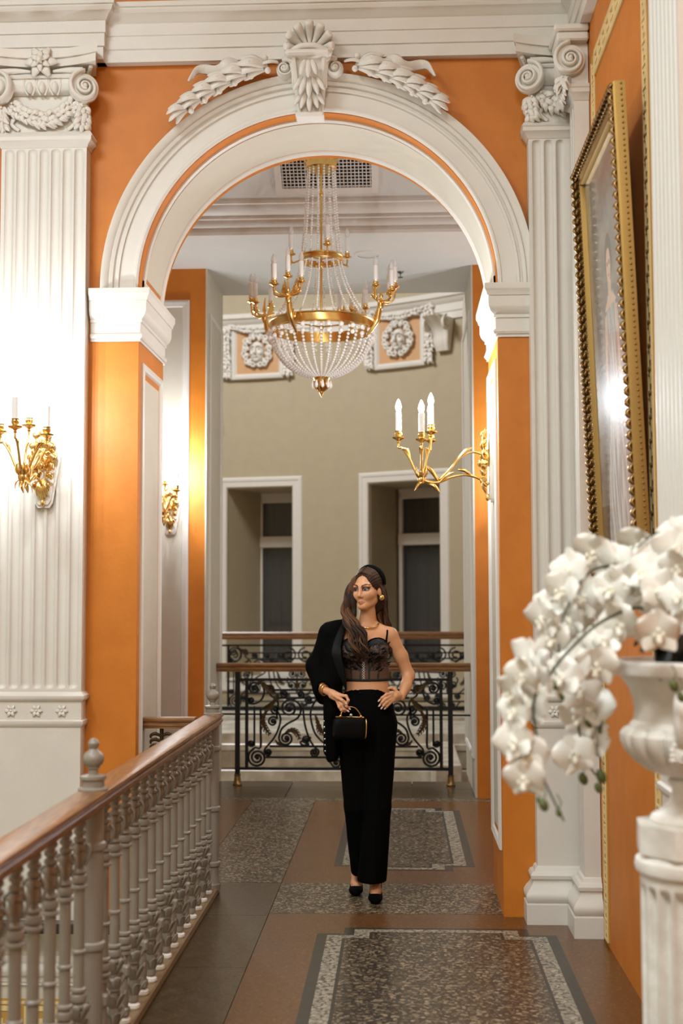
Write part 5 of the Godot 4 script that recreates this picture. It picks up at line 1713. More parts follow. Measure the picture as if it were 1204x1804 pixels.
func _balustrade():
	var x := -1.045
	var t := thing("balustrade", "grey turned baluster railing with wooden handrail along the stairwell", "railing", Vector3(x, 0, 0))
	# handrail
	var g := Geo.new()
	var w := 0.105
	var h := 0.062
	var p := pv2([-w * 0.34, 0, w * 0.34, 0, w * 0.34, h * 0.16, w * 0.46, h * 0.26, w * 0.46, h * 0.46, w * 0.38, h * 0.56, w * 0.42, h * 0.66, w * 0.5, h * 0.76, w * 0.48, h * 0.92, w * 0.30, h, -w * 0.30, h, -w * 0.48, h * 0.92, -w * 0.5, h * 0.76, -w * 0.42, h * 0.66, -w * 0.38, h * 0.56, -w * 0.46, h * 0.46, -w * 0.46, h * 0.26, -w * 0.34, h * 0.16])
	g.sweep(p, [[Vector3(0, 0.925, -7.19), Vector3.RIGHT, Vector3.UP], [Vector3(0, 0.925, 2.0), Vector3.RIGHT, Vector3.UP]], true)
	put("handrail", g, M.wood_z, t)
	# curb
	g = Geo.new()
	bx(g, -0.03, 0.033, 0.0, 0.042, -7.2, 2.0, 0.006)
	put("curb", g, M.curb, t)
	# posts with finials
	for z in [-7.12, -4.345, -1.57, 1.2]:
		g = Geo.new()
		var pr := PackedVector2Array([Vector2(0.0, 0.03), Vector2(0.046, 0.03), Vector2(0.048, 0.06), Vector2(0.040, 0.075)])
		for y in [0.17, 0.47, 0.80]:
			pr.append_array(pv2([0.038, y - 0.016, 0.046, y - 0.010, 0.048, y, 0.046, y + 0.010, 0.038, y + 0.016]))
		pr.append_array(pv2([0.038, 0.93, 0.0, 0.93]))
		g.lathe(pr, 24, Vector3(0, 0, z))
		var po := put("post", g, M.greyiron, t)
		g = Geo.new()
		g.lathe(pv2([0.0, 0.98, 0.050, 0.98, 0.050, 0.992, 0.038, 0.998, 0.038, 1.020, 0.044, 1.024, 0.044, 1.034, 0.018, 1.040, 0.016, 1.056, 0.022, 1.060, 0.022, 1.066, 0.030, 1.072, 0.036, 1.086, 0.036, 1.098, 0.030, 1.110, 0.016, 1.120, 0.013, 1.126, 0.018, 1.134, 0.019, 1.144, 0.014, 1.154, 0.006, 1.160, 0.0, 1.161]), 24, Vector3(0, 0, z))
		put("finial", g, M.greyiron, po)
	# two baluster kinds
	var plain := Geo.new()
	var leafy := Geo.new()
	for q in [plain, leafy]:
		var pf := pv2([0.0, 0.945, 0.012, 0.945])
		for i in 4:
			var yc := 0.928 - 0.025 * i
			pf.append_array(pv2([0.013, yc + 0.011, 0.020, yc + 0.005, 0.021, yc, 0.020, yc - 0.005, 0.013, yc - 0.011]))
		pf.append_array(pv2([0.018, 0.838, 0.026, 0.830, 0.026, 0.822, 0.020, 0.815, 0.023, 0.800, 0.021, 0.785, 0.014, 0.770, 0.013, 0.762, 0.025, 0.756, 0.026, 0.750, 0.016, 0.746, 0.024, 0.738, 0.026, 0.728, 0.024, 0.718, 0.016, 0.712, 0.027, 0.706, 0.027, 0.699, 0.018, 0.694, 0.018, 0.505, 0.024, 0.500, 0.024, 0.494, 0.018, 0.489, 0.018, 0.385, 0.026, 0.380, 0.026, 0.372, 0.017, 0.368, 0.025, 0.360, 0.027, 0.350, 0.025, 0.340, 0.017, 0.333, 0.028, 0.328, 0.028, 0.320, 0.018, 0.314, 0.024, 0.308, 0.024, 0.300, 0.014, 0.292, 0.014, 0.262, 0.022, 0.255, 0.024, 0.235, 0.022, 0.218, 0.014, 0.212, 0.015, 0.19, 0.019, 0.14, 0.016, 0.105, 0.020, 0.098, 0.021, 0.078, 0.020, 0.072, 0.012, 0.068, 0.0, 0.066]))
		q.lathe(pf, 14)
		for s: float in [-1.0, 1.0]:
			for ax in [Vector3.RIGHT, Vector3.BACK]:
				q.strap(spline(PackedVector3Array([ax * s * 0.018 + Vector3(0, 0.840, 0), ax * s * 0.032 + Vector3(0, 0.826, 0), ax * s * 0.030 + Vector3(0, 0.795, 0), ax * s * 0.018 + Vector3(0, 0.772, 0)]), 3), 0.008, 0.005, ax, 6)
	plain.box(Vector3(0, 0.238, 0), Vector3(0.042, 0.040, 0.042), 0.006)
	plain.box(Vector3(0, 0.088, 0), Vector3(0.040, 0.028, 0.040), 0.004)
	var rng := RandomNumberGenerator.new()
	rng.seed = 5
	for lv in 4:
		for k in 6:
			var a := TAU * (k + 0.5 * lv) / 6
			var d := Vector3(cos(a), 0, sin(a))
			var y := 0.09 + lv * 0.062
			leaf(leafy, PackedVector3Array([Vector3(0, y, 0) + d * 0.012, Vector3(0, y + 0.045, 0) + d * 0.036, Vector3(0, y + 0.06, 0) + d * (0.052 - 0.006 * lv)]), 0.016, 0.005, d)
	var ml := plain.mesh()
	var mf := leafy.mesh()
	var fg := Geo.new()
	fg.lathe(pv2([0.0, 0.042, 0.022, 0.042, 0.027, 0.050, 0.026, 0.060, 0.014, 0.068, 0.0, 0.068]), 14)
	var mfoot := fg.mesh()
	var k2 := 0
	for span in [[-7.12, -4.345], [-4.345, -1.57], [-1.57, 1.2]]:
		var n := 16
		for i in range(1, n):
			var z := lerpf(span[0], span[1], float(i) / n)
			if z > -2.4: continue
			var b := put("baluster", ml if k2 % 2 == 0 else mf, M.greyiron, t, Vector3(0, 0, z))
			put("foot", mfoot, M.plaster, b)
			k2 += 1
	# short return rail from the newel to the pier
	t = thing("return_rail", "short wooden rail with an iron leaf baluster between the pier and the stair railing", "railing", Vector3(0, 0, -6.88))
	g = Geo.new()
	rail_x(g, -1.384, -1.102, 0.935, 0.058, 0.08, 0.0)
	put("handrail", g, M.wood_x, t)
	g = Geo.new()
	g.tube(pv3([-1.285, 0.0, 0, -1.285, 0.5, 0, -1.285, 0.936, 0]), 0.011, 8, Vector3.RIGHT)
	for lv in 4:
		for s: float in [-1.0, 1.0]:
			var y := 0.80 + 0.03 * lv
			g.strap(spline(PackedVector3Array([Vector3(-1.285, y, 0.004), Vector3(-1.285 + s * 0.03, y + 0.016, 0.01), Vector3(-1.285 + s * 0.055, y + 0.008, 0.012), Vector3(-1.285 + s * 0.056, y - 0.008, 0.012)]), 3), lerp_list([0.006, 0.010, 0.008, 0.004], 10), 0.006, Vector3.BACK, 6)
	for lv in 4:
		for s: float in [-1.0, 1.0]:
			var y := 0.12 + 0.05 * lv
			leaf(g, PackedVector3Array([Vector3(-1.285, y, 0), Vector3(-1.285 + s * 0.04, y + 0.03, 0), Vector3(-1.285 + s * 0.06, y + 0.05, 0)]), 0.012, 0.005, Vector3.BACK)
	put("baluster", g, M.bronze, t)

# ---------------------------------------------------------------- portrait
func _portrait_image() -> ImageTexture:
	var w := 220
	var h := 480
	var im := Image.create(w, h, false, Image.FORMAT_RGB8)
	var n := FastNoiseLite.new()
	n.seed = 9; n.frequency = 0.02; n.fractal_octaves = 4
	var n2 := FastNoiseLite.new()
	n2.seed = 19; n2.frequency = 0.06
	for y in h:
		for x in w:
			var u := float(x) / w
			var v := float(y) / h
			var k := n.get_noise_2d(x, y)
			var c := Color(0.36, 0.355, 0.34).lerp(Color(0.50, 0.49, 0.46), clampf(0.5 + k, 0, 1))
			# floor and drapery
			if v > 0.86: c = Color(0.22, 0.19, 0.16).lerp(Color(0.33, 0.28, 0.22), clampf(0.5 + k, 0, 1))
			# gown
			var half := 0.0
			if v > 0.36:
				half = 0.085 + 0.06 * smoothstep(0.36, 0.42, v) - 0.06 * smoothstep(0.43, 0.52, v) + 0.22 * smoothstep(0.52, 0.97, v)
			var cx := 0.52 + 0.02 * sin(v * 6.0)
			if v > 0.36 and absf(u - cx) < half:
				var f := n2.get_noise_2d(x * 2.2, y * 0.18)
				c = Color(0.47, 0.48, 0.49).lerp(Color(0.83, 0.83, 0.81), clampf(0.5 + f * 1.3, 0, 1))
			# arms
			for s: float in [-1.0, 1.0]:
				var ax := cx + s * (0.13 + 0.03 * sin((v - 0.4) * 9.0))
				if v > 0.40 and v < 0.62 and absf(u - ax) < 0.028: c = Color(0.80, 0.67, 0.57)
			# neck and shoulders
			if v > 0.33 and v < 0.39 and absf(u - 0.53) < 0.04 + 0.10 * smoothstep(0.355, 0.39, v): c = Color(0.82, 0.69, 0.59)
			# hair, then face
			var hx := (u - 0.53) / 0.088
			var hy := (v - 0.272) / 0.058
			if hx * hx + hy * hy < 1.0: c = Color(0.17, 0.12, 0.09)
			hx = (u - 0.525) / 0.056
			hy = (v - 0.292) / 0.043
			if hx * hx + hy * hy < 1.0:
				c = Color(0.83, 0.68, 0.58)
				if absf(hy + 0.15) < 0.10 and absf(absf(hx) - 0.42) < 0.2: c = Color(0.25, 0.18, 0.14)
				if absf(hy - 0.52) < 0.07 and absf(hx) < 0.28: c = Color(0.68, 0.36, 0.33)
			im.set_pixel(x, y, c)
	im.generate_mipmaps()
	return ImageTexture.create_from_image(im)

func _portrait():
	var t := thing("portrait_painting", "tall framed portrait of a standing lady in a silver gown", "painting", Vector3(RX - 0.045, 1.72, -5.395))
	t.basis = Basis(Vector3.UP, -PI / 2) * Basis(Vector3.RIGHT, 0.037)
	var hw := 0.555
	var hh := 1.90
	var g := Geo.new()
	# frame: four mitred sides, profile x inward, y out
	var pr := pv2([0.0, -0.022, 0.0, 0.018, 0.004, 0.026, 0.012, 0.028, 0.020, 0.020, 0.030, 0.012, 0.058, 0.004, 0.064, 0.010, 0.072, 0.010, 0.078, -0.004, 0.082, -0.022])
	var cs := [Vector3(-hw, 0, 0), Vector3(hw, 0, 0), Vector3(hw, hh, 0), Vector3(-hw, hh, 0)]
	var ins := [Vector3(1, 1, 0), Vector3(-1, 1, 0), Vector3(-1, -1, 0), Vector3(1, -1, 0)]
	for i in 4:
		g = Geo.new()
		var j := (i + 1) % 4
		g.sweep(pr, [[cs[i], ins[i], Vector3.BACK], [cs[j], ins[j], Vector3.BACK]], true)
		put("frame_side", g, M.gold_frame, t)
	# carved leaves along the outer ridge, beads along the inner
	var lf := Geo.new()
	leaf(lf, pv3([0, -0.018, 0.012, 0.004, 0.0, 0.026, -0.004, 0.022, 0.014]), 0.013, 0.008, Vector3.BACK)
	leaf(lf, pv3([0.008, -0.014, 0.008, 0.018, 0.0, 0.012, 0.020, 0.016, 0.006]), 0.008, 0.006, Vector3.BACK)
	var lm := lf.mesh()
	for i in 4:
		var j := (i + 1) % 4
		var ln: float = (cs[j] - cs[i]).length()
		var d: Vector3 = (cs[j] - cs[i]).normalized()
		var inn: Vector3 = (ins[i] - d * ins[i].dot(d))
		var n := int(ln / 0.042)
		for k in n:
			var o := put("carved_leaf", lm, M.gold_dark, t, cs[i] + d * ln * (k + 0.5) / n + inn * 0.016 + Vector3(0, 0, 0.012))
			o.basis = Basis(inn, d, inn.cross(d)) if inn.cross(d).z > 0 else Basis(inn, -d, inn.cross(-d))
		g = Geo.new()
		var nb := int(ln / 0.022)
		for k in nb: g.ball(cs[i] + inn * 0.068 + d * lerpf(0.07, ln - 0.07, (k + 0.5) / nb) + Vector3(0, 0, 0.010), Vector3.ONE * 0.0055, Basis.IDENTITY, 6, 4)
		put("bead_row", g, M.gold_dark, t)
		# beaded line on the outer side of the frame
		g = Geo.new()
		for k in nb: g.ball(cs[i] - inn * 0.001 + d * ln * (k + 0.5) / nb + Vector3(0, 0, -0.006), Vector3.ONE * 0.005, Basis.IDENTITY, 6, 4)
		put("bead_row", g, M.gold_frame, t)
	# canvas
	g = Geo.new()
	var a := hw - 0.075
	g.v = PackedVector3Array([Vector3(-a, 0.075, -0.012), Vector3(-a, hh - 0.075, -0.012), Vector3(a, hh - 0.075, -0.012), Vector3(a, 0.075, -0.012)])
	g.uv = PackedVector2Array([Vector2(0, 1), Vector2(0, 0), Vector2(1, 0), Vector2(1, 1)])
	g.ix = PackedInt32Array([0, 1, 2, 0, 2, 3])
	var m := mat(Color.WHITE, 0.30)
	m.albedo_texture = _portrait_image()
	m.clearcoat_enabled = true
	m.clearcoat = 0.7
	m.clearcoat_roughness = 0.10
	m.normal_enabled = true
	m.normal_texture = bump_tex(0.12, 3.0, 41)
	m.normal_scale = 0.10
	put("canvas", g, m, t)
	g = Geo.new(); bx(g, -a, a, 0.07, hh - 0.07, -0.024, -0.014)
	put("stretcher", g, M.gold_dark, t)

# ---------------------------------------------------------------- pedestal, urn, orchids
const UX := 0.749
const UZ := -3.36

func _urn():
	var t := thing("column_pedestal", "white fluted column pedestal with an octagonal top under the urn", "pedestal", Vector3(UX, 0, UZ))
	var g := Geo.new()
	var flute := func(a: float, q: Vector2) -> float:
		var k := 20.0
		var ph := fposmod(a * k / TAU, 1.0) * 2.0 - 1.0
		var dd := maxf(0.0, 1.0 - ph * ph / 0.62)
		var e := smoothstep(0.15, 0.17, q.y) * (1.0 - smoothstep(0.885, 0.905, q.y))
		return q.x - 0.021 * sqrt(dd) * e
	var pr := PackedVector2Array([Vector2(0.136, 0.13), Vector2(0.136, 0.15), Vector2(0.136, 0.165), Vector2(0.136, 0.18)])
	for i in 6: pr.append(Vector2(0.136, lerpf(0.2, 0.87, i / 5.0)))
	for y in [0.88, 0.89, 0.90, 0.91, 0.935]: pr.append(Vector2(0.136, y))
	g.lathe(pr, 240, Vector3.ZERO, Basis.IDENTITY, flute)
	put("shaft", g, M.urn, t)
	g = Geo.new()
	g.lathe(pv2([0.0, 0.932, 0.138, 0.932, 0.147, 0.938, 0.150, 0.952, 0.147, 0.966, 0.138, 0.974, 0.134, 0.985, 0.0, 0.985]), 40)
	put("torus", g, M.urn, t)
	g = Geo.new()
	var oc := PackedVector2Array()
	for k in 8:
		var a := TAU * (k + 0.5) / 8 + 0.12
		oc.append(Vector2(cos(a), sin(a)) * 0.150)
	plan(g, oc, 0.985, 1.058)
	put("octagonal_top", g, M.urn, t)
	g = Geo.new()
	g.lathe(pv2([0.0, 0.04, 0.175, 0.04, 0.178, 0.055, 0.172, 0.075, 0.155, 0.082, 0.150, 0.10, 0.155, 0.115, 0.145, 0.13, 0.0, 0.13]), 40)
	bx(g, -0.18, 0.18, 0.0, 0.042, -0.18, 0.18, 0.004)
	put("base", g, M.urn, t)
	# urn
	t = thing("garden_urn", "white marble urn with a fluted belly and mask handles holding orchids", "urn", Vector3(UX, 1.058, UZ))
	var y0 := -1.058
	g = Geo.new()
	g.lathe(pv2([0.0, 0.0, 0.108, 0.0, 0.110, 0.010, 0.104, 0.020, 0.092, 0.026, 0.080, 0.036, 0.062, 0.052, 0.052, 0.075, 0.052, 0.092, 0.060, 0.100, 0.062, 0.108, 0.050, 0.116]), 40)
	put("foot", g, M.urn, t)
	g = Geo.new()
	var gad := func(a: float, q: Vector2) -> float:
		var k := 20.0
		var ph := fposmod(a * k / TAU, 1.0) * 2.0 - 1.0
		return q.x * (0.93 + 0.075 * sqrt(maxf(0.0, 1.0 - ph * ph)))
	g.lathe(pv2([0.045, 0.116, 0.08, 0.122, 0.115, 0.135, 0.148, 0.158, 0.170, 0.185, 0.180, 0.210, 0.180, 0.226, 0.170, 0.240, 0.150, 0.246]), 160, Vector3.ZERO, Basis.IDENTITY, gad)
	put("gadrooned_belly", g, M.urn, t)
	g = Geo.new()
	g.lathe(pv2([0.150, 0.236, 0.158, 0.244, 0.155, 0.252, 0.146, 0.262, 0.143, 0.285, 0.147, 0.315, 0.158, 0.345, 0.174, 0.368, 0.184, 0.376, 0.194, 0.380, 0.197, 0.390, 0.196, 0.408, 0.190, 0.416, 0.176, 0.416, 0.170, 0.400, 0.160, 0.380, 0.0, 0.372]), 48)
	put("neck", g, M.urn, t)
	for s: float in [-1.0, 1.0]:
		var dir := Vector3(-0.32, 0, 0.95).normalized() * s
		var x := Vector3.UP.cross(dir)
		g = Geo.new()
		g.strap(spline(PackedVector3Array([dir * 0.135 + Vector3(0, 0.305, 0), dir * 0.165 + Vector3(0, 0.335, 0), dir * 0.205 + Vector3(0, 0.325, 0), dir * 0.222 + Vector3(0, 0.275, 0), dir * 0.205 + Vector3(0, 0.225, 0), dir * 0.178 + Vector3(0, 0.205, 0)]), 5), lerp_list([0.014, 0.017, 0.019, 0.018, 0.015, 0.020], 26), 0.012, dir, 10)
		put("handle", g, M.urn, t)
		g = Geo.new()
		var c := dir * 0.186 + Vector3(0, 0.195, 0)
		var bs := Basis(x, Vector3.UP, dir)
		g.ball(c, Vector3(0.024, 0.034, 0.020), bs, 14, 10)
		g.ball(c + bs * Vector3(0, -0.002, 0.019), Vector3(0.005, 0.011, 0.007), bs, 8, 6)
		g.ball(c + bs * Vector3(0, -0.017, 0.016), Vector3(0.009, 0.003, 0.004), bs, 8, 6)
		for e: float in [-1.0, 1.0]:
			g.ball(c + bs * Vector3(e * 0.009, 0.007, 0.016), Vector3(0.005, 0.003, 0.004), bs, 8, 6)
			for k in 5: g.ball(c + bs * Vector3(e * (0.012 + 0.006 * minf(k, 2)), 0.032 - 0.012 * k, 0.006), Vector3(0.010, 0.009, 0.011), bs, 8, 6)
		put("mask", g, M.urn, t)
	_orchids()

func petal_geo(ln: float, wd: float, cup: float, twist: float) -> Geo:
	# grows along +y from the origin, faces +z, thin closed shell
	var g := Geo.new()
	var nu := 7
	var nv := 7
	for side in 2:
		for i in nu:
			var f := float(i) / (nu - 1)
			var w := wd * pow(sin(PI * clampf(0.06 + 0.90 * f, 0, 1)), 0.62) if i < nu - 1 else wd * 0.42
			for j in nv:
				var s := float(j) / (nv - 1) * 2.0 - 1.0
				var y := ln * f * (1.0 - 0.10 * s * s * f)
				var z := cup * (f * f * ln * 0.8) - 0.28 * wd * s * s * (0.4 + 0.6 * f) + 0.05 * wd * sin(s * 6.0 + f * 5.0) * f + twist * s * f * wd
				g.v.append(Vector3(w * s, y, z - 0.0012 * side * (1.0 - absf(s) * 0.9)))
	var off := nu * nv
	for i in nu - 1:
		for j in nv - 1:
			var a := i * nv + j
			g.ix.append_array(PackedInt32Array([a, a + nv, a + nv + 1, a, a + nv + 1, a + 1]))
			g.ix.append_array(PackedInt32Array([off + a, off + a + nv + 1, off + a + nv, off + a, off + a + 1, off + a + nv + 1]))
	return g

func _orchids():
	var t := thing("orchid_plant", "white orchid sprays with drooping blooms and dark leaves in the urn", "orchid", Vector3(UX, 1.43, UZ))
	var o := Vector3(UX, 1.43, UZ)
	var rng := RandomNumberGenerator.new()
	rng.seed = 2024
	var mp := mat(Color(0.93, 0.925, 0.89), 0.5)
	mp.backlight_enabled = true
	mp.backlight = Color(0.25, 0.23, 0.18)
	mp.cull_mode = BaseMaterial3D.CULL_DISABLED
	var ml := mat(Color(0.93, 0.915, 0.85), 0.5)
	var mstem := mat(Color(0.20, 0.22, 0.09), 0.5)
	var mbud := mat(Color(0.34, 0.38, 0.20), 0.5)
	var mleaf := mat(Color(0.035, 0.055, 0.025), 0.35)
	# stems: world paths
	var P := func(x: float, y: float, z: float) -> Vector3: return Vector3(x, y, z) - o
	var stems := [
		[P.call(0.74, 1.43, -3.36), P.call(0.70, 1.60, -3.36), P.call(0.62, 1.70, -3.34), P.call(0.535, 1.715, -3.32), P.call(0.475, 1.69, -3.30), P.call(0.43, 1.62, -3.28), P.call(0.405, 1.55, -3.27), P.call(0.40, 1.48, -3.26)],
		[P.call(0.72, 1.43, -3.30), P.call(0.62, 1.60, -3.22), P.call(0.50, 1.58, -3.16), P.call(0.40, 1.50, -3.12), P.call(0.345, 1.43, -3.10), P.call(0.318, 1.38, -3.10), P.call(0.325, 1.30, -3.10), P.call(0.335, 1.22, -3.10), P.call(0.355, 1.17, -3.10), P.call(0.387, 1.105, -3.10)],
		[P.call(0.74, 1.43, -3.40), P.call(0.66, 1.56, -3.50), P.call(0.56, 1.56, -3.52), P.call(0.49, 1.48, -3.50), P.call(0.47, 1.38, -3.48), P.call(0.475, 1.28, -3.46), P.call(0.50, 1.19, -3.45), P.call(0.53, 1.15, -3.44)],
		[P.call(0.76, 1.43, -3.36), P.call(0.74, 1.65, -3.38), P.call(0.71, 1.78, -3.36), P.call(0.66, 1.80, -3.30), P.call(0.60, 1.76, -3.26)],
		[P.call(0.78, 1.43, -3.34), P.call(0.80, 1.62, -3.28), P.call(0.80, 1.72, -3.18), P.call(0.76, 1.70, -3.08), P.call(0.72, 1.62, -3.02)],
	]
	for s in stems:
		var g := Geo.new()
		var pts := spline(PackedVector3Array(s), 6)
		g.tube(pts, lerp_list([0.0042, 0.0036, 0.0022], pts.size()), 7)
		put("stem", g, mstem, t)
	# flower pieces shared by all blooms
	var petals := []
	for k in 3: petals.append(petal_geo(0.048 + 0.003 * k, 0.032 + 0.002 * k, 0.10 * k - 0.06, 0.15 * (k - 1)).mesh())
	var sepals := []
	for k in 3: sepals.append(petal_geo(0.047 + 0.003 * k, 0.020 + 0.001 * k, 0.12 * k - 0.10, 0.1 * (k - 1)).mesh())
	var lg := Geo.new()
	lg.ball(Vector3(0, 0.002, 0.005), Vector3(0.005, 0.006, 0.007), Basis.IDENTITY, 10, 8)
	lg.strap(spline(pv3([0, -0.003, 0.006, 0, -0.012, 0.014, 0, -0.020, 0.018, 0, -0.026, 0.014]), 3), lerp_list([0.003, 0.007, 0.006, 0.002], 10), 0.002, Vector3.BACK, 8)
	for s: float in [-1.0, 1.0]: lg.ball(Vector3(s * 0.009, -0.006, 0.012), Vector3(0.006, 0.008, 0.004), Basis(Vector3.UP, s * 0.5), 8, 6)
	var lip := lg.mesh()
	# blooms: where they hang, at the depth of their spray
	var spots := [
		[0.501, 1.749, -3.34], [0.557, 1.729, -3.33], [0.435, 1.705, -3.32], [0.417, 1.653, -3.30], [0.474, 1.636, -3.30], [0.535, 1.656, -3.28], [0.577, 1.678, -3.26], [0.616, 1.698, -3.22], [0.638, 1.652, -3.16],
		[0.642, 1.742, -3.28], [0.691, 1.755, -3.24], [0.677, 1.707, -3.14], [0.712, 1.798, -3.32], [0.363, 1.581, -3.28], [0.387, 1.536, -3.27], [0.435, 1.578, -3.30], [0.476, 1.547, -3.36], [0.543, 1.571, -3.20],
		[0.467, 1.496, -3.26], [0.506, 1.529, -3.22], [0.427, 1.467, -3.22], [0.485, 1.468, -3.20], [0.301, 1.482, -3.12], [0.293, 1.446, -3.10], [0.339, 1.460, -3.14], [0.271, 1.406, -3.10], [0.274, 1.365, -3.10], [0.306, 1.380, -3.12],
		[0.273, 1.294, -3.10], [0.305, 1.263, -3.10], [0.294, 1.204, -3.10], [0.401, 1.440, -3.20], [0.470, 1.398, -3.40], [0.505, 1.356, -3.44], [0.478, 1.318, -3.46], [0.516, 1.259, -3.46], [0.460, 1.218, -3.45],
		[0.617, 1.554, -3.10], [0.544, 1.606, -3.34], [0.655, 1.607, -3.20], [0.616, 1.767, -3.34], [0.615, 1.638, -3.30], [0.389, 1.617, -3.34], [0.670, 1.638, -3.10], [0.326, 1.426, -3.12],
	]
	var k2 := 0
	for q in spots:
		var pos := Vector3(q[0], q[1], q[2]) - o
		# face outwards from the urn and a little towards the light
		var out := Vector3(pos.x * 1.2 - 0.25 + rng.randf_range(-0.5, 0.5), rng.randf_range(-0.35, 0.35), 0.75 + rng.randf_range(-0.35, 0.3)).normalized()
		var roll := rng.randf_range(-0.5, 0.5)
		var bs := Basis.looking_at(-out, Vector3.UP) * Basis(Vector3.BACK, roll)
		var sc := rng.randf_range(1.0, 1.25)
		var f := put("flower", lip, ml, t, pos)
		f.basis = bs.scaled_local(Vector3.ONE * sc)
		for e in 5:
			var ang: float = [PI / 2 - PI / 2, 1.25, -1.25, 2.45, -2.45][e]
			var big: bool = e == 1 or e == 2
			var p := put("petal", petals[(k2 + e) % 3] if big else sepals[(k2 + e) % 3], mp, f)
			p.basis = Basis(Vector3.BACK, ang) * Basis(Vector3.RIGHT, rng.randf_range(-0.05, 0.38))
			p.position = Vector3(0, 0, 0.001 if big else -0.002)
		k2 += 1
	# buds
	for q in [[0.328, 1.153, -3.10, 0.008], [0.338, 1.144, -3.09, 0.014], [0.375, 1.124, -3.10, 0.009], [0.380, 1.419, -3.20, 0.011], [0.398, 1.390, -3.20, 0.009], [0.503, 1.300, -3.45, 0.016], [0.531, 1.283, -3.44, 0.012], [0.483, 1.155, -3.45, 0.015], [0.529, 1.163, -3.44, 0.017], [0.521, 1.133, -3.44, 0.013], [0.652, 1.425, -3.10, 0.014], [0.668, 1.398, -3.10, 0.012]]:
		var pos2 := Vector3(q[0], q[1], q[2]) - o
		var g := Geo.new()
		g.ball(Vector3.ZERO, Vector3(q[3] * 0.8, q[3] * 1.15, q[3] * 0.8), Basis(Vector3.BACK, 0.4), 10, 8)
		g.tube(PackedVector3Array([Vector3(0, q[3], 0), Vector3(0.006, q[3] + 0.015, 0), Vector3(-0.004, q[3] + 0.035, -0.004)]), 0.0016, 5)
		put("bud", g, mbud, t, pos2)
	# strap leaves
	for q in [[0.55, 0.16, -0.10, 0.20], [-0.3, 0.18, -0.06, 0.24], [2.2, 0.15, -0.05, 0.18], [1.2, 0.14, -0.02, 0.26], [3.3, 0.17, -0.03, 0.22], [2.75, 0.12, 0.06, 0.16], [1.7, 0.10, 0.10, 0.16], [2.4, 0.10, 0.02, 0.20], [1.95, 0.16, 0.02, 0.19], [2.95, 0.20, 0.03, 0.15]]:
		var g := Geo.new()
		var dir := Vector3(cos(q[0]), 0, sin(q[0]))
		var L: float = q[3]
		g.strap(spline(PackedVector3Array([Vector3(0, -0.04, 0) + dir * 0.02, Vector3(0, 0.04 + q[1] * 0.3, 0) + dir * L * 0.35, Vector3(0, 0.03 + q[1] * 0.5, 0) + dir * L * 0.7, Vector3(0, q[2] + 0.05, 0) + dir * L]), 5), lerp_list([0.014, 0.036, 0.042, 0.036, 0.006], 16), 0.0025, Vector3.UP, 8)
		put("leaf", g, mleaf, t)

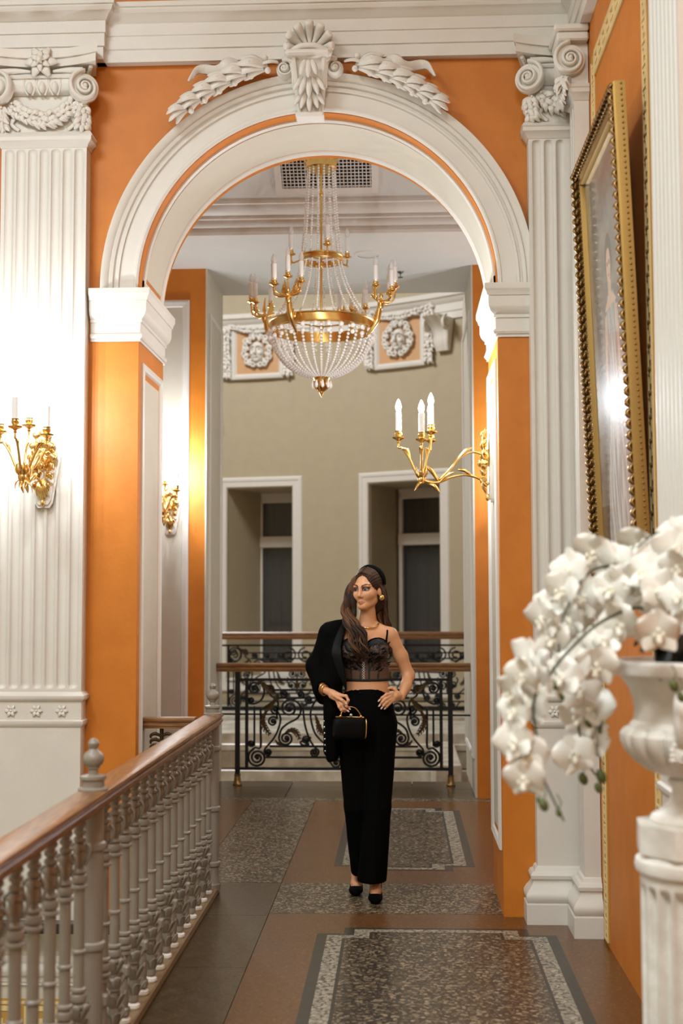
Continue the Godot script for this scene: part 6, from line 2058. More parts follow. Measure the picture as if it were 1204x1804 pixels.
# ---------------------------------------------------------------- reliefs on the curved wall
func _reliefs():
	for k in 2:
		var al: float = [0.2193, 0.504][k]
		var t := thing("mask_relief", "peach relief panel with a white curly haired mask " + ["beside the passage wall", "over the sconce"][k], "relief", rot_p(al, 8.28, 5.41))
		t.rotation.y = -al
		var g := Geo.new()
		bx(g, -0.36, 0.36, -0.36, 0.36, 0.0, 0.03)
		put("field", g, M.peach, t)
		g = Geo.new(); frame_mould(g, Vector3(-0.425, -0.42, 0), Vector3.RIGHT, Vector3.UP, Vector3.BACK, 0.85, 0.84, pv2([0.0, -0.02, 0.0, 0.05, 0.02, 0.06, 0.05, 0.06, 0.07, 0.045, 0.085, 0.03, 0.085, -0.02]))
		put("frame", g, M.white, t)
		# mask
		g = Geo.new()
		var F := Vector3(0, 0, 0.012)
		g.ball(Vector3(0, -0.01, 0.05), Vector3(0.118, 0.168, 0.105), Basis.IDENTITY, 20, 14)
		g.ball(Vector3(0, -0.135, 0.105) + F, Vector3(0.045, 0.036, 0.036), Basis.IDENTITY, 12, 8)
		g.strap(spline(pv3([0, 0.08, 0.150, 0, 0.02, 0.178, 0, -0.03, 0.205, 0, -0.048, 0.16]), 4), lerp_list([0.014, 0.016, 0.026, 0.020], 13), 0.022, Vector3.BACK, 8)
		for s: float in [-1.0, 1.0]:
			g.strap(spline(pv3([s * 0.018, 0.062, 0.160, s * 0.05, 0.078, 0.155, s * 0.09, 0.05, 0.118]), 4), 0.013, 0.016, Vector3.BACK, 8)
			g.ball(Vector3(s * 0.047, 0.032, 0.138) + F, Vector3(0.024, 0.012, 0.014), Basis.IDENTITY, 10, 8)
			g.ball(Vector3(s * 0.062, -0.035, 0.118) + F, Vector3(0.036, 0.03, 0.026), Basis.IDENTITY, 10, 8)
		g.ball(Vector3(0, -0.082, 0.148) + F, Vector3(0.036, 0.010, 0.016), Basis.IDENTITY, 10, 8)
		g.ball(Vector3(0, -0.102, 0.142) + F, Vector3(0.030, 0.011, 0.016), Basis.IDENTITY, 10, 8)
		put("face", g, M.plaster, t)
		var rng := RandomNumberGenerator.new()
		rng.seed = 90 + k
		g = Geo.new()
		for i in 22:
			var a := lerpf(-1.25, PI + 1.25, i / 21.0)
			var r0 := rng.randf_range(0.135, 0.175)
			var c := Vector3(cos(a) * r0, 0.01 + sin(a) * (r0 + 0.03), 0.06)
			var pts := PackedVector3Array()
			for e in spiral2(Vector2(c.x + cos(a) * 0.05, c.y + sin(a) * 0.05), 0.050, a + PI, 1.3 if i % 2 == 0 else -1.3): pts.append(Vector3(e.x, e.y, 0.075 + rng.randf_range(0.0, 0.02)))
			g.strap(pts, lerp_list([0.019, 0.016, 0.010], pts.size()), 0.020, Vector3.BACK, 7)
		put("curls", g, M.plaster, t)
		# leaf drops at both sides
		for s: float in [-1.0, 1.0]:
			g = Geo.new()
			garland(g, PackedVector3Array([Vector3(s * 0.50, 0.42, 0.03), Vector3(s * 0.52, 0.2, 0.03), Vector3(s * 0.51, -0.05, 0.03), Vector3(s * 0.50, -0.32, 0.03)]), Vector3.BACK, 0.11, rng, 3)
			put("leaf_drop", g, M.plaster, t)
		g = Geo.new()
		garland(g, PackedVector3Array([Vector3(-0.5, 0.42, 0.04), Vector3(-0.25, 0.36, 0.06), Vector3(0, 0.33, 0.07), Vector3(0.25, 0.36, 0.06), Vector3(0.5, 0.42, 0.04)]), Vector3.BACK, 0.10, rng, 2)
		put("festoon", g, M.plaster, t)
	for k in 3:
		var al: float = [0.594, 0.118, 0.36][k]
		if k == 2: continue
		var t := thing("console_bracket", "white scroll console bracket " + ["between the mask relief and the passage side", "by the passage wall under the entablature"][k], "bracket", rot_p(al, 8.28, 5.62))
		t.rotation.y = -al
		t.scale = Vector3.ONE * 1.45
		var g := Geo.new()
		var fr := []
		for i in 13:
			var f := i / 12.0
			fr.append([Vector3(0, lerpf(-0.32, 0.0, f), 0), Vector3(lerpf(0.07, 0.11, f), 0, 0), Vector3(0, 0, 0.05 + 0.20 * f * f + 0.02 * sin(f * 7.0))])
		g.sweep(pv2([-1, 0.0, -1, 0.9, -0.8, 1.0, -0.5, 0.9, -0.2, 1.0, 0.2, 1.0, 0.5, 0.9, 0.8, 1.0, 1, 0.9, 1, 0.0]), fr)
		put("console", g, M.plaster, t)
		g = Geo.new()
		for s: float in [-1.0, 1.0]:
			volute(g, Vector3(s * 0.10, -0.07, 0.15), Basis(Vector3.UP, s * PI / 2), 0.08, 0.03, 1.0)
		put("scroll", g, M.plaster, t)
		if k == 1:
			g = Geo.new()
			garland(g, PackedVector3Array([Vector3(0.06, -0.35, 0.05), Vector3(0.05, -0.6, 0.05), Vector3(0.08, -0.85, 0.05)]), Vector3.BACK, 0.12, RandomNumberGenerator.new(), 3)
			put("leaf_drop", g, M.plaster, t)

# ---------------------------------------------------------------- the woman
# bones: [ax, ay, az, bx, by, bz, ra, rb]
func sd(bones: Array, p: Vector3, k: float) -> float:
	var d := 1e3
	for b in bones:
		var a: Vector3 = b[0]
		var ba: Vector3 = b[1]
		var t := clampf((p - a).dot(ba) * b[2], 0.0, 1.0)
		var q: float = (p - a - ba * t).length() - lerpf(b[3], b[4], t)
		if q < d - k: d = q
		elif q < d + k:
			var h := maxf(k - absf(d - q), 0.0) / k
			d = minf(d, q) - h * h * k * 0.25
	return d

func bones_of(l: Array) -> Array:
	var r := []
	for e in l:
		var a := Vector3(e[0], e[1], e[2])
		var ba := Vector3(e[3], e[4], e[5]) - a
		r.append([a, ba, 1.0 / maxf(ba.length_squared(), 1e-9), e[6], e[7]])
	return r

func ell(p: Vector3, c: Vector3, r: Vector3) -> float:
	var q := (p - c) / r
	return (q.length() - 1.0) * minf(r.x, minf(r.y, r.z))

func smin(a: float, b: float, k: float) -> float:
	var h := maxf(k - absf(a - b), 0.0) / k
	return minf(a, b) - h * h * k * 0.25

func smax(a: float, b: float, k: float) -> float:
	return -smin(-a, -b, k)

func nets(g: Geo, f, lo: Vector3, hi: Vector3, cell: float, colf = null):
	var nx := int(ceil((hi.x - lo.x) / cell)) + 1
	var ny := int(ceil((hi.y - lo.y) / cell)) + 1
	var nz := int(ceil((hi.z - lo.z) / cell)) + 1
	var val := PackedFloat32Array()
	val.resize(nx * ny * nz)
	var B := 4
	var lim := cell * B * 1.75
	for bz in range(0, nz, B):
		for by in range(0, ny, B):
			for bxx in range(0, nx, B):
				var c := lo + Vector3(bxx + B * 0.5, by + B * 0.5, bz + B * 0.5) * cell
				var dc: float = f.call(c)
				var skip := absf(dc) > lim
				for z in range(bz, mini(bz + B, nz)):
					for y in range(by, mini(by + B, ny)):
						var o := (z * ny + y) * nx
						for x in range(bxx, mini(bxx + B, nx)):
							val[o + x] = dc if skip else f.call(lo + Vector3(x, y, z) * cell)
	var vid := PackedInt32Array()
	vid.resize(nx * ny * nz)
	vid.fill(-1)
	var st := g.ix.size()
	var corners := [0, 1, nx, nx + 1, nx * ny, nx * ny + 1, nx * ny + nx, nx * ny + nx + 1]
	var cpos := [Vector3(0, 0, 0), Vector3(1, 0, 0), Vector3(0, 1, 0), Vector3(1, 1, 0), Vector3(0, 0, 1), Vector3(1, 0, 1), Vector3(0, 1, 1), Vector3(1, 1, 1)]
	var edges := [[0, 1], [2, 3], [4, 5], [6, 7], [0, 2], [1, 3], [4, 6], [5, 7], [0, 4], [1, 5], [2, 6], [3, 7]]
	for z in nz - 1:
		for y in ny - 1:
			for x in nx - 1:
				var i := (z * ny + y) * nx + x
				var mask := 0
				for k in 8:
					if val[i + corners[k]] < 0.0: mask |= 1 << k
				if mask == 0 or mask == 255: continue
				var s := Vector3.ZERO
				var n := 0
				for e in edges:
					var va := val[i + corners[e[0]]]
					var vb := val[i + corners[e[1]]]
					if (va < 0.0) != (vb < 0.0):
						s += cpos[e[0]].lerp(cpos[e[1]], va / (va - vb))
						n += 1
				vid[i] = g.v.size()
				var p := lo + (Vector3(x, y, z) + s / n) * cell
				g.v.append(p)
				if colf != null: g.col.append(colf.call(p))
	for z in range(1, nz - 1):
		for y in range(1, ny - 1):
			for x in range(1, nx - 1):
				var i := (z * ny + y) * nx + x
				var a := val[i] < 0.0
				for ax in 3:
					var di: int = [1, nx, nx * ny][ax]
					if a == (val[i + di] < 0.0): continue
					var d1: int = [nx, nx * ny, 1][ax]
					var d2: int = [nx * ny, 1, nx][ax]
					var q := [vid[i], vid[i - d1], vid[i - d1 - d2], vid[i - d2]]
					if q[0] < 0 or q[1] < 0 or q[2] < 0 or q[3] < 0: continue
					if a: g.ix.append_array(PackedInt32Array([q[0], q[2], q[1], q[0], q[3], q[2]]))
					else: g.ix.append_array(PackedInt32Array([q[0], q[1], q[2], q[0], q[2], q[3]]))
	g.orient(st)

func lin(r: float, g: float, b: float) -> Color:
	return Color(r, g, b).srgb_to_linear()

var HEAD_C := Vector3(0.002, 1.672, -0.005)
var HEAD_B := Basis(Vector3.UP, -0.50) * Basis(Vector3.BACK, 0.03)

func head_sd(p: Vector3) -> float:
	# p in head space: x to her left, y up, z forward
	var s := Vector3(absf(p.x), p.y, p.z)
	var d := ell(p, Vector3(0, 0.034, -0.016), Vector3(0.072, 0.084, 0.090))
	d = smin(d, ell(p, Vector3(0, -0.022, 0.022), Vector3(0.056, 0.078, 0.064)), 0.03)
	if d > 0.05: return d
	d = smin(d, _cp(s, Vector3(0.0, -0.0885, 0.066), Vector3(0.009, -0.0875, 0.064), 0.016, 0.015), 0.022)
	d = smin(d, _cp(s, Vector3(0.012, -0.086, 0.058), Vector3(0.046, -0.060, 0.008), 0.014, 0.013), 0.022)
	d = smin(d, (s - Vector3(0.036, -0.024, 0.056)).length() - 0.024, 0.022)
	d = smin(d, _cp(s, Vector3(0.012, 0.021, 0.079), Vector3(0.042, 0.022, 0.066), 0.010, 0.010), 0.014)
	# sockets, then eyeballs
	d = smax(d, -((s - Vector3(0.031, 0.003, 0.090)).length() - 0.0155), 0.012)
	d = smin(d, (s - Vector3(0.030, 0.002, 0.0665)).length() - 0.0135, 0.003)
	# upper lid
	d = smin(d, _cp(s, Vector3(0.018, 0.0075, 0.0785), Vector3(0.041, 0.0085, 0.0725), 0.0028, 0.0028), 0.004)
	# nose
	d = smin(d, _cp(p, Vector3(0, 0.014, 0.080), Vector3(0, -0.030, 0.0975), 0.0055, 0.0082), 0.012)
	d = smin(d, (s - Vector3(0.0095, -0.034, 0.088)).length() - 0.0068, 0.008)
	# lips
	d = smin(d, _cp(s, Vector3(0.004, -0.0600, 0.0845), Vector3(0.017, -0.0640, 0.0775), 0.0056, 0.0030), 0.005)
	d = smin(d, _cp(s, Vector3(0.0, -0.0712, 0.0840), Vector3(0.013, -0.0688, 0.0785), 0.0064, 0.0034), 0.005)
	d = smax(d, -_cp(s, Vector3(0, -0.0663, 0.0945), Vector3(0.019, -0.0660, 0.0850), 0.0022, 0.0016), 0.004)
	# ear
	d = smin(d, ell(s, Vector3(0.072, -0.008, -0.006), Vector3(0.009, 0.030, 0.018)), 0.008)
	return d

func _cp(p: Vector3, a: Vector3, b: Vector3, ra: float, rb: float) -> float:
	var ba := b - a
	var t := clampf((p - a).dot(ba) / maxf(ba.length_squared(), 1e-9), 0.0, 1.0)
	return (p - a - ba * t).length() - lerpf(ra, rb, t)

func face_color(w: Vector3) -> Color:
	var p := HEAD_B.inverse() * (w - HEAD_C)
	var skin := lin(0.83, 0.605, 0.44)
	if p.z < 0.02: return skin
	var s := Vector3(absf(p.x), p.y, p.z)
	# brow: arched stroke
	var t := clampf((s.x - 0.013) / 0.038, 0.0, 1.0)
	var by := 0.0225 + 0.0075 * sin(t * 2.3)
	if s.x > 0.012 and s.x < 0.052 and absf(p.y - by) < lerpf(0.0046, 0.0024, t): return lin(0.19, 0.11, 0.07)
	# eye
	var ex := (s.x - 0.0305) / 0.0150
	var ey := (p.y - 0.0022) / (0.0052 * sqrt(maxf(0.05, 1.0 - ex * ex * 0.85)))
	if absf(ex) < 1.0 and absf(ey) < 1.0:
		var ix := (p.x - (0.0305 * signf(p.x)) + 0.0030) / 0.0072
		if ix * ix + ey * ey * 0.7 < 1.0: return lin(0.10, 0.06, 0.04)
		return lin(0.60, 0.53, 0.48)
	# lash line and smoky lid
	if absf(ex) < 1.25 and p.y > 0.001 and p.y < 0.0128 + 0.002 * ex: return lin(0.17, 0.095, 0.065)
	if absf(ex) < 1.2 and p.y < 0.001 and p.y > -0.0055: return lin(0.36, 0.22, 0.15)
	if absf(ex) < 1.45 and p.y >= 0.0125 and p.y < 0.0185: return lin(0.50, 0.32, 0.22)
	# lips
	var lx := s.x / 0.0190
	if lx < 1.0:
		var up := -0.0555 - 0.0065 * lx * lx - 0.0015 * (1.0 - clampf(s.x / 0.005, 0, 1))
		var lowr := -0.0785 + 0.0095 * lx * lx
		if p.y < up and p.y > lowr and p.z > 0.06:
			if absf(p.y + 0.0660) < 0.0013: return lin(0.48, 0.25, 0.19)
			return lin(0.76, 0.50, 0.39)
	return skin

func finger(l: Array, pts: Array, r0: float, r1: float):
	for i in pts.size() - 1:
		var a: Vector3 = pts[i]
		var b: Vector3 = pts[i + 1]
		l.append([a.x, a.y, a.z, b.x, b.y, b.z, lerpf(r0, r1, float(i) / (pts.size() - 1)), lerpf(r0, r1, float(i + 1) / (pts.size() - 1))])

func _person():
	var t := thing("person", "woman in black lace bustier and wide trousers with a draped black blazer", "person", Vector3(-0.177, 0.0, -7.03))
	var skin := lin(0.83, 0.605, 0.44)
	var mskin := mat(Color.WHITE, 0.45)
	mskin.vertex_color_use_as_albedo = true
	mskin.subsurf_scatter_enabled = true
	mskin.subsurf_scatter_strength = 0.08
	# ---------------- body
	var torso := bones_of([
		[-0.022, 1.36, 0.0, -0.012, 1.24, 0.0, 0.118, 0.104], [-0.012, 1.24, 0.0, -0.005, 1.16, 0.0, 0.104, 0.098], [-0.005, 1.16, 0.0, -0.006, 1.08, 0.0, 0.098, 0.116], [-0.006, 1.08, 0.0, -0.01, 0.97, 0.0, 0.116, 0.148],
		[-0.085, 1.405, -0.02, 0.055, 1.40, -0.02, 0.055, 0.055]])
	var limbs := bones_of([
		[-0.008, 1.435, -0.03, 0.003, 1.58, -0.012, 0.050, 0.042],
		[0.0, 1.452, -0.02, 0.118, 1.428, -0.02, 0.034, 0.040], [-0.01, 1.452, -0.02, -0.165, 1.432, -0.02, 0.034, 0.042],
		[0.005, 1.50, -0.035, 0.085, 1.452, -0.03, 0.026, 0.024], [-0.01, 1.50, -0.035, -0.10, 1.452, -0.03, 0.026, 0.024],
		[-0.085, 1.338, 0.062, -0.084, 1.342, 0.066, 0.056, 0.056], [0.050, 1.338, 0.062, 0.051, 1.342, 0.066, 0.056, 0.056],
		# her left arm, hand on hip
		[0.122, 1.422, -0.02, 0.180, 1.31, -0.035, 0.043, 0.037], [0.180, 1.31, -0.035, 0.222, 1.205, -0.045, 0.037, 0.032], [0.222, 1.205, -0.045, 0.206, 1.15, 0.015, 0.033, 0.029], [0.206, 1.15, 0.015, 0.182, 1.092, 0.070, 0.029, 0.019],
		# her right arm under the blazer
		[-0.168, 1.425, -0.02, -0.262, 1.215, -0.03, 0.042, 0.033], [-0.262, 1.215, -0.03, -0.236, 1.135, 0.10, 0.033, 0.020]])
	var body_sd := func(p: Vector3) -> float:
		var q := Vector3(p.x, p.y, p.z / 0.70)
		var a := sd(torso, q, 0.05) * 0.8
		return smin(a, sd(limbs, p, 0.022), 0.03)
	var g := Geo.new()
	var skin_col := func(_p: Vector3) -> Color: return skin
	nets(g, body_sd, Vector3(-0.33, 0.98, -0.16), Vector3(0.28, 1.585, 0.17), 0.010, skin_col)
	var hs := func(p: Vector3) -> float:
		var d := head_sd(HEAD_B.inverse() * (p - HEAD_C))
		return smin(d, _cp(p, Vector3(-0.004, 1.46, -0.026), Vector3(0.003, 1.60, -0.010), 0.046, 0.041), 0.02)
	nets(g, hs, Vector3(-0.13, 1.535, -0.13), Vector3(0.12, 1.80, 0.12), 0.0034, face_color)
	# hands
	var hl := []
	# her left hand spread on the hip: back of the hand outwards, fingers to the front
	hl.append([0.186, 1.098, 0.060, 0.150, 1.103, 0.098, 0.018, 0.021])
	hl.append([0.168, 1.110, 0.078, 0.132, 1.118, 0.108, 0.014, 0.012])
	hl.append([0.165, 1.090, 0.080, 0.132, 1.082, 0.112, 0.015, 0.013])
	finger(hl, [Vector3(0.132, 1.120, 0.108), Vector3(0.100, 1.112, 0.126), Vector3(0.078, 1.096, 0.128), Vector3(0.064, 1.082, 0.122)], 0.0088, 0.0058)
	finger(hl, [Vector3(0.130, 1.106, 0.112), Vector3(0.098, 1.090, 0.130), Vector3(0.078, 1.072, 0.131), Vector3(0.066, 1.056, 0.125)], 0.0090, 0.0058)
	finger(hl, [Vector3(0.130, 1.092, 0.114), Vector3(0.104, 1.072, 0.130), Vector3(0.088, 1.056, 0.130), Vector3(0.078, 1.043, 0.125)], 0.0086, 0.0056)
	finger(hl, [Vector3(0.136, 1.080, 0.110), Vector3(0.116, 1.062, 0.124), Vector3(0.104, 1.050, 0.124), Vector3(0.096, 1.041, 0.120)], 0.0076, 0.0052)
	finger(hl, [Vector3(0.166, 1.112, 0.070), Vector3(0.148, 1.136, 0.072), Vector3(0.128, 1.145, 0.074), Vector3(0.112, 1.142, 0.076)], 0.0100, 0.0066)
	var lb := bones_of(hl)
	var lsd := func(p: Vector3) -> float: return sd(lb, p, 0.006)
	nets(g, lsd, Vector3(0.045, 1.02, 0.03), Vector3(0.215, 1.17, 0.155), 0.0036, skin_col)
	# her right hand round the bag's handle
	var hr := []
	hr.append([-0.238, 1.138, 0.095, -0.185, 1.118, 0.150, 0.019, 0.021])
	hr.append([-0.190, 1.126, 0.148, -0.145, 1.112, 0.172, 0.016, 0.012])
	hr.append([-0.192, 1.108, 0.150, -0.152, 1.084, 0.170, 0.017, 0.012])
	finger(hr, [Vector3(-0.144, 1.112, 0.172), Vector3(-0.112, 1.110, 0.192), Vector3(-0.100, 1.088, 0.200), Vector3(-0.106, 1.070, 0.190)], 0.0090, 0.0062)
	finger(hr, [Vector3(-0.148, 1.098, 0.173), Vector3(-0.122, 1.078, 0.194), Vector3(-0.110, 1.056, 0.198), Vector3(-0.096, 1.046, 0.186)], 0.0092, 0.0062)
	finger(hr, [Vector3(-0.153, 1.086, 0.172), Vector3(-0.136, 1.062, 0.194), Vector3(-0.124, 1.040, 0.196), Vector3(-0.104, 1.032, 0.186)], 0.0088, 0.0060)
	finger(hr, [Vector3(-0.160, 1.076, 0.168), Vector3(-0.150, 1.052, 0.188), Vector3(-0.138, 1.034, 0.190), Vector3(-0.120, 1.026, 0.182)], 0.0078, 0.0054)
	finger(hr, [Vector3(-0.190, 1.118, 0.158), Vector3(-0.158, 1.100, 0.188), Vector3(-0.132, 1.088, 0.200), Vector3(-0.114, 1.074, 0.202)], 0.0104, 0.0070)
	var rb := bones_of(hr)
	var rsd := func(p: Vector3) -> float: return sd(rb, p, 0.006)
	nets(g, rsd, Vector3(-0.27, 1.005, 0.065), Vector3(-0.075, 1.17, 0.225), 0.0036, skin_col)
	# feet (insteps show above the shoes)
	for ft in [[0.036, 0.045], [-0.075, -0.135]]:
		var fb := bones_of([[ft[0] + 0.002, 0.20, ft[1] - 0.135, ft[0], 0.125, ft[1] - 0.125, 0.036, 0.034], [ft[0], 0.125, ft[1] - 0.125, ft[0], 0.048, ft[1] - 0.035, 0.034, 0.028], [ft[0], 0.048, ft[1] - 0.035, ft[0], 0.028, ft[1] + 0.012, 0.028, 0.018]])
		var fsd := func(p: Vector3) -> float: return sd(fb, p, 0.02)
		nets(g, fsd, Vector3(ft[0] - 0.05, 0.0, ft[1] - 0.19), Vector3(ft[0] + 0.05, 0.2, ft[1] + 0.045), 0.007, skin_col)
	var legs := bones_of([[0.064, 0.98, 0.005, 0.052, 0.50, 0.02, 0.075, 0.05], [0.052, 0.50, 0.02, 0.038, 0.16, -0.085, 0.05, 0.034], [-0.075, 0.98, 0.0, -0.060, 0.50, -0.02, 0.075, 0.05], [-0.060, 0.50, -0.02, -0.074, 0.16, -0.265, 0.05, 0.034], [-0.07, 0.98, 0.0, 0.06, 0.98, 0.0, 0.075, 0.075]])
	var gsd := func(p: Vector3) -> float: return sd(legs, p, 0.02)
	nets(g, gsd, Vector3(-0.17, 0.12, -0.32), Vector3(0.16, 1.07, 0.10), 0.016, skin_col)
	put("body", g, mskin, t)
	# fingernails
	var mn := mat(Color(0.93, 0.80, 0.74), 0.2)
	g = Geo.new()
	for q in [Vector3(0.062, 1.080, 0.127), Vector3(0.064, 1.054, 0.130), Vector3(0.076, 1.041, 0.129), Vector3(0.094, 1.039, 0.124)]:
		g = Geo.new(); g.ball(q, Vector3(0.0095, 0.0045, 0.0026), Basis(Vector3.BACK, 0.75) * Basis(Vector3.UP, -0.2), 8, 6)
		put("fingernail", g, mn, t)
	for q in [Vector3(-0.112, 1.072, 0.207), Vector3(-0.094, 1.042, 0.191), Vector3(-0.101, 1.030, 0.192)]:
		g = Geo.new(); g.ball(q, Vector3(0.008, 0.0042, 0.0026), Basis(Vector3.BACK, -0.7), 8, 6)
		put("fingernail", g, mn, t)
	_person_clothes(t, body_sd)
	_person_hair(t)

func _person_clothes(t: Node3D, body_sd):
	var black := mat(Color(0.020, 0.019, 0.019), 0.85)
	black.metallic_specular = 0.18
	var satin := mat(Color(0.022, 0.021, 0.022), 0.5)
	satin.metallic_specular = 0.25
	# ---------------- bustier
	var lace := FastNoiseLite.new()
	lace.seed = 3; lace.frequency = 22.0; lace.noise_type = FastNoiseLite.TYPE_CELLULAR
	var lace2 := FastNoiseLite.new()
	lace2.seed = 6; lace2.frequency = 14.0; lace2.fractal_octaves = 3
	var cor := func(p: Vector3) -> float:
		var d: float = body_sd.call(p) - 0.006
		# only the trunk: cut away the arms
		d = smax(d, absf(p.x + 0.018) - 0.152 + 0.06 * maxf(0.0, 1.25 - p.y), 0.004)
		# sweetheart neckline, straight hem
		var xx := p.x + 0.016
		var cup := absf(absf(xx) - 0.070)
		var top := 1.412 - cup * cup * 9.0 + 0.003 * sin(p.x * 240.0)
		if absf(xx) < 0.07: top = 1.412 - cup * cup * 7.0
		if p.z < 0.0: top = 1.37
		d = smax(d, p.y - top, 0.004)
		return smax(d, 1.178 - p.y, 0.003)
	var corc := func(p: Vector3) -> Color:
		var skin := lin(0.62, 0.44, 0.34)
		var blk := lin(0.07, 0.06, 0.06)
		var xx := p.x + 0.016
		var k := 0.93
		if p.y < 1.235 + 0.25 * absf(absf(xx) - 0.045): k = 0.72      # sheer tulle at the waist
		else: k = clampf(0.86 + 0.9 * lace2.get_noise_3d(p.x * 4.0, p.y * 9.0, 0.0) , 0.70, 1.0)
		for bx2 in [-0.095, -0.03, 0.03, 0.095]:
			if absf(xx - bx2 * (0.75 + 0.6 * (p.y - 1.17))) < 0.004: k = 1.0
		if p.y < 1.190 or p.y > 1.375: k = 1.0
		return skin.lerp(blk, k)
	var mb := mat(Color.WHITE, 0.7)
	mb.vertex_color_use_as_albedo = true
	var g := Geo.new()
	nets(g, cor, Vector3(-0.185, 1.165, -0.12), Vector3(0.15, 1.425, 0.155), 0.0055, corc)
	var co := put("bustier", g, mb, t)
	# scalloped lace edge and appliqué strokes
	g = Geo.new()
	for i in 34:
		var f := i / 33.0
		var x := lerpf(-0.150, 0.100, f)
		var xx := x + 0.016
		var cup := absf(absf(xx) - 0.070)
		var y := 1.410 - cup * cup * (7.0 if absf(xx) < 0.07 else 9.0)
		var z := _skin_z(body_sd, x, y)
		g.ball(Vector3(x, y, z + 0.006), Vector3(0.0075, 0.0065, 0.004), Basis(Vector3.BACK, sin(i * 2.1)), 7, 5)
	put("lace_edge", g, black, co)
	var rng := RandomNumberGenerator.new()
	rng.seed = 12
	g = Geo.new()
	for i in 60:
		if i == 30:
			put("lace_applique", g, satin, co)
			g = Geo.new()
		var s := -1.0 if i < 30 else 1.0
		var x := -0.016 + s * rng.randf_range(0.015, 0.115)
		var y := rng.randf_range(1.235, 1.385)
		if y > 1.40 - 8.0 * pow(absf(absf(x + 0.016) - 0.07), 2.0): continue
		var pts := PackedVector3Array()
		for j in 4:
			var px := x + s * j * 0.010
			var py := y + j * 0.006 + 0.003 * sin(j * 2.0 + i)
			pts.append(Vector3(px, py, _skin_z(body_sd, px, py) + 0.0065))
		leaf(g, pts, 0.0055, 0.0014, Vector3.BACK)
	put("lace_applique", g, satin, co)
	# lacing down the middle
	g = Geo.new()
	for i in 7:
		var y := 1.192 + 0.0135 * i
		for s: float in [-1.0, 1.0]:
			var pts2 := PackedVector3Array()
			for j in 3:
				var u := j / 2.0
				var px := -0.021 + s * lerpf(-0.007, 0.007, u)
				var py := y + 0.0135 * u
				pts2.append(Vector3(px, py, _skin_z(body_sd, px, py) + 0.009))
			g.tube(pts2, 0.0016, 5)
	put("lacing", g, mat(Color(0.72, 0.68, 0.62), 0.4), co)
	# shoulder strap
	g = Geo.new()
	var sp := PackedVector3Array()
	for q in [[0.098, 1.385], [0.103, 1.41], [0.106, 1.435], [0.107, 1.452]]:
		sp.append(Vector3(q[0], q[1], _skin_z(body_sd, q[0], q[1]) + 0.003))
	sp.append(Vector3(0.106, 1.462, -0.03)); sp.append(Vector3(0.10, 1.43, -0.075))
	g.strap(spline(sp, 4), 0.0048, 0.0015, Vector3.BACK, 6)
	put("shoulder_strap", g, black, co)
	# ---------------- trousers
	var tb := bones_of([
		[-0.006, 1.19, 0.0, -0.008, 1.02, 0.0, 0.100, 0.140], [-0.008, 1.02, 0.0, -0.008, 0.95, 0.0, 0.140, 0.150]])
	var tl := bones_of([
		[0.064, 0.94, 0.005, 0.052, 0.50, 0.030, 0.092, 0.073], [0.052, 0.50, 0.030, 0.014, 0.07, 0.005, 0.073, 0.080],
		[-0.078, 0.94, 0.0, -0.060, 0.50, -0.010, 0.091, 0.074], [-0.060, 0.50, -0.010, -0.032, 0.09, -0.150, 0.074, 0.070]])
	var fold := FastNoiseLite.new()
	fold.seed = 8; fold.frequency = 6.0
	var tsd := func(p: Vector3) -> float:
		var a := sd(tb, Vector3(p.x, p.y, p.z / 0.76), 0.04) * 0.85
		var b := sd(tl, p, 0.012)
		# pressed crease down the front of each leg
		b -= 0.006 * exp(-pow((p.x - (0.030 + 0.03 * smoothstep(0.1, 0.9, p.y))) / 0.010, 2.0)) * (1.0 if p.z > 0.0 else 0.0)
		b += 0.005 * fold.get_noise_3d(p.x * 2.2, p.y * 0.35, p.z * 2.2)
		var d := smin(a, b, 0.03)
		d = smax(d, p.y - (1.140 + 0.05 * p.x + 0.10 * p.x * p.x), 0.003)
		return smax(d, 0.100 - p.y + 0.22 * maxf(0.0, -0.06 - p.z), 0.004)
	g = Geo.new()
	nets(g, tsd, Vector3(-0.20, 0.08, -0.25), Vector3(0.19, 1.165, 0.15), 0.0095)
	var tr := put("trousers", g, black, t)
	g = Geo.new()
	g.ball(Vector3(-0.04, 1.118, 0.096), Vector3(0.006, 0.006, 0.003), Basis.IDENTITY, 10, 6)
	put("button", g, satin, tr)
	# ---------------- shoes
	for ft in [[0.036, 0.045], [-0.075, -0.135]]:
		var x: float = ft[0]
		var z: float = ft[1]
		g = Geo.new()
		var pts := pv3([x, 0.100, z - 0.165, x, 0.085, z - 0.135, x, 0.048, z - 0.085, x, 0.026, z - 0.030, x, 0.024, z + 0.015, x, 0.020, z + 0.045, x, 0.014, z + 0.068])
		g.strap(spline(pts, 4), lerp_list([0.026, 0.033, 0.033, 0.038, 0.040, 0.032, 0.010], 25), lerp_list([0.030, 0.036, 0.024, 0.022, 0.024, 0.019, 0.008], 25), Vector3.UP, 14)
		# stiletto heel
		g.tube(pv3([x, 0.085, z - 0.160, x, 0.040, z - 0.170, x, 0.002, z - 0.172]), PackedFloat32Array([0.016, 0.008, 0.006]), 10, Vector3.RIGHT)
		put("shoe", g, black, t)
	# ---------------- blazer over her right shoulder
	var jb := bones_of([
		[-0.105, 1.468, -0.035, -0.205, 1.436, -0.02, 0.050, 0.058], [-0.205, 1.436, -0.02, -0.275, 1.25, -0.015, 0.062, 0.062], [-0.275, 1.25, -0.015, -0.250, 1.14, 0.045, 0.062, 0.056],
		[-0.262, 1.20, 0.01, -0.245, 1.09, 0.010, 0.050, 0.040]])
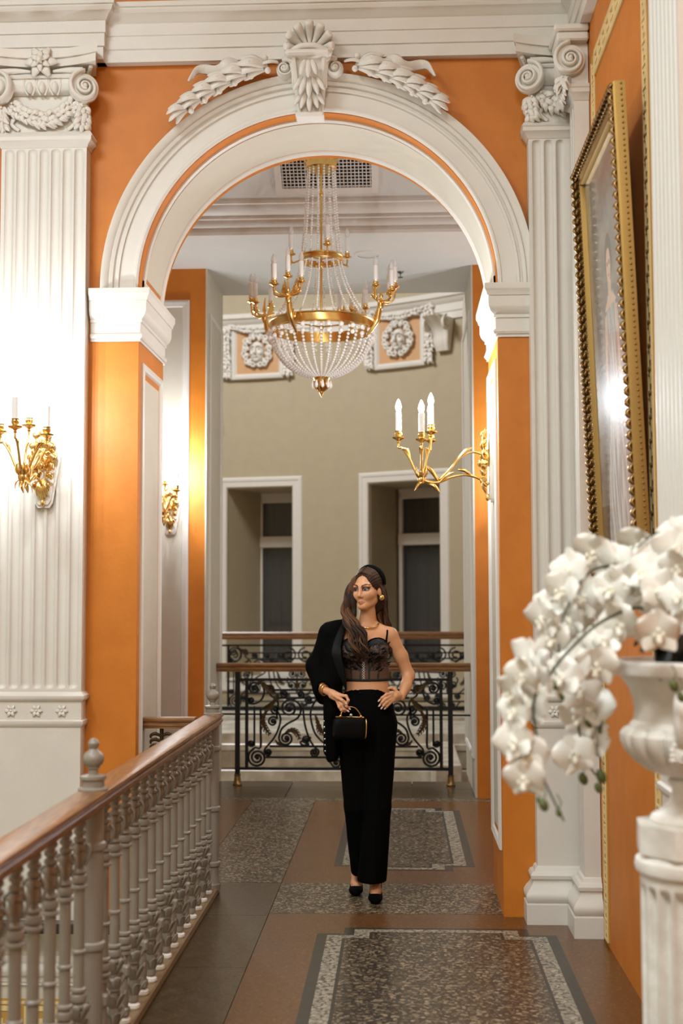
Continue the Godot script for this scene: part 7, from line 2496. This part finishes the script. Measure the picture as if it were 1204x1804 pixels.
	var jp := bones_of([
		[-0.165, 1.45, 0.0, -0.185, 1.20, 0.06, 0.045, 0.055], [-0.185, 1.20, 0.06, -0.192, 1.00, 0.06, 0.052, 0.046], [-0.192, 1.00, 0.06, -0.196, 0.77, 0.05, 0.046, 0.036],
		[-0.150, 1.36, 0.07, -0.135, 1.20, 0.095, 0.022, 0.022], [-0.20, 1.40, -0.08, -0.20, 0.80, -0.05, 0.05, 0.05]])
	var jf := FastNoiseLite.new()
	jf.seed = 17; jf.frequency = 5.0
	var jsd := func(p: Vector3) -> float:
		var d := smin(sd(jb, p, 0.03), sd(jp, p, 0.03), 0.03)
		d += 0.009 * jf.get_noise_3d(p.x * 1.6, p.y * 0.8, p.z * 1.6) + 0.004 * sin(p.y * 34.0 + p.x * 40.0) * smoothstep(1.42, 1.20, p.y) * smoothstep(1.05, 1.2, p.y)
		# open cuff round the wrist
		d = smax(d, -_cp(p, Vector3(-0.250, 1.150, 0.06), Vector3(-0.215, 1.120, 0.16), 0.030, 0.045), 0.008)
		# front edge stays off the bustier
		d = smax(d, p.x - lerpf(-0.118, -0.150, clampf((p.y - 1.15) / 0.25, 0, 1)) - 0.3 * maxf(0.0, -p.z) - 0.4 * maxf(0.0, p.y - 1.40), 0.006)
		return smax(d, 0.745 + 0.25 * (p.x + 0.20) - p.y, 0.004)
	g = Geo.new()
	nets(g, jsd, Vector3(-0.37, 0.72, -0.17), Vector3(-0.02, 1.56, 0.16), 0.0085)
	var ja := put("blazer", g, black, t)
	g = Geo.new()
	g.strap(spline(pv3([-0.100, 1.505, -0.01, -0.132, 1.475, 0.045, -0.158, 1.40, 0.092, -0.166, 1.335, 0.122, -0.150, 1.26, 0.128, -0.128, 1.19, 0.128, -0.116, 1.138, 0.120]), 5), lerp_list([0.010, 0.018, 0.024, 0.032, 0.026, 0.014, 0.004], 31), 0.004, Vector3(-0.35, 0.1, 0.93), 8)
	put("lapel", g, satin, ja)
	g = Geo.new()
	var mbtn := mat(Color(0.75, 0.74, 0.72), 0.25, 0.9)
	for i in 6:
		g = Geo.new(); g.ball(Vector3(-0.236 + 0.001 * i, 0.965 - 0.032 * i, 0.072), Vector3(0.006, 0.006, 0.004), Basis.IDENTITY, 8, 6)
		put("sleeve_button", g, mbtn, ja)
	# ---------------- jewellery
	var gold := mat(Color(0.90, 0.76, 0.50), 0.2, 1.0)
	g = Geo.new()
	var np := PackedVector3Array()
	for i in 33:
		var a := TAU * i / 32
		np.append(Vector3(0.0 + cos(a) * 0.058, 1.492 - 0.020 * sin(a) - 0.004, -0.012 + sin(a) * 0.062))
	g.tube(np, 0.0046, 8)
	put("necklace", g, gold, t)
	g = Geo.new()
	var ep := HEAD_C + HEAD_B * Vector3(0.080, -0.043, 0.0)
	g.ball(ep + Vector3(0.004, 0, 0.008), Vector3(0.0145, 0.0155, 0.0115), Basis(Vector3.UP, 0.4), 16, 10)
	put("earring", g, gold, t)
	for q in [[-0.241, 1.142, 0.092], [-0.230, 1.134, 0.104]]:
		g = Geo.new()
		var bp := PackedVector3Array()
		var d := Vector3(0.62, -0.24, 0.75).normalized()
		var x2 := d.cross(Vector3.UP).normalized()
		var y2 := x2.cross(d)
		for i in 25:
			var a := TAU * i / 24
			bp.append(Vector3(q[0], q[1], q[2]) + (x2 * cos(a) * 0.025 + y2 * sin(a) * 0.029))
		g.tube(bp, 0.0042, 8, d)
		put("bracelet", g, gold, t)
	# ---------------- handbag (held, a thing of its own)
	var b := thing("handbag", "small black glitter clutch bag with gold frame and arched handle", "handbag", Vector3(-0.177 - 0.100, 0.878, -7.03 + 0.175))
	var hb := Basis(Vector3.BACK, -0.05) * Basis(Vector3.UP, 0.30)
	b.basis = hb
	var glit := mat(Color(0.02, 0.02, 0.022), 0.6, 0.0)
	glit.metallic_specular = 0.25
	var gt := noise_tex(0.7, Color(0.006, 0.006, 0.007), Color(0.05, 0.05, 0.05), 256, 33, FastNoiseLite.TYPE_VALUE, 1)
	glit.albedo_color = Color.WHITE
	glit.albedo_texture = gt
	tri(glit, Vector3.ONE * 9.0, false)
	g = Geo.new()
	var fr := []
	for i in 13:
		var f := i / 12.0 * 2.0 - 1.0
		var k := pow(maxf(0.0, 1.0 - pow(absf(f), 5.0)), 0.35) * 0.25 + 0.75
		fr.append([Vector3(f * 0.084, 0.060, 0), Vector3(0, 0.060 * k, 0), Vector3(0, 0, 0.034 * k)])
	var oval := PackedVector2Array()
	for i in 28:
		var a := TAU * i / 28
		oval.append(Vector2(signf(cos(a)) * pow(absf(cos(a)), 0.7), signf(sin(a)) * pow(absf(sin(a)), 0.7)))
	g.sweep(oval, fr)
	put("bag_body", g, glit, b)
	g = Geo.new()
	var rim := PackedVector3Array()
	for i in 29:
		var a := TAU * i / 28
		rim.append(Vector3(0.086, 0.060 + signf(cos(a)) * pow(absf(cos(a)), 0.7) * 0.052, signf(sin(a)) * pow(absf(sin(a)), 0.7) * 0.029))
	g.strap(rim, 0.005, 0.004, Vector3.RIGHT, 8)
	g.bar(Vector3(-0.078, 0.119, 0), Vector3(0.078, 0.119, 0), 0.010, 0.007, 0.002)
	put("gold_frame", g, gold, b)
	g = Geo.new()
	g.strap(spline(pv3([-0.050, 0.124, 0.0, -0.042, 0.150, 0.0, -0.010, 0.172, 0.0, 0.026, 0.168, 0.0, 0.052, 0.142, 0.0, 0.062, 0.122, 0.0]), 5), 0.0052, 0.0038, Vector3.UP, 8)
	for s in [-0.050, 0.062]: g.ball(Vector3(s, 0.124, 0), Vector3(0.008, 0.007, 0.007), Basis.IDENTITY, 10, 6)
	put("handle", g, gold, b)
	g = Geo.new()
	g.ball(Vector3(0.005, 0.131, 0.004), Vector3(0.009, 0.009, 0.009), Basis.IDENTITY, 12, 8)
	put("clasp", g, mat(Color(0.85, 0.84, 0.82), 0.15, 0.9), b)

# front surface of the body at (x, y): march from the front
func _skin_z(f, x: float, y: float) -> float:
	var z := 0.20
	for i in 40:
		var d: float = f.call(Vector3(x, y, z))
		if d < 0.0008: break
		z -= maxf(d * 0.7, 0.0008)
		if z < -0.1: return 0.0
	return z

func _person_hair(t: Node3D):
	var rng := RandomNumberGenerator.new()
	rng.seed = 404
	var tones := []
	for c in [Color(0.27, 0.17, 0.11), Color(0.21, 0.13, 0.085), Color(0.36, 0.24, 0.155), Color(0.16, 0.10, 0.065)]:
		var m := mat(c, 0.5)
		m.metallic_specular = 0.3
		tones.append(m)
	var HB := HEAD_B
	var W := func(p: Vector3) -> Vector3: return HEAD_C + HB * p
	# cap of hair: everything but the face
	var cap := func(w: Vector3) -> float:
		var p := HB.inverse() * (w - HEAD_C)
		var d := ell(p, Vector3(0, 0.036, -0.020), Vector3(0.081, 0.091, 0.098))
		d = smin(d, ell(p, Vector3(0, -0.05, -0.045), Vector3(0.075, 0.085, 0.055)), 0.03)
		d += 0.0018 * sin(atan2(p.x, p.y + 0.02) * 46.0)
		# parting
		d += 0.004 * exp(-pow(p.x / 0.004, 2.0)) * smoothstep(0.0, 0.06, p.z)
		var face := ell(p, Vector3(0, -0.034, 0.072), Vector3(0.0565, 0.112, 0.078))
		return smax(d, -face, 0.006)
	var g := Geo.new()
	nets(g, cap, Vector3(-0.13, 1.52, -0.14), Vector3(0.13, 1.81, 0.13), 0.0048)
	var hair := put("hair", g, tones[1], t)
	# locks falling over her right shoulder to the front
	var lock := func(pts: Array, w0: float, w1: float, m: Material):
		var s := spline(PackedVector3Array(pts), 5)
		var q := Geo.new()
		q.strap(s, lerp_list([w0, w0 * 1.15, w0, w1], s.size()), lerp_list([w0 * 0.5, w0 * 0.55, w0 * 0.5, w1 * 0.5], s.size()), Vector3(0, 0.2, 1), 6)
		put("lock", q, m, hair)
	for i in 58:
		var u := rng.randf_range(-1.0, 1.0)
		var v := rng.randf_range(-1.0, 1.0)
		var wv := rng.randf_range(0.0, TAU)
		var base := [[-0.040, 1.748, -0.002, 0.006], [-0.066, 1.722, 0.016, 0.010], [-0.086, 1.672, 0.022, 0.014], [-0.104, 1.608, 0.030, 0.020], [-0.098, 1.550, 0.048, 0.026], [-0.082, 1.495, 0.080, 0.030], [-0.060, 1.440, 0.108, 0.036], [-0.045, 1.390, 0.135, 0.040], [-0.030, 1.345, 0.140, 0.038], [-0.016, 1.312, 0.136, 0.026]]
		var pts := []
		var n := rng.randi_range(8, 10)
		for j in n:
			var b: Array = base[j]
			var amp := 0.017 * smoothstep(0.0, 3.0, j)
			pts.append(Vector3(b[0] + u * b[3] + amp * sin(j * 2.1 + wv * 0.55), b[1] + v * 0.006, b[2] + v * b[3] * 0.35 + 0.008 * cos(j * 2.1 + wv * 0.55)))
		lock.call(pts, rng.randf_range(0.0065, 0.0105), 0.0016, tones[i % 4])
	# locks on her other side, behind the shoulder
	for i in 30:
		var u := rng.randf_range(-1.0, 1.0)
		var v := rng.randf_range(-1.0, 1.0)
		var wv := rng.randf_range(0.0, TAU)
		var base := [[0.056, 1.735, -0.035, 0.012], [0.078, 1.680, -0.038, 0.013], [0.082, 1.620, -0.045, 0.018], [0.082, 1.565, -0.050, 0.024], [0.088, 1.515, -0.055, 0.026], [0.098, 1.475, -0.055, 0.024], [0.106, 1.445, -0.062, 0.018]]
		var pts := []
		for j in base.size():
			var b: Array = base[j]
			var amp := 0.007 * smoothstep(1.0, 4.0, j)
			pts.append(Vector3(b[0] + u * b[3] + amp * sin(j * 1.8 + wv), b[1] + v * 0.008, b[2] + v * b[3] * 0.9))
		lock.call(pts, rng.randf_range(0.007, 0.011), 0.002, tones[i % 4])
	# strands drawn back from the parting to the temples
	for s: float in [-1.0, 1.0]:
		for i in 11:
			var f := i / 10.0
			var a: Vector3 = W.call(Vector3(s * 0.004, 0.100 + 0.024 * f, 0.060 - 0.045 * f))
			var b2: Vector3 = W.call(Vector3(s * (0.044 + 0.010 * f), 0.078 + 0.020 * f, 0.046 - 0.040 * f))
			var c: Vector3 = W.call(Vector3(s * 0.073, 0.034, 0.014 - 0.030 * f))
			var d: Vector3 = W.call(Vector3(s * 0.082, -0.012, -0.010 - 0.028 * f))
			var e: Vector3 = W.call(Vector3(s * 0.086, -0.060, -0.020 - 0.030 * f))
			lock.call([a, b2, c, d, e], 0.0062, 0.004, tones[i % 4])
	# padded headband
	g = Geo.new()
	var hp := PackedVector3Array()
	var ups := PackedVector3Array()
	for i in 25:
		var a := lerpf(-1.65, 1.65, i / 24.0)
		hp.append(W.call(Vector3(sin(a) * 0.084, 0.034 + cos(a) * 0.090, -0.012 - 0.022 * absf(sin(a)))))
		ups.append(HB * Vector3(sin(a), cos(a), 0.12))
	g.strap(hp, lerp_list([0.012, 0.020, 0.024, 0.025, 0.024, 0.020, 0.012], 25), lerp_list([0.008, 0.014, 0.017, 0.018, 0.017, 0.014, 0.008], 25), Vector3.UP, 12, ups)
	var mh := mat(Color(0.02, 0.019, 0.02), 0.8)
	mh.metallic_specular = 0.2
	put("headband", g, mh, t)

func _objects():
	_lamps()
	_iron_rails()
	_balustrade()
	_portrait()
	_urn()
	_reliefs()
	_person()
